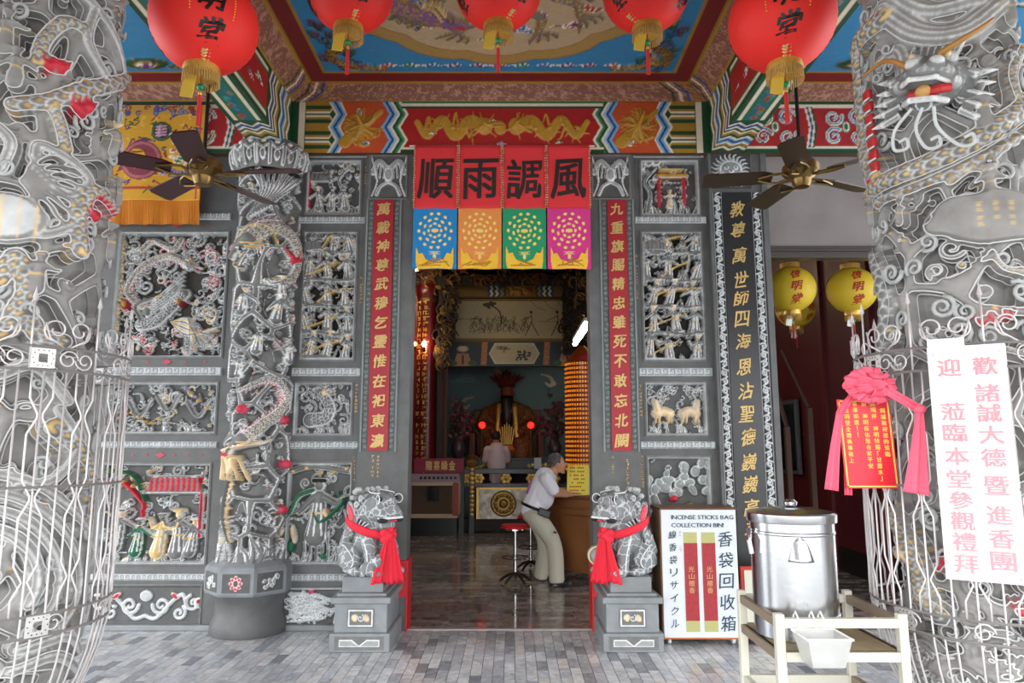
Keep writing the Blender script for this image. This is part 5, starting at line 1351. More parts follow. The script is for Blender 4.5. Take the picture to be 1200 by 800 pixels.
def f_ink(c):
    W, H = c.W, c.Hh; c.rect(0, 0, W, H, lin('c0b48e')); c.rect(0, 0, W, .06 * H, lin('8a6a2c')); c.rect(0, .94 * H, W, H, lin('8a6a2c'))
    ln = lambda pts, r=.006, col=INK: c.line(bez(pts, 16), r, col, .0)
    for k in range(7):
        x = (.2 + .06 * k) * W
        for e in range(9): ln([(x + R_(-.08, .08), R_(.15, .5) * H), (x + R_(-.1, .1), R_(.2, .6) * H), (x + R_(-.1, .1), R_(.2, .6) * H)], .005, random.choice((INK, lin('5a5644'))))
    for k in range(8): c.blob((.33 + R_(-.06, .06)) * W, R_(.75, .9) * H, .05, .03, R_(0, 3), 0, lin('3a382e'), None, base='surf')
    ln([(.4 * W, .4 * H), (.38 * W, .7 * H), (.32 * W, .85 * H)], .014)
    for u in (.6, .78):
        ln([(u * W, .62 * H), (u * W + .01, .45 * H), ((u - .04) * W, .12 * H)], .009); ln([(u * W, .45 * H), ((u + .05) * W, .12 * H)], .009); ln([(u * W, .58 * H), ((u - .07) * W, .48 * H)], .007); c.blob(u * W, .68 * H, .03, h=0, col=INK, edge=None, base='surf')
    for k in range(5): ln([((.6 + .09 * k) * W, .95 * H), ((.64 + .09 * k) * W, .8 * H), ((.7 + .08 * k) * W, .72 * H)], .005, lin('5a5644'))
    ln([(.0, .5 * H), (.25 * W, .52 * H)], .005); ln([(.65 * W, .45 * H), (W, .45 * H)], .005)
    for k in range(10): ln([((.88 + R_(0, .1)) * W, R_(.05, .4) * H), ((.86 + R_(0, .12)) * W, R_(.1, .45) * H)], .005)
board('ink_painting', 'long cream ink painting of figures above the altar', None, 520, 350, 690, 399, 14.62, f_ink, 130, thick=.12)
def f_lower(c):
    W, H = c.W, c.Hh; c.rect(0, 0, W, H, lin('2f4248')); c.rect(0, .93 * H, W, H, lin('6a5420')); 
    a, b = .31 * W, .66 * W
    hx = lambda k: [(a + k, .5 * H), (a + .12 + k, .9 * H - k), (b - .12 - k, .9 * H - k), (b - k, .5 * H), (b - .12 - k, .1 * H + k), (a + .12 + k, .1 * H + k)]
    c.poly(hx(-.02), lin('1f5a4a')); c.poly(hx(.0), CRM); c.poly(hx(.02), lin('c8bc98'))
    for k in range(26): c.blob(R_(.5, .6) * W, R_(.25, .6) * H, .03, .02, R_(0, 3), 0, lin('4a4a40'), None, base='surf')
    for k in range(12): c.line([(R_(.36, .46) * W, R_(.5, .8) * H), (R_(.36, .46) * W, R_(.5, .8) * H)], .005, INK, 0)
    for u in (.27, .70):
        c.poly([(u * W - .05, .05 * H), (u * W + .07, .05 * H), (u * W + .1, .95 * H), (u * W - .02, .95 * H)], lin('c87a4a'))
        for k in range(4): c.blob(u * W + R_(-.02, .06), (.15 + .22 * k) * H, .035, .03, 0, 0, lin('e0a070'), INK, .2, base='surf')
    for u in (.13, .85):
        c.poly([(u * W - .2, .0), (u * W + .2, .0), (u * W + .12, .5 * H), (u * W - .12, .5 * H)], lin('c08a68')); c.blob(u * W, .68 * H, .12, .07, 0, 0, lin('d8ccb0'), lin('b06a3a'), .15, base='surf'); c.line([(u * W, .1 * H), (u * W, .4 * H)], .02, lin('4a2a20'), 0)
        for s_ in (-1, 1): c.blob(u * W + s_ * .2, .12 * H, .09, .06, 0, 0, lin('3a6a3a'), None, base='surf')
board('painted_frieze', 'painted frieze with a hexagonal landscape below the long ink painting', None, 520, 399, 690, 429, 14.6, f_lower, 130, thick=.12)
def f_mural(c):
    W, H = c.W, c.Hh; c.rect(0, 0, W, H, lin('54797c'))
    for k in range(14): c.blob(R_(0, W), R_(0, H), R_(.2, .5), R_(.15, .3), R_(0, 3), 0, lin(random.choice(('5d8284', '4d7276', '638686'))), None, base='surf')
    for u, v, s_ in ((.13, .62, 1), (.72, .84, -1), (.92, .62, -1), (.27, .4, 1)):
        c.stroke(bez([(u * W, v * H), (u * W + s_ * .1, v * H + .16), (u * W + s_ * .3, v * H + .22)]), .05, .006, lin('c9bfa6'), None, r1=.02, base='surf'); c.stroke(bez([(u * W, v * H), (u * W + s_ * .1, v * H - .05), (u * W + s_ * .2, v * H + .02)]), .06, .006, lin('d6cdb6'), None, r1=.02, base='surf'); c.line([(u * W + s_ * .1, v * H - .1), (u * W + s_ * .16, v * H - .3)], .012, INK)
    c.stroke(bez([(.36 * W, .98 * H), (.40 * W, .8 * H), (.43 * W, .7 * H)]), .05, .006, lin('b08a80'), None, base='surf')
board('altar_mural', 'teal mural with pale cranes behind the seated statue', 'mural', 515, 430, 700, 552, 17.12, f_mural, 60)
# seated deity
p = P(594, 545, 16.25); sx, sz = p.x, p.z
ZT = wz(432, 16.25); sc = (ZT - sz) / 2.1
t = thing('deity_statue', 'large seated statue with black beard and tall crown above the altar', 'statue', (sx, 16.25, sz))
L = lambda x, y, z: (sx + x * sc, 16.25 + y * sc, sz + z * sc)
mb = MB(); mb.ell(L(0, 0, .75), (.42 * sc, .32 * sc, .6 * sc), 20, 14); mb.ell(L(0, -.1, 1.15), (.46 * sc, .28 * sc, .26 * sc), 20, 12)
for s_ in (-1, 1):
    mb.tube([L(s_ * .36, 0, 1.2), L(s_ * .52, -.12, .85), L(s_ * .34, -.42, .68)], [.17 * sc, .19 * sc, .17 * sc], 14)
    mb.tube([L(s_ * .2, -.1, .4), L(s_ * .3, -.5, .42), L(s_ * .3, -.55, .0)], [.24 * sc, .23 * sc, .22 * sc], 14)
mb.build('robe', mat('embroidered robe', '8a5a34', .55, .15, noise=(16, .45)), t, smooth=True, remesh=.03)
mb = MB(); mb.ell(L(0, -.12, 1.56), (.14 * sc, .16 * sc, .19 * sc), 18, 14); mb.ell(L(0, -.28, 1.54), (.03 * sc, .04 * sc, .05 * sc), 8, 6)
for s_ in (-1, 1): mb.ell(L(s_ * .15, -.1, 1.55), (.03 * sc, .04 * sc, .07 * sc), 8, 6)
mb.build('face', mat('statue skin', '9a5a40', .5), t)
for s_ in (-1, 1): MB().ell(L(s_ * .3, -.5, .72), (.08 * sc, .08 * sc, .07 * sc), 10, 8).build('hand', mat('statue skin'), t)
MB().grid(lambda u, v: L((u - .5) * (.26 - .05 * v), -.29 - .05 * math.sin(v * 3) - .03 * math.sin(u * PI), 1.48 - .66 * v), 8, 10).build('beard', M_BLACK, t, solid=.04)
mb = MB(); mb.lathe([(.17 * sc, 1.68 * sc), (.2 * sc, 1.74 * sc), (.17 * sc, 1.84 * sc), (.12 * sc, 1.95 * sc), (.04 * sc, 2.05 * sc)], 16, (sx, 16.15, sz))
for k in range(-4, 5): mb.tube([L(k * .045, -.24, 1.78), L(k * .075, -.25, 1.95 - .02 * abs(k)), L(k * .1, -.2, 2.08 - .04 * abs(k))], [.04 * sc, .035 * sc, .005], 6)
mb.build('crown', mat('crown red gilt', '6a2a20', .4, .3, noise=(30, .4)), t)
for s_ in (-1, 1): MB().grid(lambda u, v: L(s_ * (.16 + .06 * v) + (u - .5) * .09, -.34 - .1 * math.sin(v * 2), 1.32 - .8 * v), 3, 8).build('gold_ribbon', M_GOLD, t, solid=.02)
mb = MB()
for k in range(22): mb.ell(L(R_(-.35, .35), -.34 - R_(0, .1), R_(.3, .6)), (.07 * sc, .05 * sc, .05 * sc), 8, 5)
mb.build('gold_embroidery', M_OG, t)
mb = MB(); mb.box(sx - .75 * sc, sx + .75 * sc, 16.45, 16.65, sz, sz + 1.2 * sc); mb.box(sx - .8 * sc, sx - .66 * sc, 15.75, 16.55, sz, sz + .7 * sc); mb.box(sx + .66 * sc, sx + .8 * sc, 15.75, 16.55, sz, sz + .7 * sc)
mb.build('throne', mat('throne', '6a4420', .5, .2), t, bev=.02)
# altar tables, rail and lamps
def table(name, lab, a, c_, ytop, ybot, Y, dep, m, front=None):
    q0, q1 = P(a, ytop, Y), P(c_, ytop, Y); zt = q0.z
    t = thing(name, lab, 'altar table', ((q0.x + q1.x) / 2, Y + dep / 2, 0))
    MB().box(q0.x, q1.x, Y, Y + dep, zt - .06, zt).build('top', m, t, smooth=False, bev=.01)
    MB().box(q0.x + .08, q1.x - .08, Y + .03, Y + .08, zt - .3, zt - .06).build('apron', M_BLACK, t, smooth=False)
    for x in (q0.x + .1, q1.x - .1):
        for y in (Y + .08, Y + dep - .08): MB().box(x - .06, x + .06, y - .06, y + .06, 0, zt - .06).build('leg', m, t, smooth=False)
    mb = MB()
    n = int((q1.x - q0.x) / .09)
    for i in range(n):
        x = q0.x + .1 + (q1.x - q0.x - .2) * (i + .5) / n
        if (i // 5) % 3 != 2: mb.ell((x, Y + .02, zt - .18 + R_(-.05, .05)), (.05, .03, .05), 8, 5)
    mb.build('gilt_carving', mat('pale gilt', 'c8b070', .4, .4, noise=(40, .3)), t)
    return t, zt
at, zt_al = table('altar_table', 'dark altar table with pale gilt carved apron before the statue', 540, 700, 536, 0, 14.8, .55, M_BLACK)
sb = MB().box(-1.9, 2.1, 15.55, 16.85, 0, wz(545, 16.25) - .03); sb = sb.build('altar_platform', mat('altar stone', '3a2c24', .6), None, smooth=False); tag(sb, 'dark raised platform under the seated statue', 'platform')
# railing with rosettes and the big medallion panel
q0, q1 = P(541, 600, 14.0), P(700, 600, 14.0); RY = 14.0
t = thing('altar_railing', 'black and gold altar railing with rosettes and a round gilt medallion', 'railing', ((q0.x + q1.x) / 2, RY, 0))
for a, b in ((549, 555), (566, 571)): MB().box(q0.x, q1.x, RY, RY + .12, wz(b, RY), wz(a, RY)).build('rail', mat('blue black lacquer', '2a3238', .3), t, smooth=False, bev=.01)
MB().box(q0.x + .3, q1.x, RY + .03, RY + .09, wz(608, RY), wz(572, RY)).build('silver_panel', mat('silver gilt panel', 'b8b0a0', .4, .4, noise=(9, .5), bump=(14, 1.0)), t, smooth=False)
MB().box(q0.x + .3, q1.x, RY + .02, RY + .1, wz(573, RY), wz(570, RY)).box(q0.x + .28, q0.x + .32, RY + .02, RY + .1, wz(608, RY), wz(571, RY)).build('gold_edge', M_GOLD, t, smooth=False)
MB().box(q0.x, q1.x, RY + .05, RY + .1, .02, wz(608, RY)).build('plinth', M_OW, t, smooth=False)
for px in (546, 561, 593, 623, 650):
    q = P(px, 560.5, RY); mb = MB(); mb.ell((q.x, RY + .0, q.z), (.035, .03, .035), 10, 6)
    for k in range(6): mb.ell((q.x + .07 * math.cos(k * PI / 3), RY + .02, q.z + .07 * math.sin(k * PI / 3)), (.045, .02, .045), 8, 5)
    mb.build('rosette', M_GOLD, t)
q = P(590, 590, RY); mb = MB(); mb.lathe([(.0, .07), (.06, .06), (.09, .03), (.22, .03), (.25, .0)], 28, (0, 0, 0), M=Matrix.Translation((q.x, RY + .03, q.z)) @ Matrix.Rotation(PI / 2, 4, 'X'))
for k in range(14): mb.ell((q.x + .16 * math.cos(k * PI / 7), RY - .01, q.z + .16 * math.sin(k * PI / 7)), (.045, .03, .035), 8, 5)
mb.build('medallion', mat('old brass', '8a6a30', .35, .6), t)
for px in (553, 541):
    q = P(px, 590, RY - .06); MB().box(q.x - .05, q.x + .05, RY - .1, RY, 0, wz(548, RY)).build('post', M_BLACK, t, smooth=False)
    if px == 553:
        mb = MB()
        for k in range(11): mb.ell((q.x, RY - .1, .35 + k * .085), (.045, .02, .04), 8, 6)
        mb.build('post_gilding', M_GOLD, t)
MB().lathe([(.0, 0), (.1, .02), (.12, .1), (.08, .16), (.12, .22), (.02, .26)], 12, (P(553, 545, RY).x, RY - .05, wz(548, RY))).build('post_finial', M_OG, t)
# glass donation case
q0, q1 = P(475, 617, 13.5), P(541, 617, 13.5); Y = 13.5
t = thing('display_case', 'glass fronted pale wood case with red sign on top, beside the railing', 'cabinet', ((q0.x + q1.x) / 2, Y, 0))
zz = lambda y: wz(y, Y)
M_BEI = mat('pale beech', 'c2a888', .5)
MB().box(q0.x + .06, q1.x - .1, Y + .05, Y + .42, 0, zz(607)).build('base', M_BLACK, t, smooth=False)
a, b = q0.x, q1.x - .04
MB().box(a, b, Y, Y + .05, zz(607), zz(602)).box(a, b - .12, Y, Y + .05, zz(569), zz(564.5)).box(a, a + .1, Y, Y + .05, zz(607), zz(565)).box(b - .04, b, Y, Y + .05, zz(607), zz(565)).build('frame', M_BEI, t, smooth=False, bev=.005)
MB().box(a + .02, b, Y + .36, Y + .42, zz(607), zz(565)).box(a, b, Y + .05, Y + .42, zz(607), zz(604)).box(a, b, Y + .05, Y + .42, zz(567), zz(564.5)).build('carcass', mat('case lining', '8a745c', .6), t, smooth=False)
MB().box(a + .1, b - .1, Y + .02, Y + .03, zz(602), zz(569)).build('glass_pane', mat('case glass', 'ffffff', .05, trans=1.0), t, smooth=False)
MB().box(b - .13, b - .02, Y - .004, Y + .04, zz(604), zz(566)).build('red_strip', mat('brick red tape', '9a4a3a', .6, noise=(40, .3)), t, smooth=False)
MB().box(a + .38, a + .58, Y + .2, Y + .3, zz(588), zz(570)).build('slot_box', M_BLACK, t, smooth=False, bev=.01)
MB().prism([(a, zz(564.5)), (b, zz(564.5)), (b - .02, zz(555)), (a + .08, zz(555))], lambda u, v, d: (u, Y + d, v), -.02, .3).build('sloping_lid', mat('mauve lid', '9a8490', .5), t, smooth=False)
sgn = MB().box(a + .12, b + .06, Y + .15, Y + .19, zz(554), zz(537)).build('red_sign', mat('maroon sign', '8a2038', .5), t, smooth=False)
w_ = (b - a - .1) / 6.2
write([(ch, a + .12 + (b - a) * .5 + (i - 1.5) * w_, (zz(537) + zz(554)) / 2, w_ * .8, .17) for i, ch in enumerate('隨喜緣金')], lambda u, v, d: (u, Y + .145 - d, v), m=M_GOLDP, parent=sgn, bold=.03)
mb = MB(); zl_ = zz(560)
for i in range(9): mb.box(a + .25 + i * .08, a + .30 + i * .08, Y - .03, Y - .02, zl_ - .02, zl_ + .03)
tag(mb.build('row_of_dark_labels', M_BLACK, t, smooth=False), kind='stuff')
# wooden counter
CC = (1.42, 9.85); CRd = .98
t = thing('counter', 'curved reddish wood counter with yellow notice beside leaning man', 'counter', (CC[0], CC[1], 0))
M_OAK = mat('varnished oak', '8a5a34', .35, noise=(3, .2)); M_OAK2 = mat('darker oak trim', '7a4a2a', .35, noise=(4, .2))
pr = lambda p, m, n: MB().lathe(p, 48, (CC[0], CC[1], 0), a0=PI, a1=2 * PI).build(n, m, t, smooth=30)
pr([(CRd - .05, .10), (CRd - .02, .10), (CRd, .16), (CRd, .78), (CRd + .02, .80), (CRd + .02, .86), (CRd - .01, .88), (CRd + .0, 1.0)], M_OAK, 'curved_front')
pr([(CRd + .0, .985), (CRd + .04, 1.0), (CRd + .04, 1.03), (0.3, 1.03)], M_OAK2, 'top')
for k in range(7):
    a = PI + .15 + k * .45; MB().box(-.006, .006, -.004, .004, .17, .79, M=Matrix.Translation((CC[0] + (CRd + .002) * math.cos(a), CC[1] + (CRd + .002) * math.sin(a), 0)) @ Matrix.Rotation(a, 4, 'Z')).build('panel_joint', M_OAK2, t, smooth=False)
for a in (3.6, 4.2, 4.8, 5.4): MB().lathe([(.03, 0), (.045, .03), (.03, .06), (.02, .1)], 10, (CC[0] + .85 * math.cos(a), CC[1] + .85 * math.sin(a), 0)).build('foot', mat('chrome', 'c8c8cc', .15, 1.0), t)
def notice(px0, py0, px1, py1, Y, col, lab, ink, nm='notice_stand'):
    a, b = P(px0, py1, Y), P(px1, py0, Y); z0 = 1.03
    h = b.z - a.z
    t = thing(nm, lab, 'sign', ((a.x + b.x) / 2, Y, z0))
    lean = lambda u, v, d: (a.x + u + .06 * v, Y + .2 * v - d, z0 + .005 + v)
    mb = MB(); W = b.x - a.x
    mb.prism([(0, 0), (W, 0), (W, h), (0, h)], lean, 0, .012); mb.build('card', mat('card ' + col, col, .5), t, smooth=False)
    mb = MB()
    for i in range(7):
        v = h * (.88 - i * .125); w = W * random.uniform(.6, .8)
        for e in range(8):
            if random.random() < .8: mb.prism([(W * .12 + e * w / 8, v), (W * .12 + (e + .75) * w / 8, v), (W * .12 + (e + .75) * w / 8, v + h * .05), (W * .12 + e * w / 8, v + h * .05)], lean, .013, .014)
    tag(mb.build('print', ink, t, smooth=False), kind='stuff')
    MB().tube([lean(W / 2, h * .8, -.01), (a.x + W / 2 + .06 * h, Y + .2 * h + .12, z0 + .005)], .006, 6).build('prop', M_WHITE, t)
notice(664, 554, 689, 589, 9.15, 'e8d84a', 'yellow notice card with red print propped on the counter', mat('red print', 'c05a2a', .6))
notice(689, 558, 703, 589, 9.2, 'b8d0e0', 'pale blue notice card propped beside the yellow one', mat('blue print', '3a5a8a', .6))
q = P(652, 583, 9.15); tag(MB().lathe([(.0, 0), (.08, 0), (.1, .03), (.085, .03), (.07, .012), (0, .012)], 20, (q.x, 9.2, 1.032)).build('tray', mat('red tray', 'c0302a', .4), None), 'small red tray on the counter in front of the man', 'tray')
# stools
def stool(px, py, ybase, lab):
    b = G(px, ybase); zs = P(px, py, b.y).z
    t = thing('stool', lab, 'stool', b, 0, 'red bar stools')
    CH = mat('chrome', 'c8c8cc', .15, 1.0)
    MB().lathe([(.15, -.06), (.175, -.055), (.18, -.03), (.165, -.005), (.1, 0), (0, .004)], 28, (b.x, b.y, zs)).build('seat', mat('red vinyl', 'c02830', .35), t)
    MB().lathe([(.178, -.062), (.184, -.06), (.184, -.045), (.178, -.043)], 28, (b.x, b.y, zs)).build('seat_band', CH, t)
    MB().lathe([(.022, .1), (.022, zs - .06)], 14, (b.x, b.y, 0)).build('stem', CH, t)
    MB().tube([(b.x + .17 * math.cos(a), b.y + .17 * math.sin(a), .3) for a in np.linspace(0, 2 * PI, 24, endpoint=False)], .011, 6, closed=True).build('foot_ring', CH, t)
    for k in range(3): MB().tube([(b.x, b.y, .3), (b.x + .17 * math.cos(k * 2.1), b.y + .17 * math.sin(k * 2.1), .3)], .008, 6).build('ring_spoke', CH, t)
    for k in range(5):
        a = k * 2 * PI / 5 + .3; MB().tube([(b.x, b.y, .12), (b.x + .1 * math.cos(a), b.y + .1 * math.sin(a), .09), (b.x + .2 * math.cos(a), b.y + .2 * math.sin(a), .02)], [.022, .018, .015], 8).build('leg', M_BLACK, t)
stool(604, 614, 683, 'red round bar stool with chrome stem just behind the leaning man')
stool(622, 603, 668, 'red round stool further back, mostly hidden by the leaning man')
# tower of small orange lights
q = P(684, 545, 12.4); r = .3; zb, zt = q.z - .1, wz(425, 12.4)
t = thing('light_tower', 'tall round tower of tiny orange prayer lamps with a red cloth on top', 'lamp tower', (q.x, 12.4, 0))
MB().lathe([(.36, 0), (.36, .7), (.3, .74), (.3, zb)], 28, (q.x, 12.4, 0)).build('stand', M_OW, t)
MB().lathe([(r, zb), (r, zt), (r * .7, zt + .12), (.05, zt + .3)], 36, (q.x, 12.4, 0)).build('core', mat('amber glass body', '8a3a0c', .35), t)
mb = MB(); n = 20; m = 24
for j in range(m):
    for i in range(n):
        a = PI + (i + .5) * PI / n; z = zb + (zt - zb) * (j + .5) / m
        mb.box(-.013, .013, -.008, .008, -.019, .019, M=Matrix.Translation((q.x + (r + .006) * math.cos(a), 12.4 + (r + .006) * math.sin(a), z)) @ Matrix.Rotation(a + PI / 2, 4, 'Z'))
tag(mb.build('prayer_lamps', mat('amber lamp', 'd08a2c', emit=('ff8c20', .22)), t, smooth=False), kind='stuff')
mb = MB()
for j in range(m + 1): mb.tube([(q.x + (r + .012) * math.cos(a), 12.4 + (r + .012) * math.sin(a), zb + (zt - zb) * j / m) for a in np.linspace(0, 2 * PI, 32, endpoint=False)], .005, 4, closed=True)
mb.build('tier_rings', mat('tier brown', '5a2c0c', .5), t)
MB().tube([P(671, 434, 12.3), P(680, 423, 12.2), P(690, 417, 12.2)], [.05, .09, .05], 10).build('red_cloth', mat('crimson cloth', 'a81838', .8), t)
# flower vases, red candle globes, small ritual pieces
def vase(px, ytop, ybot, Y, lab, cols):
    b = P(px, ybot, Y); b.z = zt_al + .001; tp = P(px, ytop, Y); hgt = tp.z - b.z
    t = thing('flower_vase', lab, 'flowers', b, 0, 'altar flower vases')
    MB().lathe([(.08, 0), (.12, .08), (.15, .22), (.09, .36), (.07, .42), (.1, .46)], 18, b).build('vase', mat('dark porcelain', '4a3a40', .3), t)
    st = MB(); fl_ = [MB(), MB(), MB()]
    for k in range(70):
        a = R_(0, 2 * PI); s_ = R_(.1, 1) ** .7; x, y, z = b.x + .42 * s_ * math.cos(a) * R_(.4, 1), b.y + .25 * s_ * math.sin(a), b.z + .4 + (hgt - .4) * R_(0, 1) * (1.1 - .5 * s_)
        if k < 26: st.tube([(b.x, b.y, b.z + .4), ((b.x + x) / 2, y, (b.z + .4 + z) / 2 + .05), (x, y, z)], .008, 4)
        fm = random.choice(fl_)
        for e in range(4): fm.ell((x + R_(-.03, .03), y + R_(-.03, .03), z + R_(-.03, .03)), (.035, .03, .03), 6, 4)
    st.build('stems', mat('stem green', '2a3a20', .6), t)
    for f_, c_ in zip(fl_, cols): f_.build('blossoms', mat('blossom ' + c_, c_, .6), t)
vase(537, 462, 536, 15.1, 'vase of dusky pink blossoms left of the statue', ('7a4450', '5a3038', '8a5a5c'))
vase(650, 462, 536, 15.1, 'vase of dusky pink blossoms right of the statue', ('7a4450', '6a3a4c', '4a3a30'))
for px, lab in ((565, 'small red globe candle lamp left of the statue'), (622, 'small red globe candle lamp right of the statue')):
    q = P(px, 498, 15.0); t = thing('candle_lamp', lab, 'lamp', (q.x, 15.0, zt_al), 0, 'red candle lamps')
    MB().ell(q, .07, 14, 10).build('globe', mat('lit red glass', 'ff2a20', emit=('ff1a14', 2.5)), t); MB().lathe([(.06, 0), (.02, .04), (.015, q.z - zt_al - .05)], 12, (q.x, 15.0, zt_al)).build('stand', M_OG, t)
q = P(594, 505, 15.0); t = thing('incense_burner', 'small gold censer between the red candle lamps', 'censer', (q.x, 15.0, zt_al))
MB().lathe([(.1, 0), (.16, .06), (.18, .16), (.12, .24), (.14, .27)], 20, (q.x, 15.0, zt_al)).build('bowl', M_GOLD, t)
for k in range(7): MB().tube([(q.x + (k - 3) * .03, 15.0, zt_al + .2), (q.x + (k - 3) * .05, 15.0, zt_al + .72 - .04 * abs(k - 3))], .012, 5).build('gilt_stick', M_GOLD, t)
q = P(630, 543, 14.1); tag(MB().box(q.x - .07, q.x + .07, 13.98, 14.0, wz(549, 14), wz(536, 14)).build('white_card', mat('white card', 'd8dce0', .6), None, smooth=False), 'small white card standing on the altar railing', 'card')
# side hall seen through the right-hand opening
t = thing('wall_screen', 'dark flat screen with grey frame on the red side wall', 'screen', (HX1 - .05, 11.3, 2.0))
ys, ye = 10.85, 11.8; z0, z1 = 1.22, 2.35
MB().box(HX1 - .09, HX1 - .03, ys, ye, z0, z1).build('frame', mat('dark grey frame', '4a4c50', .4), t, smooth=False, bev=.01)
MB().box(HX1 - .1, HX1 - .09, ys + .06, ye - .06, z0 + .06, z1 - .06).build('glass', mat('black glass', '0a0a0c', .1), t, smooth=False)
a = P(911, 530, 13); tag(MB().box(a.x - .1, a.x + .12, 13, 13.3, 0, wz(478, 13)).build('wooden_cabinet', mat('pale cabinet wood', '8a6a44', .6), None, smooth=False, bev=.01), 'tall pale wooden cabinet far inside the side hall', 'cabinet')
t = thing('wooden_rack', 'slanting wooden rack with a dark board inside the side opening', 'rack', (3.3, 9.6, 0))
for a_, b_ in (((916, 410), (948, 478)), ((900, 420), (922, 500))): MB().tube([P(*a_, 9.4), P(*b_, 9.0)], .03, 6).build('slanting_bar', mat('rack wood', '4a3022', .6), t)
p0 = P(948, 478, 9.0); p1 = P(922, 500, 9.0)
for q_ in (p0, p1): MB().box(q_.x - .03, q_.x + .03, 8.97, 9.03, 0, q_.z).build('leg', mat('rack wood'), t, smooth=False)
# ------------------------------------------------------------------ red paper lanterns
M_LRED = mat('red lantern silk', 'f0322c', .55, noise=(3, .03), spec=.3)
M_TAS = mat('raw straw fringe', 'b8924c', .7); M_YEL = mat('yellow card', 'e6c24a', .6)
def sph_text(chars, c, r, az, mat_, parent, w, h, z0, dz, bold=.03, sq=1.0):
    """characters lying on the lantern's skin, read downwards"""
    def place(u, v, d):
        z = v; rr = math.sqrt(max(.02, 1 - (z / (r * sq)) ** 2)) * r + .006 + d; a = az + u / (r * max(.35, rr / r))
        return (c[0] + rr * math.cos(a), c[1] + rr * math.sin(a), c[2] + z)
    return write([(ch, 0, z0 - i * dz, w, h) for i, ch in enumerate(chars)], place, m=mat_, parent=parent, bold=bold, brush=.5)
def lantern(name, lab, c, r, skin, ink, chars, grp, gold=True, sq=.93, turn=0.0, tas='d03030', azs=None, ctop=None, tw=.42):
    t = thing(name, lab, 'lantern', (c.x, c.y, c.z - r), 0, grp)
    n = 40; pr = []
    for i in range(n + 1):
        th = -1.25 + 2.5 * i / n; k = 1 + (.008 if i % 2 else -.008)
        pr.append((r * math.cos(th) * k, r * sq * math.sin(th) / math.sin(1.25) * .98))
    sk = MB().lathe(pr, 48, c).build('silk_globe', skin, t, smooth=True)
    zt = pr[-1][1]; rt = pr[-1][0]
    MB().lathe([(rt, zt - .01), (rt + .02, zt), (rt + .02, zt + .05), (rt - .02, zt + .05)], 28, c).build('top_collar', M_GOLD, t)
    MB().lathe([(rt - .03, -zt - .06), (rt, -zt - .06), (rt + .01, -zt - .02), (rt, -zt + .02)], 28, c).build('bottom_collar', M_GOLD, t)
    top = ctop or CZ
    MB().tube([(c.x, c.y, c.z + zt), (c.x, c.y, top)], .006, 6).build('cord', M_BLACK, t)
    fr = MB()
    for k in range(44):
        a = 2 * PI * k / 44; q = rt + .004; fr.tube([(c.x + q * math.cos(a), c.y + q * math.sin(a), c.z - zt - .04), (c.x + q * 1.03 * math.cos(a + .03), c.y + q * 1.03 * math.sin(a + .03), c.z - zt - .04 - r * R_(.20, .25))], r * .014, 4)
    tag(fr.build('fringe', M_TAS, t), kind='stuff')
    az0 = math.atan2(-c.y, -c.x) + turn
    for k in range(3 if azs is None else len(azs)):
        az = az0 + (k * 2 * PI / 3 if azs is None else azs[k])
        sph_text(chars, c, r, az, ink, sk, r * tw, r * tw * .95, r * .48, r * .52, sq=sq)
    if gold:
        for s_ in (-1, 1):
            mb = MB()
            for k in range(16):
                z = r * (.5 - k * .052); rr = math.sqrt(max(.02, 1 - (z / (r * sq)) ** 2)) * r + .004; a = az0 + s_ * .40; mb.ell((c.x + rr * math.cos(a), c.y + rr * math.sin(a), c.z + z), r * .014, 6, 4)
            mb.build('gold_beading', M_YEL, sk)
        for k in range(5):
            z = -r * (.80 + .028 * k); rr = math.sqrt(max(.02, 1 - (z / (r * sq)) ** 2)) * r + .008; w_ = .09 + .012 * k
            MB().tube([(c.x + rr * math.cos(az0 + a), c.y + rr * math.sin(az0 + a), c.z + z + .01 * math.sin(a * 20)) for a in np.linspace(-w_ * 1.6, w_ * 1.6, 7)], r * .026, 5).build('gilt_paper', M_GOLDP, sk)
    # card, beads and tassel below
    b = Vector((c.x, c.y, c.z - zt - r * .2))
    MB().box(-.036 * r / .3, .036 * r / .3, -.004, .004, -r * .46, 0, M=Matrix.Translation(b + Vector((-r * .16, -r * .1, 0))) @ Matrix.Rotation(.14, 4, 'Y')).build('card', M_YEL if gold else M_WHITE, t, smooth=False)
    MB().tube([b + Vector((0, 0, r * .2)), b + Vector((0, 0, -r * .2))], r * .012, 5).build('string', M_REDB, t)
    MB().ell(b + Vector((0, 0, -r * .2)), r * .07, 12, 8).build('bead', mat('green bead', '1a8a5a', .3), t)
    MB().ell(b + Vector((0, 0, -r * .33)), (r * .04, r * .04, r * .06), 10, 8).build('gold_bead', M_GOLD, t)
    MB().lathe([(r * .028, 0), (r * .04, -.02), (r * .045, -r * .62), (0, -r * .62)], 10, b + Vector((0, 0, -r * .36))).build('tassel', mat('tassel ' + tas, tas, .7), t)
    return t
for px, py, Y, r, lab, tn in ((240, 28, 4.05, .315, 'large red lantern hanging left, above the left ceiling fan', .12), (410, -12, 4.75, .315, 'red lantern second from left under the painted ceiling', .35),
                          (584, -14, 4.75, .315, 'middle red lantern of the row before the door', .75), (757, -12, 4.75, .315, 'red lantern second from right under the painted ceiling', -.8), (916, 25, 4.05, .315, 'large red lantern hanging right, above the right ceiling fan', .14)):
    lantern('red_lantern', lab, P(px, py, Y), r, M_LRED, M_BLACK, '啟明堂', 'red lanterns under the porch', turn=tn)
M_LYEL = mat('yellow lantern silk', 'd0b42a', .6); M_LINK = mat('red lantern ink', 'b02a20', .6)
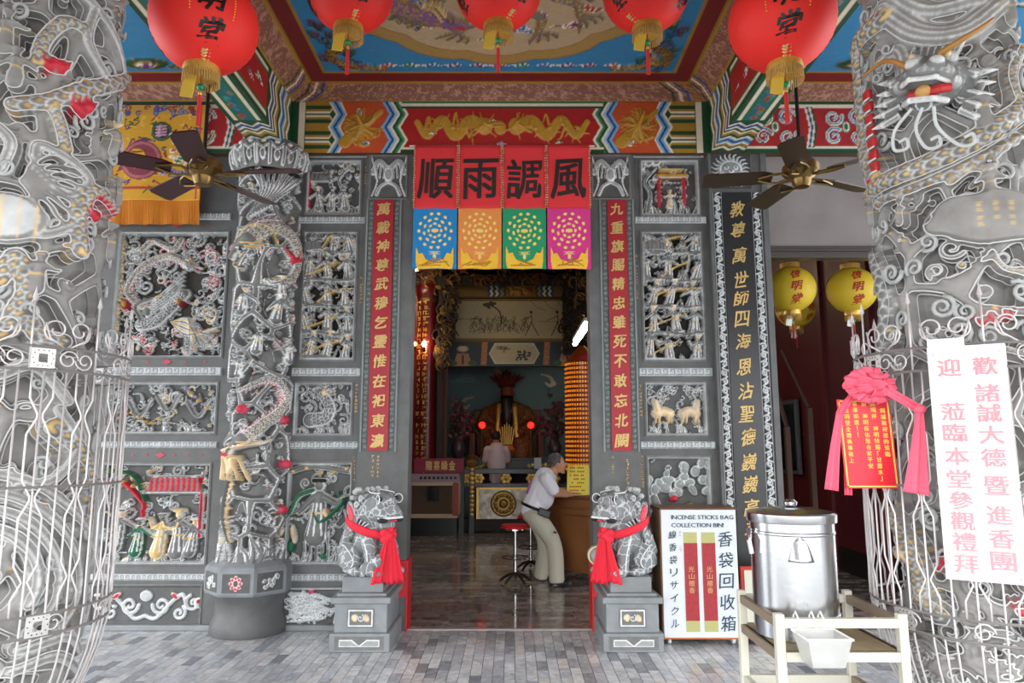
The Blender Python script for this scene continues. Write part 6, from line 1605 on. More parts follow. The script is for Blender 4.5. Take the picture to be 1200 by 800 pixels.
for px, py, Y, r, lab, az in ((927, 339, 7.35, .25, 'yellow lantern next to black couplet pilaster', .25), (998, 340, 7.35, .25, 'yellow lantern half hidden by the dragon column', .28), (932, 362, 9.2, .25, 'dim yellow lantern behind the others in side opening', .9)):
    lantern('yellow_lantern', lab, P(px, py, Y), r, M_LYEL, M_LINK, '啓明堂', 'yellow lanterns in the side opening', gold=False, ctop=HZ, azs=(az, az + 2.1, az - 1.9), tas='a02030', tw=.40)
# ------------------------------------------------------------------ ceiling fans
M_BLADE = mat('dark maroon fan blade', '3a1418', .35); M_BRASS = mat('antique brass', '7a6238', .3, .8)
def fan(px, py, Y, lab, a0, bl):
    c = P(px, py, Y); t = thing('ceiling_fan', lab, 'fan', (c.x, c.y, c.z - .1), 0, 'ceiling fans')
    top = BZ0 if False else CZ
    MB().tube([(c.x, c.y, c.z + .1), (c.x, c.y, top)], .014, 8).build('down_rod', M_BLACK, t)
    MB().lathe([(.0, -.09), (.05, -.085), (.065, -.06), (.07, -.03), (.1, -.01), (.13, .02), (.13, .07), (.09, .11), (.03, .13)], 28, c).build('motor', M_BRASS, t)
    for k in range(5):
        a = a0 + k * 2 * PI / 5; M = Matrix.Translation(c) @ Matrix.Rotation(a, 4, 'Z') @ Matrix.Rotation(math.radians(13), 4, 'X')
        o = MB().prism([(.2, -.05), (.26, -.075), (.66, -.085), (.69, -.06), (.69, .06), (.66, .085), (.26, .075), (.2, .05)], lambda u, v, d: M @ Vector((u, v, d)), -.005, .005).build('blade', bl, t, smooth=False)
        mb = MB()
        for s_ in (-1, 1): mb.tube([M @ Vector((.09, s_ * .015, -.01)), M @ Vector((.15, s_ * .06, -.012)), M @ Vector((.22, s_ * .05, -.014)), M @ Vector((.3, s_ * .015, -.012))], .009, 6)
        mb.build('blade_bracket', M_BRASS, o)
fan(238, 203, 4.75, 'dark ceiling fan in front of the gold banner, left', -1.33, M_BLADE)
fan(939, 206, 4.9, 'dark ceiling fan with brass arms, right of the black couplet', -2.05, mat('brown fan blade', '352818', .3))
# ------------------------------------------------------------------ gold embroidered hanging at the left
Y = 6.6; x1 = wx(237, 190, Y); x0 = x1 - 1.1; z1, z0 = wz(123, Y), wz(236, Y)
t = thing('gold_hanging', 'gold embroidered temple hanging with orange fringe behind the left fan', 'banner', ((x0 + x1) / 2, Y, z0))
c = Cv(x1 - x0, z1 - z0, 110, lin('d09a24'), 0); W, H = c.W, c.Hh
c.rect(0, H * .90, W, H, lin('c09030'))
for k in range(34): c.curl(R_(0, W), R_(.9, 1) * H, .03, 1, R_(0, 6), 1, .009, .003, random.choice((lin('4a4a8a'), lin('3a6aa0'), lin('8a3a3a'))), None, base='surf')
for k in range(150):
    u, v = R_(0, W), R_(.1, .88) * H; c.stroke(bez([(u, v), (u + R_(-.05, .05), v + R_(-.04, .04)), (u + R_(-.07, .07), v + R_(-.05, .05))], 8), .007, .003, random.choice((lin('5a3a6a'), lin('2a5a3a'), lin('8a2a3a'), lin('3a3a6a'), lin('e0b040'))), None, base='surf')
c.blob(W * .62, H * .72, .10, .10, 0, .008, lin('4a1a2a'), lin('2a6a3a'), .15, base='surf')
for k in range(4): c.line([(W * .62 - .045, H * .72 + .045 - .03 * k), (W * .62 + .045, H * .72 + .055 - .03 * k)], .01, lin('c89ab0'))
c.line([(W * .62 - .02, H * .72 - .05), (W * .62 - .01, H * .72 + .06)], .01, lin('c89ab0'))
c.blob(W * .46, H * .42, .2, .2, 0, .008, lin('8a3a4a'), lin('b06a6a'), .1, base='surf'); c.blob(W * .42, H * .44, .09, .1, 0, .008, lin('e0b030'), None, base='surf')
for k in range(4): c.line([(W * .42 - .05, H * .44 + .06 - .04 * k), (W * .42 + .05, H * .44 + .06 - .04 * k)], .009, lin('8a3a2a'))
for k in range(12): c.blob(W * (.66 + .03 * k), H * (.30 + .02 * math.sin(k)), .035, .03, 0, .01, lin('5a4a7a'), lin('b8a8c8'), .3, base='surf')
for k in range(18): c.blob(W * R_(.7, .95), H * R_(.4, .62), .05, .02, R_(-.3, .3), .008, random.choice((lin('3a7a4a'), lin('b04a3a'), lin('d8d0b0'), lin('3a5a8a'))), CRM, .2, base='surf')
c.rect(0, .12 * H, W, .15 * H, lin('b03a2a')); c.rect(W - .05, .0, W - .03, H, lin('b83a3a')); c.rect(0, 0, W, .02, lin('e0a838'))
c.mesh('embroidered_cloth', lambda U, V, Hh: (x0 + U, Y - Hh + .015 * np.sin(U * 9) * (1 - V / H), z0 + V), M_CLOTHP, t)
MB().grid(lambda u, v: (x0 + u * W, Y + .03 + .015 * math.sin(u * W * 9) * (1 - v), z0 + v * H), 30, 2).build('lining', mat('banner lining', 'a06a2a', .8), t)
zf = wz(262, Y)
mb = MB()
for k in range(90):
    u = (k + .5) / 90; mb.tube([(x0 + u * W, Y + .015 * math.sin(u * W * 9), z0 + .01), (x0 + u * W + R_(-.004, .004), Y + .02 + .01 * math.sin(u * 40), zf)], .008, 5)
tag(mb.build('fringe', mat('orange fringe', 'cc7c14', .7), t), kind='stuff')
MB().tube([(x0 - .05, Y + .02, z1), (x1 + .03, Y + .02, z1)], .018, 8).build('hanging_rod', M_WOOD, t)
# ------------------------------------------------------------------ four door banners
cols = (('1e86c8', 'blue', '順'), ('e8924a', 'orange', '雨'), ('1f9a6a', 'green', '調'), ('d8388c', 'magenta', '風'))
Y = 6.6
edges = [wx(p, 242, Y) for p in (484, 536.5, 588.5, 640.5, 692.5)]
zt, zm, zb = wz(170, Y), wz(244.5, Y), wz(315, Y)
tag(MB().tube([(edges[0] - .05, Y + .03, zt + .004), (edges[4] + .05, Y + .03, zt + .004)], .008, 6).build('banner_cord', M_WHITE, None), 'thin white cord holding the four door banners', 'cord')
for i, (hx, cn, chh) in enumerate(cols):
    a, b = edges[i] + .006, edges[i + 1] - .006; W = b - a
    t = thing('door_banner', 'red door banner reading %s with %s lower cloth' % (chh, cn), 'banner', ((a + b) / 2, Y, zb), 0, 'door banners')
    wv = lambda u, v: .012 * math.sin(u * 9 + i * 2) * (zt - v) / (zt - zb) + .006 * math.sin(v * 14 + i)
    up = MB().grid(lambda u, v: (a + u * W, Y + wv(u, zm + v * (zt - zm)), zm + v * (zt - zm)), 14, 16).build('red_cloth', mat('banner red', 'e2363c', .8), t, smooth=True, solid=.004)
    write([(chh, (a + b) / 2, (zt + zm) / 2 - .02, W * .80, W * .95)], lambda u, v, d: (u, Y - .006 + wv((u - a) / W, v) - d, v), m=mat('black ink', '2a2422', .8), parent=up, bold=.02, brush=.14)
    c = Cv(W, zm - zb, 210, lin(hx), 0); H = c.Hh; g = lin('f2d878'); cx, cy = W / 2, H * .63
    for rr, n, ru, rv in ((.155, 14, .018, .014), (.105, 10, .02, .012), (.06, 8, .018, .012), (.0, 1, .02, .035)):
        for k in range(n):
            q = 2 * PI * k / n + (.2 if n == 10 else 0); c.blob(cx + rr * 1.0 * math.cos(q), cy + rr * 1.1 * math.sin(q), ru, rv, q + PI / 2, .002, g, None, base='surf')
    for k in range(7): c.line([(cx - .05 + .02 * (k % 2), H * .28 - k * .012), (cx + .05 - .02 * (k % 2), H * .28 - k * .012)], .004, g, .001) if k < 3 else None
    c.blob(cx, H * .2, .015, .025, 0, .002, g, None, base='surf')
    gold = lin('f0c23a')
    for s_ in (-1, 1):
        c.poly([(cx + s_ * W * .42, .36 * H), (cx + s_ * W * .36, .25 * H), (cx + s_ * W * .28, .27 * H), (cx + s_ * W * .2, .16 * H), (cx, .1 * H), (cx, 0), (cx + s_ * W * .40, 0), (cx + s_ * W * .43, .15 * H)], gold, .008)
    for k in range(7): c.line(bez([(cx + R_(-.4, .4) * W, .05 * H), (cx + R_(-.3, .3) * W, R_(.05, .2) * H)]), .006, lin('b8801a'), .002) if k else None
    c.mesh('lower_cloth', lambda U, V, Hh: (a + U, Y - .004 - Hh + .012 * np.sin(U / W * 9 + i * 2) * (zt - zb - V) / (zt - zb), zb + V), M_CLOTHP, t)
    MB().grid(lambda u, v: (a + u * W, Y + .008 + .012 * math.sin(u * 9 + i * 2) * (zt - zb - v * H) / (zt - zb), zb + v * H), 14, 4).build('lower_lining', mat('banner lining ' + cn, hx, .85), t)
    for xx in (a, b):
        mb = MB()
        for k in range(26):
            z = zt - (zt - zm) * (k + .5) / 26; mb.box(xx - R_(.004, .012), xx + R_(.004, .012), Y - .012, Y - .006, z - .008, z + .008)
        tag(mb.build('gold_edging', mat('gold paper edge', 'e8b090', .35, .4), up, smooth=False), kind='stuff')
# ------------------------------------------------------------------ stone lions
def line_stone(name, base, light, scale, w):
    """stone with painted white contour lines"""
    m = bpy.data.materials.new(name); m.use_nodes = True; N = m.node_tree.nodes; L = m.node_tree.links; b = N['Principled BSDF']
    tc = N.new('ShaderNodeTexCoord'); nz = N.new('ShaderNodeTexNoise'); nz.inputs['Scale'].default_value = scale * .7
    L.new(tc.outputs['Object'], nz.inputs['Vector']); mx = N.new('ShaderNodeMix'); mx.data_type = 'VECTOR'; mx.inputs[0].default_value = .12
    L.new(tc.outputs['Object'], mx.inputs[4]); L.new(nz.outputs['Color'], mx.inputs[5])
    vo = N.new('ShaderNodeTexVoronoi'); vo.feature = 'DISTANCE_TO_EDGE'; vo.inputs['Scale'].default_value = scale; L.new(mx.outputs[1], vo.inputs['Vector'])
    mr = N.new('ShaderNodeMapRange'); mr.inputs[1].default_value = w; mr.inputs[2].default_value = w * 1.8; mr.inputs[3].default_value = 1; mr.inputs[4].default_value = 0; L.new(vo.outputs['Distance'], mr.inputs[0])
    cm = N.new('ShaderNodeMix'); cm.data_type = 'RGBA'; cm.inputs[6].default_value = (*lin(base), 1); cm.inputs[7].default_value = (*lin(light), 1)
    L.new(mr.outputs[0], cm.inputs[0]); L.new(cm.outputs[2], b.inputs['Base Color']); b.inputs['Roughness'].default_value = .6
    bp = N.new('ShaderNodeBump'); bp.inputs['Strength'].default_value = .5; bp.inputs['Distance'].default_value = .01; bp.invert = True; L.new(vo.outputs['Distance'], bp.inputs['Height']); L.new(bp.outputs[0], b.inputs['Normal'])
    return m
M_LION = line_stone('lion stone with white contour paint', '7f8486', 'c6cacc', 13, .03)
def lion(sg, lab, sash_lab, ball):
    """sg = 1 looks to the right (left-hand lion)"""
    bx = (wx(420.5, 765, 6.03), wx(743, 765, 6.03))[0 if sg > 0 else 1]
    t = thing('stone_lion', lab, 'statue', (bx, 6.32, 0), 0, 'guardian lions')
    # pedestal
    Wd = .245
    for z0, z1, w, n in ((0, .145, Wd, 'foot_block'), (.145, .375, Wd - .03, 'pedestal_block'), (.375, .425, Wd, 'pedestal_cornice'), (.425, .45, Wd - .04, 'step'), (.45, .575, Wd - .075, 'seat_block')):
        yb = WY - .08 if n in ('foot_block', 'pedestal_block', 'pedestal_cornice') else 6.6
        MB().box(bx - w, bx + w, 6.03 + (Wd - w), yb, z0, z1).build(n, M_STONEL, t, smooth=False, bev=.008)
    for z0, z1, w, fn in ((.185, .335, .11, m_bat), (.02, .125, .2, m_scroll)):
        c = Cv(2 * w, z1 - z0, 260, ST, 0); c.dep = 0
        k = c.Hh
        if w < .15:
            for q in range(3): c.curl(.06 + .05 * q, k / 2, .03, 1.2, q, 1 - 2 * (q % 2), .006, .01, lin('9aa09f'), WH)
            c.stroke([(.015, .015), (2 * w - .015, .015), (2 * w - .015, k - .015), (.015, k - .015), (.015, .015)], .006, .008, WH, None, flat=True, base='surf')
            for q in (.06, .16): c.blob(q, k / 2, .02, .03, .4, .014, SKN, None)
        else:
            for s_ in (-1, 1):
                c.poly([(w, .03), (w + s_ * .06, .075), (w + s_ * .16, .075), (w + s_ * .16, .03)], lin('9aa09f'), .006, edge=(WH, .004))
        yf = 6.03 + (.03 if w < .15 else 0) - .004
        c.mesh('carved_front', wallp(bx - w, z0, yf), M_CARVE, t)
    # body, facing +x before turning
    rot = math.radians(-38) if sg > 0 else math.radians(-142)
    M = Matrix.Translation((bx - sg * .02, 6.33, .575)) @ Matrix.Rotation(rot, 4, 'Z') @ Matrix.Diagonal((1, 1 if sg > 0 else -1, 1, 1))
    hs = lambda z: 1 + .17 * min(1, max(0, (z - .38) / .08))
    T = lambda x, y, z: M @ Vector((.1 + (x - .1) * hs(z), y * hs(z), .43 + (z - .43) * hs(z)))
    b = MB(); R3 = M.to_3x3().to_4x4()
    def E(x, y, z, rx, ry, rz, ry_=0.0): b.ell((0, 0, 0), 1, 18, 12, M=Matrix.Translation(T(x, y, z)) @ R3 @ Matrix.Rotation(ry_, 4, 'Y') @ Matrix.Diagonal((rx * hs(z), ry * hs(z), rz * hs(z), 1)))
    E(-.08, 0, .17, .17, .145, .17); E(.03, 0, .29, .15, .13, .2, .3); E(.10, 0, .36, .12, .13, .13)
    E(.10, 0, .52, .14, .145, .13); E(.22, 0, .50, .09, .115, .075); E(.21, 0, .42, .085, .09, .04, .2); E(.17, 0, .585, .1, .11, .05)
    E(.285, 0, .535, .035, .05, .03)
    for s_ in (-1, 1):
        E(.2, s_ * .075, .585, .045, .04, .035); E(.26, s_ * .06, .49, .04, .05, .035); E(.02, s_ * .15, .5, .04, .03, .09, -.5)
        b.tube([T(.12, s_ * .1, .32), T(.19, s_ * .12, .2), T(.2, s_ * .12, .05)], [.075, .058, .05], 10); E(.23, s_ * .12, .035, .075, .055, .04)
        E(-.06, s_ * .13, .13, .13, .065, .12); E(.06, s_ * .17, .035, .1, .05, .04)
        for k in range(3): E(.29, s_ * .12 + (k - 1) * .03, .03, .025, .016, .025)
        for k in range(5): b.tube([T(.02 - .03 * k, s_ * (.12 + .01 * k), .44 - .03 * k), T(-.04 - .03 * k, s_ * (.15 + .005 * k), .36 - .045 * k), T(-.03 - .03 * k, s_ * .14, .30 - .05 * k)], [.026, .022, .008], 6)
        b.tube([T(-.12, s_ * .08, .32), T(-.2, s_ * .1, .2), T(-.16, s_ * .15, .08), T(-.05, s_ * .19, .05)], [.03, .035, .03, .012], 8)
    mane = MB()
    for k in range(60):
        a, q = R_(-1.3, 1.9), R_(-1.2, 1.2); x, y, z = .06 - .15 * math.cos(a) * math.cos(q), .155 * math.sin(q), .52 + .145 * math.sin(a)
        if x < .12: mane.ell(T(x, y, z), .022, 10, 7)
    for s_ in (-1, 0, 1):
        for k in range(7):
            cc = (.10 - .035 * k + (.02 if s_ == 0 else 0), s_ * (.13 + .012 * math.sin(k)), .60 - .045 * k if s_ else .66 - .05 * k - .02 * k * k * .3)
            mane.tube([T(cc[0] + .026 * math.cos(u) * (1 - u / 9), cc[1] * 1.08, cc[2] + .026 * math.sin(u) * (1 - u / 9)) for u in np.linspace(0, 7, 12)], [.011] * 12, 6)
    b.tube([T(-.2, 0, .12), T(-.27, .02, .28), T(-.2, .02, .42), T(-.26, 0, .5)], [.05, .06, .055, .015], 10)
    E(.0, 0, .02, .22, .19, .035)
    body = b.build('carved_body', M_LION, t, smooth=True, remesh=.009)
    tag(mane.build('mane', mat('pale stone ridge'), body, smooth=True), kind='stuff')
    for s_ in (-1, 1):
        MB().ell((0, 0, 0), 1, 12, 8, M=Matrix.Translation(T(.03, s_ * .172, .50)) @ R3 @ Matrix.Rotation(-.5, 4, 'Y') @ Matrix.Diagonal((.03, .016, .075, 1))).build('ear_lining', mat('coral red', 'd8485a', .6), body)
        MB().ell(T(.235, s_ * .08, .60), .022, 10, 8).build('eye', M_BLACK, body)
    mo = MB(); 
    for s_ in (-1, 1):
        mo.ell((0, 0, 0), 1, 12, 8, M=Matrix.Translation(T(.262, s_ * .075, .452)) @ R3 @ Matrix.Diagonal((.05, .045, .022, 1)))
    mo.build('open_mouth', mat('dark mouth', '2a2626', .6), body)
    MB().tube([T(.24, -.1, .468), T(.32, -.05, .472), T(.33, .05, .472), T(.24, .1, .468)], .010, 6).build('lip', M_WHITE, body)
    for s_ in (-1, 1):
        MB().tube([T(.235 + .03 * math.cos(a), s_ * (.10 + .012 * math.cos(a)), .60 + .032 * math.sin(a)) for a in np.linspace(0, 2 * PI, 14, endpoint=False)], .005, 5, closed=True).build('painted_line', M_WHITE, body)
        for k in range(6): MB().tube([T(.17 - .03 * k, s_ * (.125 + .008 * k), .43 + .012 * k), T(.13 - .03 * k, s_ * (.15 + .006 * k), .40), T(.14 - .03 * k, s_ * .145, .365)], .005, 5).build('painted_line', M_WHITE, body)
        for pts in (((.13, .165, .32), (.2, .175, .2), (.215, .165, .06)), ((-.17, .14, .2), (-.06, .2, .24), (.05, .185, .12), (.0, .2, .03)), ((-.02, .16, .38), (-.1, .155, .3), (-.17, .12, .22)), ((.08, .06, .66), (.16, .1, .645), (.22, .07, .64))):
            MB().tube(bez([T(x, s_ * y, z) for x, y, z in pts], 14), .0055, 5).build('painted_line', M_WHITE, body)
    MB().ell(T(.30, 0, .45), (.03, .03, .012), 10, 6).build('tongue', mat('coral red'), body)
    if ball:
        q = T(.24, .14, .15)
        MB().ell(q, (.085, .075, .085), 18, 12).build('ball', mat('ball stone', '8a8d8c', .5), t)
        MB().tube([q + Vector((.075 * math.cos(a), -.055, .075 * math.sin(a))) for a in np.linspace(0, 2 * PI, 20, endpoint=False)], .008, 6, closed=True).build('ball_band', mat('pale ochre', 'd8cc9a', .6), t)
    else:
        q = T(.22, -.16, .07); mb = MB(); mb.ell(q, (.08, .06, .06), 12, 8); mb.ell(q + Vector((.06, -.03, .06)), .05, 12, 8)
        for e in (-1, 1): mb.ell(q + Vector((.05 + .03 * e, -.02, .11)), .018, 8, 6); mb.tube([q + Vector((.03 * e, -.04, 0)), q + Vector((.05 * e, -.06, -.06))], .022, 6)
        mb.build('cub', M_LION, t, smooth=True, remesh=.0075)
        MB().ell(T(.19, .13, .27), .022, 10, 8).build('bell', M_GOLD, t)
    # red sash
    s = thing('red_scarf', sash_lab, 'scarf', T(.24, 0, .1), 0, 'red scarves on the lions')
    M_SASH = mat('scarlet cloth', 'e0223a', .75)
    ring = []
    for k in range(24):
        a = 2 * PI * k / 24; ring.append(T(.07 + .19 * math.cos(a), .19 * math.sin(a), .40 - .07 * math.cos(a)))
    MB().tube(ring, [.012] * 24, 8, closed=True, ry=[.034] * 24, up=(0, 0, 1)).build('neck_band', M_SASH, s, smooth=True)
    kn = MB(); kx, ky, kz = .295, -.02, .33
    kn.ell(T(kx, ky, kz), (.045, .045, .04), 14, 10)
    for k in range(5): kn.ell(T(kx - .01, ky + .05 * math.cos(k * 1.3), kz + .045 * math.sin(k * 1.3)), (.04, .03, .035), 10, 8)
    kn.build('knot', M_SASH, s, smooth=True, remesh=.008)
    for q_, (dy, w0, w1, L) in enumerate(((-.05, .03, .13, .35), (.045, .03, .11, .37))):
        def fn(u, v):
            y = dy * (.3 + v) + (u - .5) * 2 * (w0 + (w1 - w0) * v ** .8); x = kx + .01 + .012 * math.sin(u * 22 + q_) * (.4 + v) + .015 * q_
            return T(x, ky + y, kz - .02 - L * v)
        MB().grid(fn, 30, 14).build('hanging_end', M_SASH, s, smooth=True, solid=.004)
lion(1, 'stone guardian lion on pedestal left of door, looking right', 'red cloth scarf tied round the left stone lion', False)
lion(-1, 'stone guardian lion with ball on pedestal right of door, looking left', 'red cloth scarf tied round the right stone lion with the ball', True)
# ------------------------------------------------------------------ collection box with its printed front
Y = 6.25; z0 = .06; a, b = wx(779, 752, Y), wx(868.5, 752, Y); zt = wz(597, Y) - .0
t = thing('collection_box', 'white fronted incense stick bag collection box on casters', 'box', ((a + b) / 2, Y + .2, 0))
MB().box(a - .012, b + .0, Y + .012, Y + .4, z0, zt).build('wooden_body', mat('brown box wood', '7a5c40', .5, noise=(5, .2)), t, smooth=False, bev=.006)
MB().box(a - .014, b + .01, Y - .01, Y + .41, zt, zt + .014).build('lid', mat('box lid brown', '6a4a30', .5), t, smooth=False, bev=.004)
f = MB().box(a, b, Y, Y + .012, z0, zt).build('white_front', mat('white board', 'dfe6ee', .35), t, smooth=False)
MB().box(a - .01, b + .01, Y - .006, Y + .02, z0 - .012, z0).build('orange_edge', mat('orange edge', 'b8683a', .5), t, smooth=False)
M_INK = mat('dark teal ink', '2c4a58', .6)
W, H = b - a, zt - z0
def fp(u, v, d): return (a + u * W, Y - .002 - d, z0 + v * H)
cs_ = []; line_text('INCENSE STICKS BAG', .135, .915, .072, cs_, 0); line_text('COLLECTION BIN!', .135, .852, .072, cs_, 0)
tot = max(c_[1] for c_ in cs_[:15]) - .135; k = .74 / tot
write([(ch, .135 + (u - .135) * k, v, w * k, h * .66) for ch, u, v, w, h in cs_], fp, m=M_INK, parent=f, fit=False, bold=.012)
write([(ch, .145, .80 - i * .099, .10, .062) for i, ch in enumerate('線香袋リサイクル')], fp, m=M_INK, parent=f, bold=.008, brush=.3)
write([(ch, .845, .765 - i * .164, .19, .118) for i, ch in enumerate('香袋回收箱')], fp, m=M_INK, parent=f, bold=.006, brush=.2)
write([(ch, .245, .82 - i * .022 - (.075 if i > 1 else 0), .03, .016) for i, ch in enumerate('せんこう')], fp, m=M_INK, parent=f, bold=0)
for u in (.29, .53):
    MB().box(a + u * W, a + (u + .18) * W, Y - .003, Y, z0 + .045 * H, z0 + .82 * H).build('printed_bag', mat('pale olive print', 'b9b878', .6), f, smooth=False)
    s_ = MB().box(a + u * W, a + (u + .18) * W, Y - .005, Y - .002, z0 + .13 * H, z0 + .735 * H).build('red_print', mat('brick red print', 'a8323a', .6, noise=(40, .15)), f, smooth=False)
    write([(ch, u + .09, .53 - i * .055, .075, .045) for i, ch in enumerate('光山檀香')], lambda p_, v, d: (a + p_ * W, Y - .006 - d, z0 + v * H), m=mat('tan print', 'd0a070', .6), parent=s_, bold=.02)
for x in (a + .05, b - .05):
    for y in (Y + .05, Y + .35): 
        MB().lathe([(.0, -.012), (.026, -.012), (.03, 0), (.026, .012), (0, .012)], 14, M=Matrix.Translation((x, y, .03)) @ Matrix.Rotation(PI / 2, 4, 'Y')).build('caster', M_WHITE, t)
        MB().box(x - .018, x + .018, y - .015, y + .015, .045, .06).build('caster_fork', mat('chrome'), t, smooth=False)
a2, b2 = wx(871, 752, 6.35), wx(920, 752, 6.35)
t = thing('red_framed_sign', 'low red framed sign board half hidden behind the steel bin', 'sign', ((a2 + b2) / 2, 6.35, 0))
MB().box(a2, b2, 6.34, 6.37, .03, .62).build('frame', mat('red frame', 'c0392a', .5), t, smooth=False, bev=.004)
MB().box(a2 + .03, b2 - .03, 6.333, 6.34, .06, .59).build('panel', mat('cream panel', 'd8dcc8', .5), t, smooth=False)
for x in (a2 + .06, b2 - .06): MB().box(x - .02, x + .02, 6.28, 6.42, 0, .03).build('foot', M_BLACK, t, smooth=False)
# ------------------------------------------------------------------ steel bin on its stand
X0, X1, Y0, Y1, ZT = 1.165, 1.70, 3.25, 3.76, .905
t = thing('steel_stand', 'cream painted metal stand carrying the steel bin', 'stand', ((X0 + X1) / 2, (Y0 + Y1) / 2, 0))
M_CREAM = mat('cream enamel', 'cfcdbf', .5, noise=(6, .06)); q = .02
for x in (X0, X1):
    for y in (Y0, Y1): MB().box(x - q, x + q, y - q, y + q, 0, ZT + .02).build('leg', M_CREAM, t, smooth=False, bev=.005)
for z in (ZT - .02, ZT - .16, .5):
    for y in (Y0, Y1):
        if z == .5 and y == Y0: continue
        MB().box(X0 + q, X1 - q, y - .016, y + .016, z - .02, z + .02).build('rail', M_CREAM, t, smooth=False, bev=.004)
    for x in (X0, X1): MB().box(x - .016, x + .016, Y0 + q, Y1 - q, z - .02, z + .02).build('rail', M_CREAM if x == X0 and z < .6 else mat('stained metal', '8a7c6a', .5), t, smooth=False, bev=.004)
MB().box(X0 - .0, X1, Y0, Y1, ZT - .153, ZT - .14).build('shelf', mat('wooden shelf', 'a89878', .6, noise=(6, .2)), t, smooth=False)
zsh = ZT - .14
bc = (1.35, 3.53); rb = .192
t = thing('steel_bin', 'shiny stainless steel lidded bin on the cream stand', 'bin', (bc[0], bc[1], zsh))
M_STEEL = mat('brushed stainless steel', 'c9ccd0', .22, 1.0, noise=(4, .05), bump=(40, .05))
MB().lathe([(rb - .012, 0), (rb, .012), (rb, .10), (rb + .004, .103), (rb + .004, .112), (rb, .115), (rb, .47), (rb + .004, .475), (rb + .004, .483), (rb, .487), (rb, .54)], 56, (bc[0], bc[1], zsh)).build('drum', M_STEEL, t)
lid = MB().lathe([(rb + .012, .525), (rb + .014, .53), (rb + .014, .565), (rb + .004, .572), (rb - .02, .57), (rb - .06, .585), (.03, .592), (0, .592)], 56, (bc[0], bc[1], zsh)).build('lid', M_STEEL, t)
MB().lathe([(.012, .59), (.03, .6), (.034, .615), (.02, .628), (0, .63)], 20, (bc[0], bc[1], zsh)).build('knob', M_STEEL, lid)
q_, a_ = on_col((bc[0], bc[1]), 938, 645, rb); fw = Vector((math.cos(a_), math.sin(a_), 0)); rt_ = Vector((-math.sin(a_), math.cos(a_), 0))
def hf(u, v):
    w = (u - .5) * 2; hw = .056 * (1 - (1 - v) ** 2 * 0) * math.sqrt(max(0, v)) ; bul = .035 * v * math.cos(w * PI / 2) + .002
    return q_ + rt_ * (w * hw) + fw * bul + Vector((0, 0, .06 - .11 * v))
MB().grid(hf, 12, 10).build('hood_handle', M_STEEL, t, smooth=True, solid=.003)
MB().tube([(bc[0] - .21, bc[1] - .02, zsh + .49), (bc[0] - .225, bc[1] - .05, zsh + .44), (bc[0] - .215, bc[1] - .05, zsh + .38)], .012, 8).build('side_handle', M_STEEL, t)
# plastic tub hooked to the front rail
u0, u1 = wx(938, 745, 3.13), wx(988, 745, 3.13); zt_ = .865; 
t = thing('plastic_tub', 'clear plastic tub hanging from the front rail of stand', 'tub', ((u0 + u1) / 2, 3.14, zt_ - .12))
M_TUB = mat('cloudy plastic', 'e8eae8', .25, trans=.5, alpha=.6)
def fr_(k, z): 
    e = .024 * (1 - k); return [(u0 + e, 3.05 + e, z), (u1 - e, 3.05 + e, z), (u1 - e, 3.215 - e, z), (u0 + e, 3.215 - e, z)]
mb = MB(); mb.add(fr_(0, zt_ - .115) + fr_(1, zt_), [(0, 1, 5, 4), (1, 2, 6, 5), (2, 3, 7, 6), (3, 0, 4, 7), (3, 2, 1, 0)]); mb.build('basin', M_TUB, t, smooth=False, solid=.003)
mb = MB(); mb.tube(fr_(1.15, zt_), .005, 6, closed=True); mb.build('rim', mat('white plastic', 'eceeee', .3), t)
for x in (u0 + .03, u0 + .1, u1 - .04): MB().tube([(x, 3.215, zt_), (x, 3.224, .91), (x, 3.25, .932), (x, 3.276, .91), (x, 3.278, .885)], .0035, 6).build('wire_hook', M_WHITE, t)
MB().box(u0 + .03, u1 - .05, 3.08, 3.18, zt_ - .11, zt_ - .06).build('white_contents', mat('crumpled tissue', 'dcdedc', .8, bump=(30, 1)), t, bev=.02)
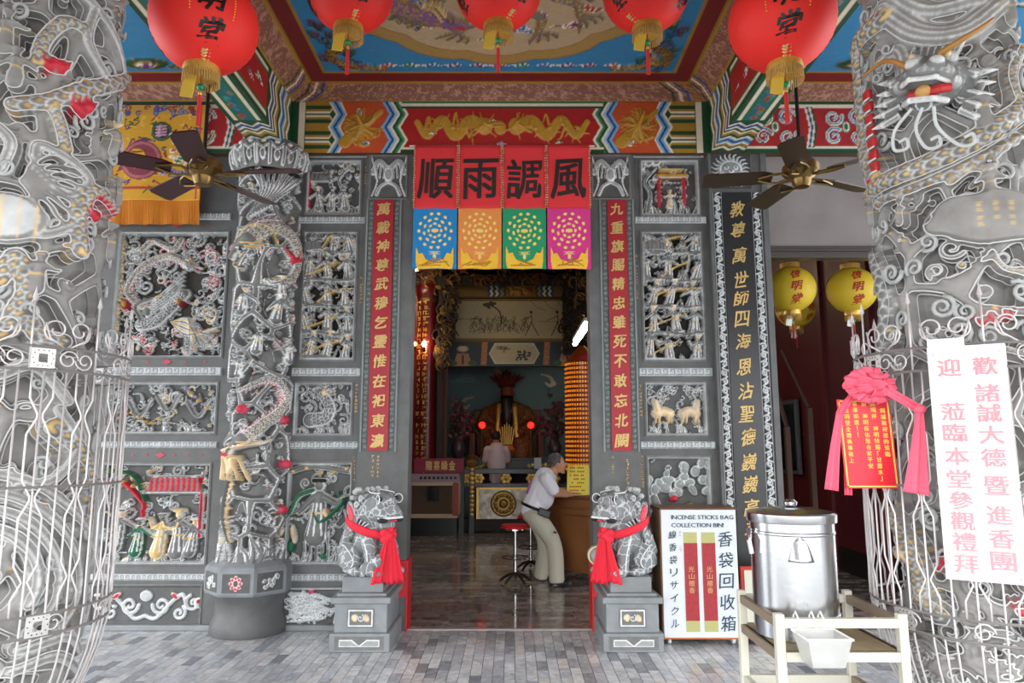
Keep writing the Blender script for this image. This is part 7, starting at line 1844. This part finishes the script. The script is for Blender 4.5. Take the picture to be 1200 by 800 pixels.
# ------------------------------------------------------------------ wrought iron cages round the two front columns
M_IRON = mat('silver painted iron', 'd6d2d2', .4, .3)
def cage(C, lab):
    t = thing('iron_cage', lab, 'cage', (C[0], C[1], 0), 0, 'iron cages round the columns'); R = .5
    af = math.atan2(-C[1], -C[0])
    rad = lambda z: R if z > .95 else R - .16 * ((.95 - z) / .55) ** 2
    cp = lambda a, z, dr=0.0: (C[0] + (rad(z) + dr) * math.cos(a), C[1] + (rad(z) + dr) * math.sin(a), z)
    for z in (2.09, 1.985, 1.47, .925, .835, .42): MB().tube([cp(a, z) for a in np.linspace(0, 2 * PI, 64, endpoint=False)], .007, 6, closed=True).build('ring', mat('grey iron', '8c8a88', .45, .4), t)
    N = 68; da = 2 * PI / N
    def ring_of(name, pts_list, n, step, r=.0048, off=0.0, seg=5):
        """one mesh shared by every copy, turned about the column"""
        mb = MB()
        for pts in pts_list: mb.tube([cp(u, z, d) for u, z, d in pts], r, seg)
        first = None
        for k in range(n):
            Rm = Matrix.Rotation(off + k * step, 4, 'Z')
            if first is None:
                first = mb.build(name, M_IRON, t, smooth=True); first.matrix_local = Rm
            else:
                o = bpy.data.objects.new(name, first.data); link(o, t, Rm)
    low = [(0, z, 0) for z in (.925, .8, .7, .6, .5, .42)]
    ring_of('straight_bar', [[(0, 1.985, 0)] + low], N // 2, 2 * da, off=0)
    ki = []
    for z in (1.985, 1.86, 1.80, 1.74, 1.68, 1.50): pass
    w = da * .95
    kink = [(-w, 1.985, 0), (-w, 1.86, 0), (-.22 * da, 1.79, 0), (-.22 * da, 1.77, 0), (-w, 1.70, 0), (-w, 1.50, 0), (-.22 * da, 1.43, 0), (-.22 * da, 1.41, 0), (-w, 1.34, 0), (-w, 1.14, 0), (-.22 * da, 1.07, 0), (-w, 1.0, 0), (-w, .925, 0)]
    ring_of('kinked_bar', [kink], N // 4, 4 * da)
    ring_of('kinked_bar_mirror', [[(-a, z, d) for a, z, d in kink]], N // 4, 4 * da)
    ring_of('lower_bar', [[(da, z, 0) for z in (.835, .7, .6, .5, .42)]], N // 4, 4 * da)
    def spiral(u, z, r, turns, a0, sg, ex=0.0):
        return [(u + (r * (1 - .7 * k) / R) * math.cos(a0 + sg * k * turns * 2 * PI), z + r * (1 - .7 * k) * math.sin(a0 + sg * k * turns * 2 * PI), .004) for k in np.linspace(0, 1, 22)]
    ring_of('band_scroll', [spiral(-.075, 2.037, .045, 1.4, 0, 1), spiral(.075, 2.037, .045, 1.4, PI, 1)], 11, 2 * PI / 11, off=da, r=.004)
    ring_of('band_scroll', [spiral(0, .88, .042, 1.3, 0, 1)], 11, 2 * PI / 11, off=da, r=.004)
    ring_of('crest_scroll', [spiral(-.1, 2.17, .055, 1.3, -PI / 2, -1), spiral(.1, 2.17, .055, 1.3, -PI / 2, 1), [(-.02, 2.09, .0), (-.15, 2.13, .01), (-.19, 2.2, .01)], [(.02, 2.09, 0), (.15, 2.13, .01), (.19, 2.2, .01)]], 11, 2 * PI / 11, off=0, r=.0045)
    ring_of('spike', [[(0, 1.985, 0), (0, 2.30, 0)]], 11, 2 * PI / 11, off=PI / 11, r=.005)
    sp = None
    for k in range(11):
        if sp is None:
            sp = MB().lathe([(.0, 0), (.012, .015), (.004, .05), (0, .07)], 8, cp(0, 2.29)).build('spike_tip', M_IRON, t); sp.matrix_local = Matrix.Rotation(PI / 11, 4, 'Z'); d_ = sp.data
        else:
            o = bpy.data.objects.new('spike_tip', d_); link(o, t, Matrix.Rotation(PI / 11 + k * 2 * PI / 11, 4, 'Z'))
    # pierced square plates in the bands
    for zc, n, off in ((2.037, 6, .2), (.88, 6, .35)):
        mb = MB(); h, w_ = .044, .075
        for (a0, a1, z0, z1) in ((-w_, -w_ * .38, -h, h), (w_ * .38, w_, -h, h), (-w_ * .38, w_ * .38, -h, -h * .45), (-w_ * .38, w_ * .38, h * .45, h)):
            for e in range(2):
                u0, u1 = a0 + (a1 - a0) * e / 2, a0 + (a1 - a0) * (e + 1) / 2
                mb.add([cp(u0 / R * .62, zc + z0, .006), cp(u1 / R * .62, zc + z0, .006), cp(u1 / R * .62, zc + z1, .006), cp(u0 / R * .62, zc + z1, .006)], [(0, 1, 2, 3)])
        rv = MB()
        for e in range(12):
            a_ = e * PI / 6; rv.ell(cp(.062 * .62 / R * math.cos(a_) * 1.0, zc + .034 * math.sin(a_) / max(.75, abs(math.sin(a_))) , .008), .003, 6, 4)
        d1 = d2 = None
        for k in range(n):
            Rm = Matrix.Rotation(af + off + k * 2 * PI / n, 4, 'Z')
            if d1 is None:
                p = mb.build('pierced_plate', mat('stainless plate', 'cdcdcb', .35, .4), t, smooth=False, solid=.003); d1 = p.data; p.matrix_local = Rm; q = rv.build('rivets', M_BLACK, p, local=False)
                q.matrix_local = Matrix.Identity(4); d2 = q.data; q['kind'] = 'stuff'
                # rivets were built in the parent's unturned frame
                me_ = q.data
            else:
                p2 = bpy.data.objects.new('pierced_plate', d1); link(p2, t, Rm); md = p2.modifiers.new('thick', 'SOLIDIFY'); md.thickness = .003; md.offset = 0
                q2 = bpy.data.objects.new('rivets', d2); link(q2, p2); q2['kind'] = 'stuff'
    return t
cage(CR, 'silver iron cage round the dragon column beside the steel bin')
cage(CL, 'silver iron cage round the dragon column at the left edge')
# ------------------------------------------------------------------ white welcome sign on the right cage
def hang_frame(px, py, R, C=CR):
    p, a = on_col(C, px, py, R); n = Vector((math.cos(a), math.sin(a), 0)); r = Vector((-math.sin(a), math.cos(a), 0))
    return p, n, r
p, n, r = hang_frame(1143, 540, .53)
Wd, Hd = .285, .985
t = thing('welcome_sign', 'tall white welcome sign with faded pink characters on right cage', 'sign', p - Vector((0, 0, Hd / 2)))
fp = lambda u, v, d: p + r * u + Vector((0, 0, v)) + n * (.012 + d)
brd = MB().prism([(-Wd / 2, -Hd / 2), (Wd / 2, -Hd / 2), (Wd / 2, Hd / 2), (-Wd / 2, Hd / 2)], fp, -.008, 0).build('board', mat('white sign board', 'e6e6e6', .5), t, smooth=False)
M_FADE = mat('faded pink paint', 'd896a0', .6)
cl = []
for i, (ch, v) in enumerate((('歡', .40), ('諸', .285), ('誠', .20), ('大', .11), ('德', .015), ('暨', -.10), ('進', -.22), ('香', -.315), ('團', -.405))): cl.append((ch, .065, v, .085, .075))
for i, (ch, v) in enumerate((('迎', .40), ('蒞', .21), ('臨', .12), ('本', .02), ('堂', -.075), ('參', -.165), ('觀', -.25), ('禮', -.335), ('拜', -.425))): cl.append((ch, -.065, v, .085, .075))
write(cl, lambda u, v, d: fp(u, v, .001 + d), m=M_FADE, parent=brd, bold=.02)
for u, v in ((-.12, .46), (.12, .46), (-.12, -.47), (.12, -.47), (-.12, 0), (.12, 0)): MB().ell(fp(u, v, .002), .004, 8, 6).build('screw', mat('chrome'), t)
tp = MB().prism([(-.14, .47), (.0, .47), (.0, .53), (-.14, .53)], fp, -.012, -.009).build('top_tab', mat('white sign board'), t, smooth=False)
# ------------------------------------------------------------------ red notice with pink bow
Y = on_col(CR, 1034, 470, .53)[0].y
q0, q1 = P(989, 572, Y), P(1043, 468, Y); cx, cz = (q0.x + q1.x) / 2, (q0.z + q1.z) / 2; W, H = q1.x - q0.x, q1.z - q0.z
t = thing('red_notice', 'small red notice with yellow characters under the pink bow', 'sign', (cx, Y, q0.z))
tl_ = .045
fp2 = lambda u, v, d: (cx + u + tl_ * -v, Y - d + .0, cz + v)
b1 = MB().prism([(-W / 2, -H / 2), (W / 2, -H / 2), (W / 2, H / 2), (-W / 2, H / 2)], fp2, 0, .006).build('board', mat('notice red', 'd81f33', .4), t, smooth=False)
M_YN = mat('notice yellow', 'f0d060', .5)
mb = MB(); e = .006
for r_ in ((-W / 2 + e, -H / 2 + e, W / 2 - e, -H / 2 + 2 * e), (-W / 2 + e, H / 2 - 2 * e, W / 2 - e, H / 2 - e), (-W / 2 + e, -H / 2 + e, -W / 2 + 2 * e, H / 2 - e), (W / 2 - 2 * e, -H / 2 + e, W / 2 - e, H / 2 - e)):
    mb.prism([(r_[0], r_[1]), (r_[2], r_[1]), (r_[2], r_[3]), (r_[0], r_[3])], fp2, .006, .008)
mb.build('yellow_border', M_YN, b1, smooth=False)
cl = []; k = .0235
for u, v0, tx_ in ((.068, .145, '竭誠歡迎您的蒞臨'), (.034, .175, '請喝杯 神明特賜「甘露水」'), (0.0, .175, '願 神明保佑您合家平安'), (-.034, .175, '事事如意！！'), (-.068, .145, '啟明堂全體執事敬上')):
    for i, ch in enumerate(tx_):
        if ch != ' ': cl.append((ch, u * W / .195, v0 * H / .39 - i * k * 1.16 * H / .39, k * .95, k * .95))
write(cl, lambda u, v, d: fp2(u, v, .0075 + d), m=M_YN, parent=b1, bold=.02)
bw = thing('pink_bow', 'pink cloth bow with two hanging tails on the right cage', 'bow', P(1015, 575, Y - .06))
M_PK = mat('pink cloth', 'f0627c', .75)
c0 = P(1017, 452, Y - .05)
def petal(a, L, w, lift, ph):
    """one looped fold of the rosette"""
    d = Vector((math.cos(a), 0, math.sin(a) * .72)); e = Vector((-math.sin(a), 0, math.cos(a) * .72))
    def fn(u, v):
        th = v * PI; s_ = L * math.sin(th * .5 + .0) if v < .5 else L * math.sin(th * .5)
        out = L * math.sin(v * PI); fwd = -lift * (1 - math.cos(v * PI)) * .5 - .012 * math.sin(u * 7 + ph) * math.sin(v * PI)
        return c0 + d * out + e * ((u - .5) * w * (.35 + .65 * math.sin(v * PI))) + Vector((0, fwd, 0))
    MB().grid(fn, 10, 14).build('fold', M_PK, bw, smooth=True, solid=.003)
for k in range(13): petal(k * 2 * PI / 13 + R_(-.1, .1), R_(.10, .125), .085, .05, k)
for k in range(9): petal(k * 2 * PI / 9 + R_(-.2, .2), R_(.06, .08), .075, .10, k * 2)
for k in range(5): petal(k * 2 * PI / 5 + .3, .035, .06, .14, k * 3)
def strip(name, pts, w0, w1, fold, yb):
    P3 = [P(a, b, yb) for a, b in pts]; n_ = len(P3)
    cv = bez([(q.x, q.z) for q in P3], 24)
    def fn(u, v):
        i = min(int(v * (len(cv) - 1)), len(cv) - 2); f = v * (len(cv) - 1) - i; c_ = cv[i] * (1 - f) + cv[i + 1] * f; d = cv[i + 1] - cv[i]; d = d / (np.hypot(*d) + 1e-9)
        w = w0 + (w1 - w0) * v; s_ = (u - .5) * w
        return (c_[0] - d[1] * s_, yb + fold * math.sin(u * 11) * (.4 + v), c_[1] + d[0] * s_)
    MB().grid(fn, 18, 24).build(name, M_PK, bw, smooth=True, solid=.003)
strip('ribbon', ((1000, 462), (990, 475), (984, 485)), .03, .035, .006, Y - .02)
strip('tail', ((984, 483), (978, 530), (974, 574)), .03, .06, .006, Y - .02)
strip('tail', ((990, 490), (992, 530), (994, 580)), .025, .03, .006, Y + .03)
YR = on_col(CR, 1070, 500, .535)[0].y
strip('ribbon', ((1035, 455), (1058, 468), (1078, 480)), .04, .035, .006, YR)
strip('tail', ((1078, 480), (1076, 530), (1073, 578)), .03, .11, .008, YR - .01)
MB().ell(P(1078, 479, YR - .01), (.028, .02, .022), 12, 8).build('knot', M_PK, bw)
# ------------------------------------------------------------------ people
SK = mat('warm skin', 'c08a6c', .5, sub=.05)
def limb(mb, pts, rs, n=12, end=True): mb.tube(bez(pts, 4 * len(pts)), list(np.interp(np.linspace(0, 1, len(bez(pts, 4 * len(pts)))), np.linspace(0, 1, len(rs)), rs)), n); [mb.ell(p_, r_, 12, 8) for p_, r_ in ((pts[0], rs[0]), (pts[-1], rs[-1]))[:2 if end else 1]]
def man():
    Y = 8.86
    t = thing('person', 'man in white shirt and khaki trousers leaning on the wooden counter', 'person', G(646, 686))
    J = lambda px, py, dy=0.0: P(px, py, Y + dy) if dy == 0 else Vector((P(px, py, Y).x, Y + dy, P(px, py, Y).z))
    hip, ch, sh = J(626, 602), J(634, 575), J(640, 560)
    hdc = J(653, 543)
    # body: one continuous skin
    b = MB()
    b.ell(hdc, (.085, .078, .105), 18, 14, M=Matrix.Rotation(.35, 4, 'Y')); b.ell(hdc + Vector((.045, 0, -.045)), (.055, .055, .065), 14, 10)
    b.tube([hdc + Vector((.105, 0, .01)), hdc + Vector((.118, 0, -.025))], [.014, .019], 8); b.ell(hdc + Vector((.085, 0, -.055)), (.02, .03, .012), 8, 6); b.ell(hdc + Vector((.07, 0, -.10)), (.03, .035, .025), 8, 6)
    for s_ in (-1, 1): b.ell(hdc + Vector((-.005, s_ * .08, -.015)), (.022, .012, .034), 10, 8); b.ell(hdc + Vector((.08, s_ * .03, .02)), (.015, .018, .01), 8, 6)
    limb(b, [hdc + Vector((-.02, 0, -.07)), sh + Vector((.03, 0, .03))], [.055, .06])
    limb(b, [sh, ch, hip + Vector((0, 0, .05))], [.12, .13, .12])
    hands = []
    for s_, e_, h_ in ((-1, J(650, 577, -.12), J(664, 577, .0)), (1, J(654, 575, .2), J(668, 576, .22))):
        el = Vector((e_.x, Y + s_ * .2, e_.z)); hw = Vector((h_.x, Y + s_ * .14 + .08, 1.055))
        limb(b, [sh + Vector((0, s_ * .17, .0)), el], [.05, .042]); limb(b, [el, hw], [.042, .03])
        b.ell(hw + Vector((.05, 0, 0)), (.05, .04, .02), 12, 8)
        for k in range(4): b.tube([hw + Vector((.08, (k - 1.5) * .02, .004)), hw + Vector((.125 + .012 * (1.5 - abs(k - 1.5)), (k - 1.5) * .022, .008)), hw + Vector((.155 + .014 * (1.5 - abs(k - 1.5)), (k - 1.5) * .022, -.006))], [.011, .010, .008], 8)
        b.tube([hw + Vector((.03, -s_ * .035, 0)), hw + Vector((.075, -s_ * .062, .004)), hw + Vector((.1, -s_ * .06, -.004))], [.013, .011, .008], 8)
    for s_, kn, an in ((-1, J(648, 634), J(652, 677)), (1, J(640, 634), J(637, 671))):
        limb(b, [hip + Vector((.02, s_ * .09, -.02)), Vector((kn.x, Y + s_ * .11, kn.z)), Vector((an.x, Y + s_ * .12 + (.15 if s_ > 0 else 0), .09))], [.085, .06, .045])
    body = b.build('body', SK, t, smooth=True, remesh=.012)
    # shirt
    s = MB(); limb(s, [sh + Vector((-.01, 0, .0)), ch + Vector((-.015, 0, 0)), J(624, 596)], [.135, .145, .15]); s.ell(sh, (.13, .21, .085), 16, 10); s.ell(ch + Vector((.02, 0, -.05)), (.15, .17, .18), 16, 12)
    for s_ in (-1, 1):
        e_ = J(650, 577); el = Vector((e_.x, Y + s_ * .2, e_.z)); limb(s, [sh + Vector((0, s_ * .17, 0)), (sh + Vector((0, s_ * .17, 0))) * .25 + el * .75], [.085, .075])
    so = s.build('shirt', mat('white cotton', 'e6e8f0', .8), t, smooth=True, remesh=.012)
    MB().grid(lambda u, v: ch + Vector((-.165 + .05 * v - .02 * math.cos((u - .5) * 3), (u - .5) * .22, -.03 + .15 * v)), 6, 6).build('back_print', mat('violet print', 'c07ab8', .8), so, smooth=True, solid=.006)
    # trousers
    q = MB(); q.ell(hip + Vector((.0, 0, -.0)), (.15, .18, .13), 18, 12)
    for s_, kn, an in ((-1, J(649, 636), J(653, 679)), (1, J(640, 636), J(636, 673))):
        limb(q, [hip + Vector((.02, s_ * .08, -.03)), Vector((kn.x - .01, Y + s_ * .11, kn.z)), Vector((an.x - .01, Y + s_ * .12 + (.15 if s_ > 0 else 0), .05))], [.125, .098, .092], end=False)
    tr_ = q.build('trousers', mat('pale khaki', 'b9b5a4', .8), t, smooth=True, remesh=.012)
    wz_ = J(625.5, 594)
    MB().tube([wz_ + Vector((.148 * math.cos(a), .182 * math.sin(a), -.055 * math.cos(a))) for a in np.linspace(0, 2 * PI, 28, endpoint=False)], .008, 6, closed=True, ry=.02).build('belt', M_BLACK, t, smooth=True)
    pc = J(637, 599); MB().box(-.075, .075, -.03, .03, -.045, .045, M=Matrix.Translation((pc.x, Y - .19, pc.z)) @ Matrix.Rotation(.35, 4, 'Y')).build('belt_pouch', M_BLACK, t, smooth=False, bev=.012)
    hr = MB(); hr.ell(hdc + Vector((-.022, 0, .03)), (.095, .088, .098), 18, 14, M=Matrix.Rotation(.3, 4, 'Y')); 
    for k in range(40): a, e = R_(0, 2 * PI), R_(-.2, 1.4); hr.ell(hdc + Vector((-.025 + .085 * math.cos(a) * math.cos(e), .082 * math.sin(a) * math.cos(e), .03 + .092 * math.sin(e))), .018, 6, 5)
    # keep the face free
    hr.v = [(min(v[0], hdc.x + .045 + .5 * max(0, v[2] - hdc.z - .06)), v[1], v[2]) for v in hr.v]
    hr.build('hair', mat('grey hair', '55524f', .7, noise=(60, .35)), t, smooth=True, remesh=.01)
    for s_ in (-1,): MB().ell(hdc + Vector((.088, s_ * .034, .012)), (.008, .01, .006), 8, 6).build('eye', M_BLACK, t)
    for s_, an in ((-1, J(652, 682)), (1, J(637, 676))):
        y = Y + s_ * .12 + (.15 if s_ > 0 else 0); m_ = MB(); m_.ell((an.x + .05, y, .045), (.14, .052, .045), 16, 10); m_.box(an.x - .08, an.x + .17, y - .045, y + .045, 0, .02); m_.build('shoe', M_BLACK, t, smooth=True, remesh=.008)
    hk = J(651, 621); MB().box(-.02, .02, -.006, .006, -.012, .012, M=Matrix.Translation((hk.x - .02, Y - .225, hk.z)) @ Matrix.Rotation(.4, 4, 'Y')).build('pocket_tab', M_BLACK, tr_, smooth=False)
man()
def back_person():
    Y = 14.42; c = P(582, 548, Y)
    t = thing('person', 'person in pale pink shirt with bowed head seen from behind at the altar', 'person', (c.x, Y, 0))
    J = lambda px, py, dy=0.0: Vector((P(px, py, Y).x, Y + dy, P(px, py, Y).z))
    hd = J(581, 512, .12); sh = J(582, 524); hip = Vector((c.x, Y - .02, .92))
    b = MB(); b.ell(hd, (.085, .095, .11), 16, 12); b.ell(hd + Vector((0, .09, -.03)), (.02, .03, .02), 8, 6)
    for s_ in (-1, 1): b.ell(hd + Vector((s_ * .088, .0, -.01)), (.012, .02, .03), 8, 6)
    limb(b, [hd + Vector((0, -.03, -.08)), sh], [.055, .06]); limb(b, [sh, hip], [.13, .13])
    for s_ in (-1, 1):
        el = sh + Vector((s_ * .25, .08, -.30)); hw = sh + Vector((s_ * .1, .2, -.28)); limb(b, [sh + Vector((s_ * .18, 0, -.03)), el], [.05, .042]); limb(b, [el, hw], [.042, .03]); b.ell(hw + Vector((0, .05, 0)), (.035, .05, .02), 10, 8)
        for k in range(4): b.tube([hw + Vector(((k - 1.5) * .018, .08, 0)), hw + Vector(((k - 1.5) * .02, .14, .0))], [.010, .008], 6)
        b.tube([hw + Vector((-s_ * .03, .03, 0)), hw + Vector((-s_ * .055, .08, 0))], [.012, .008], 6)
        limb(b, [hip + Vector((s_ * .09, 0, -.03)), Vector((c.x + s_ * .1, Y, .5)), Vector((c.x + s_ * .1, Y - .02, .08))], [.085, .06, .045])
    b.build('body', SK, t, smooth=True, remesh=.015)
    s = MB(); limb(s, [sh + Vector((0, 0, -.02)), hip], [.145, .15]); s.ell(sh + Vector((0, 0, -.05)), (.23, .13, .1), 16, 10); s.ell((sh + hip) / 2, (.19, .14, .3), 14, 10)
    for s_ in (-1, 1): el = sh + Vector((s_ * .25, .08, -.30)); limb(s, [sh + Vector((s_ * .18, 0, -.05)), el * .8 + sh * .2 + Vector((s_ * .02, 0, 0))], [.085, .075])
    s.build('shirt', mat('pale pink cotton', 'd8c0c4', .8), t, smooth=True, remesh=.015)
    q = MB(); q.ell(hip, (.17, .13, .12), 14, 10)
    for s_ in (-1, 1): limb(q, [hip + Vector((s_ * .09, 0, -.03)), Vector((c.x + s_ * .1, Y, .5)), Vector((c.x + s_ * .1, Y - .02, .1))], [.11, .085, .075])
    q.build('trousers', mat('dark trousers', '2c2a2c', .8), t, smooth=True, remesh=.015)
    h = MB(); h.ell(hd + Vector((0, -.02, .025)), (.095, .095, .10), 16, 12); h.build('hair', mat('dark hair', '241c1a', .6), t, smooth=True)
    for s_ in (-1, 1): m_ = MB(); m_.ell((c.x + s_ * .1, Y + .05, .045), (.05, .13, .045), 12, 8); m_.box(c.x + s_ * .1 - .04, c.x + s_ * .1 + .04, Y - .07, Y + .16, 0, .02); m_.build('shoe', M_BLACK, t)
back_person()
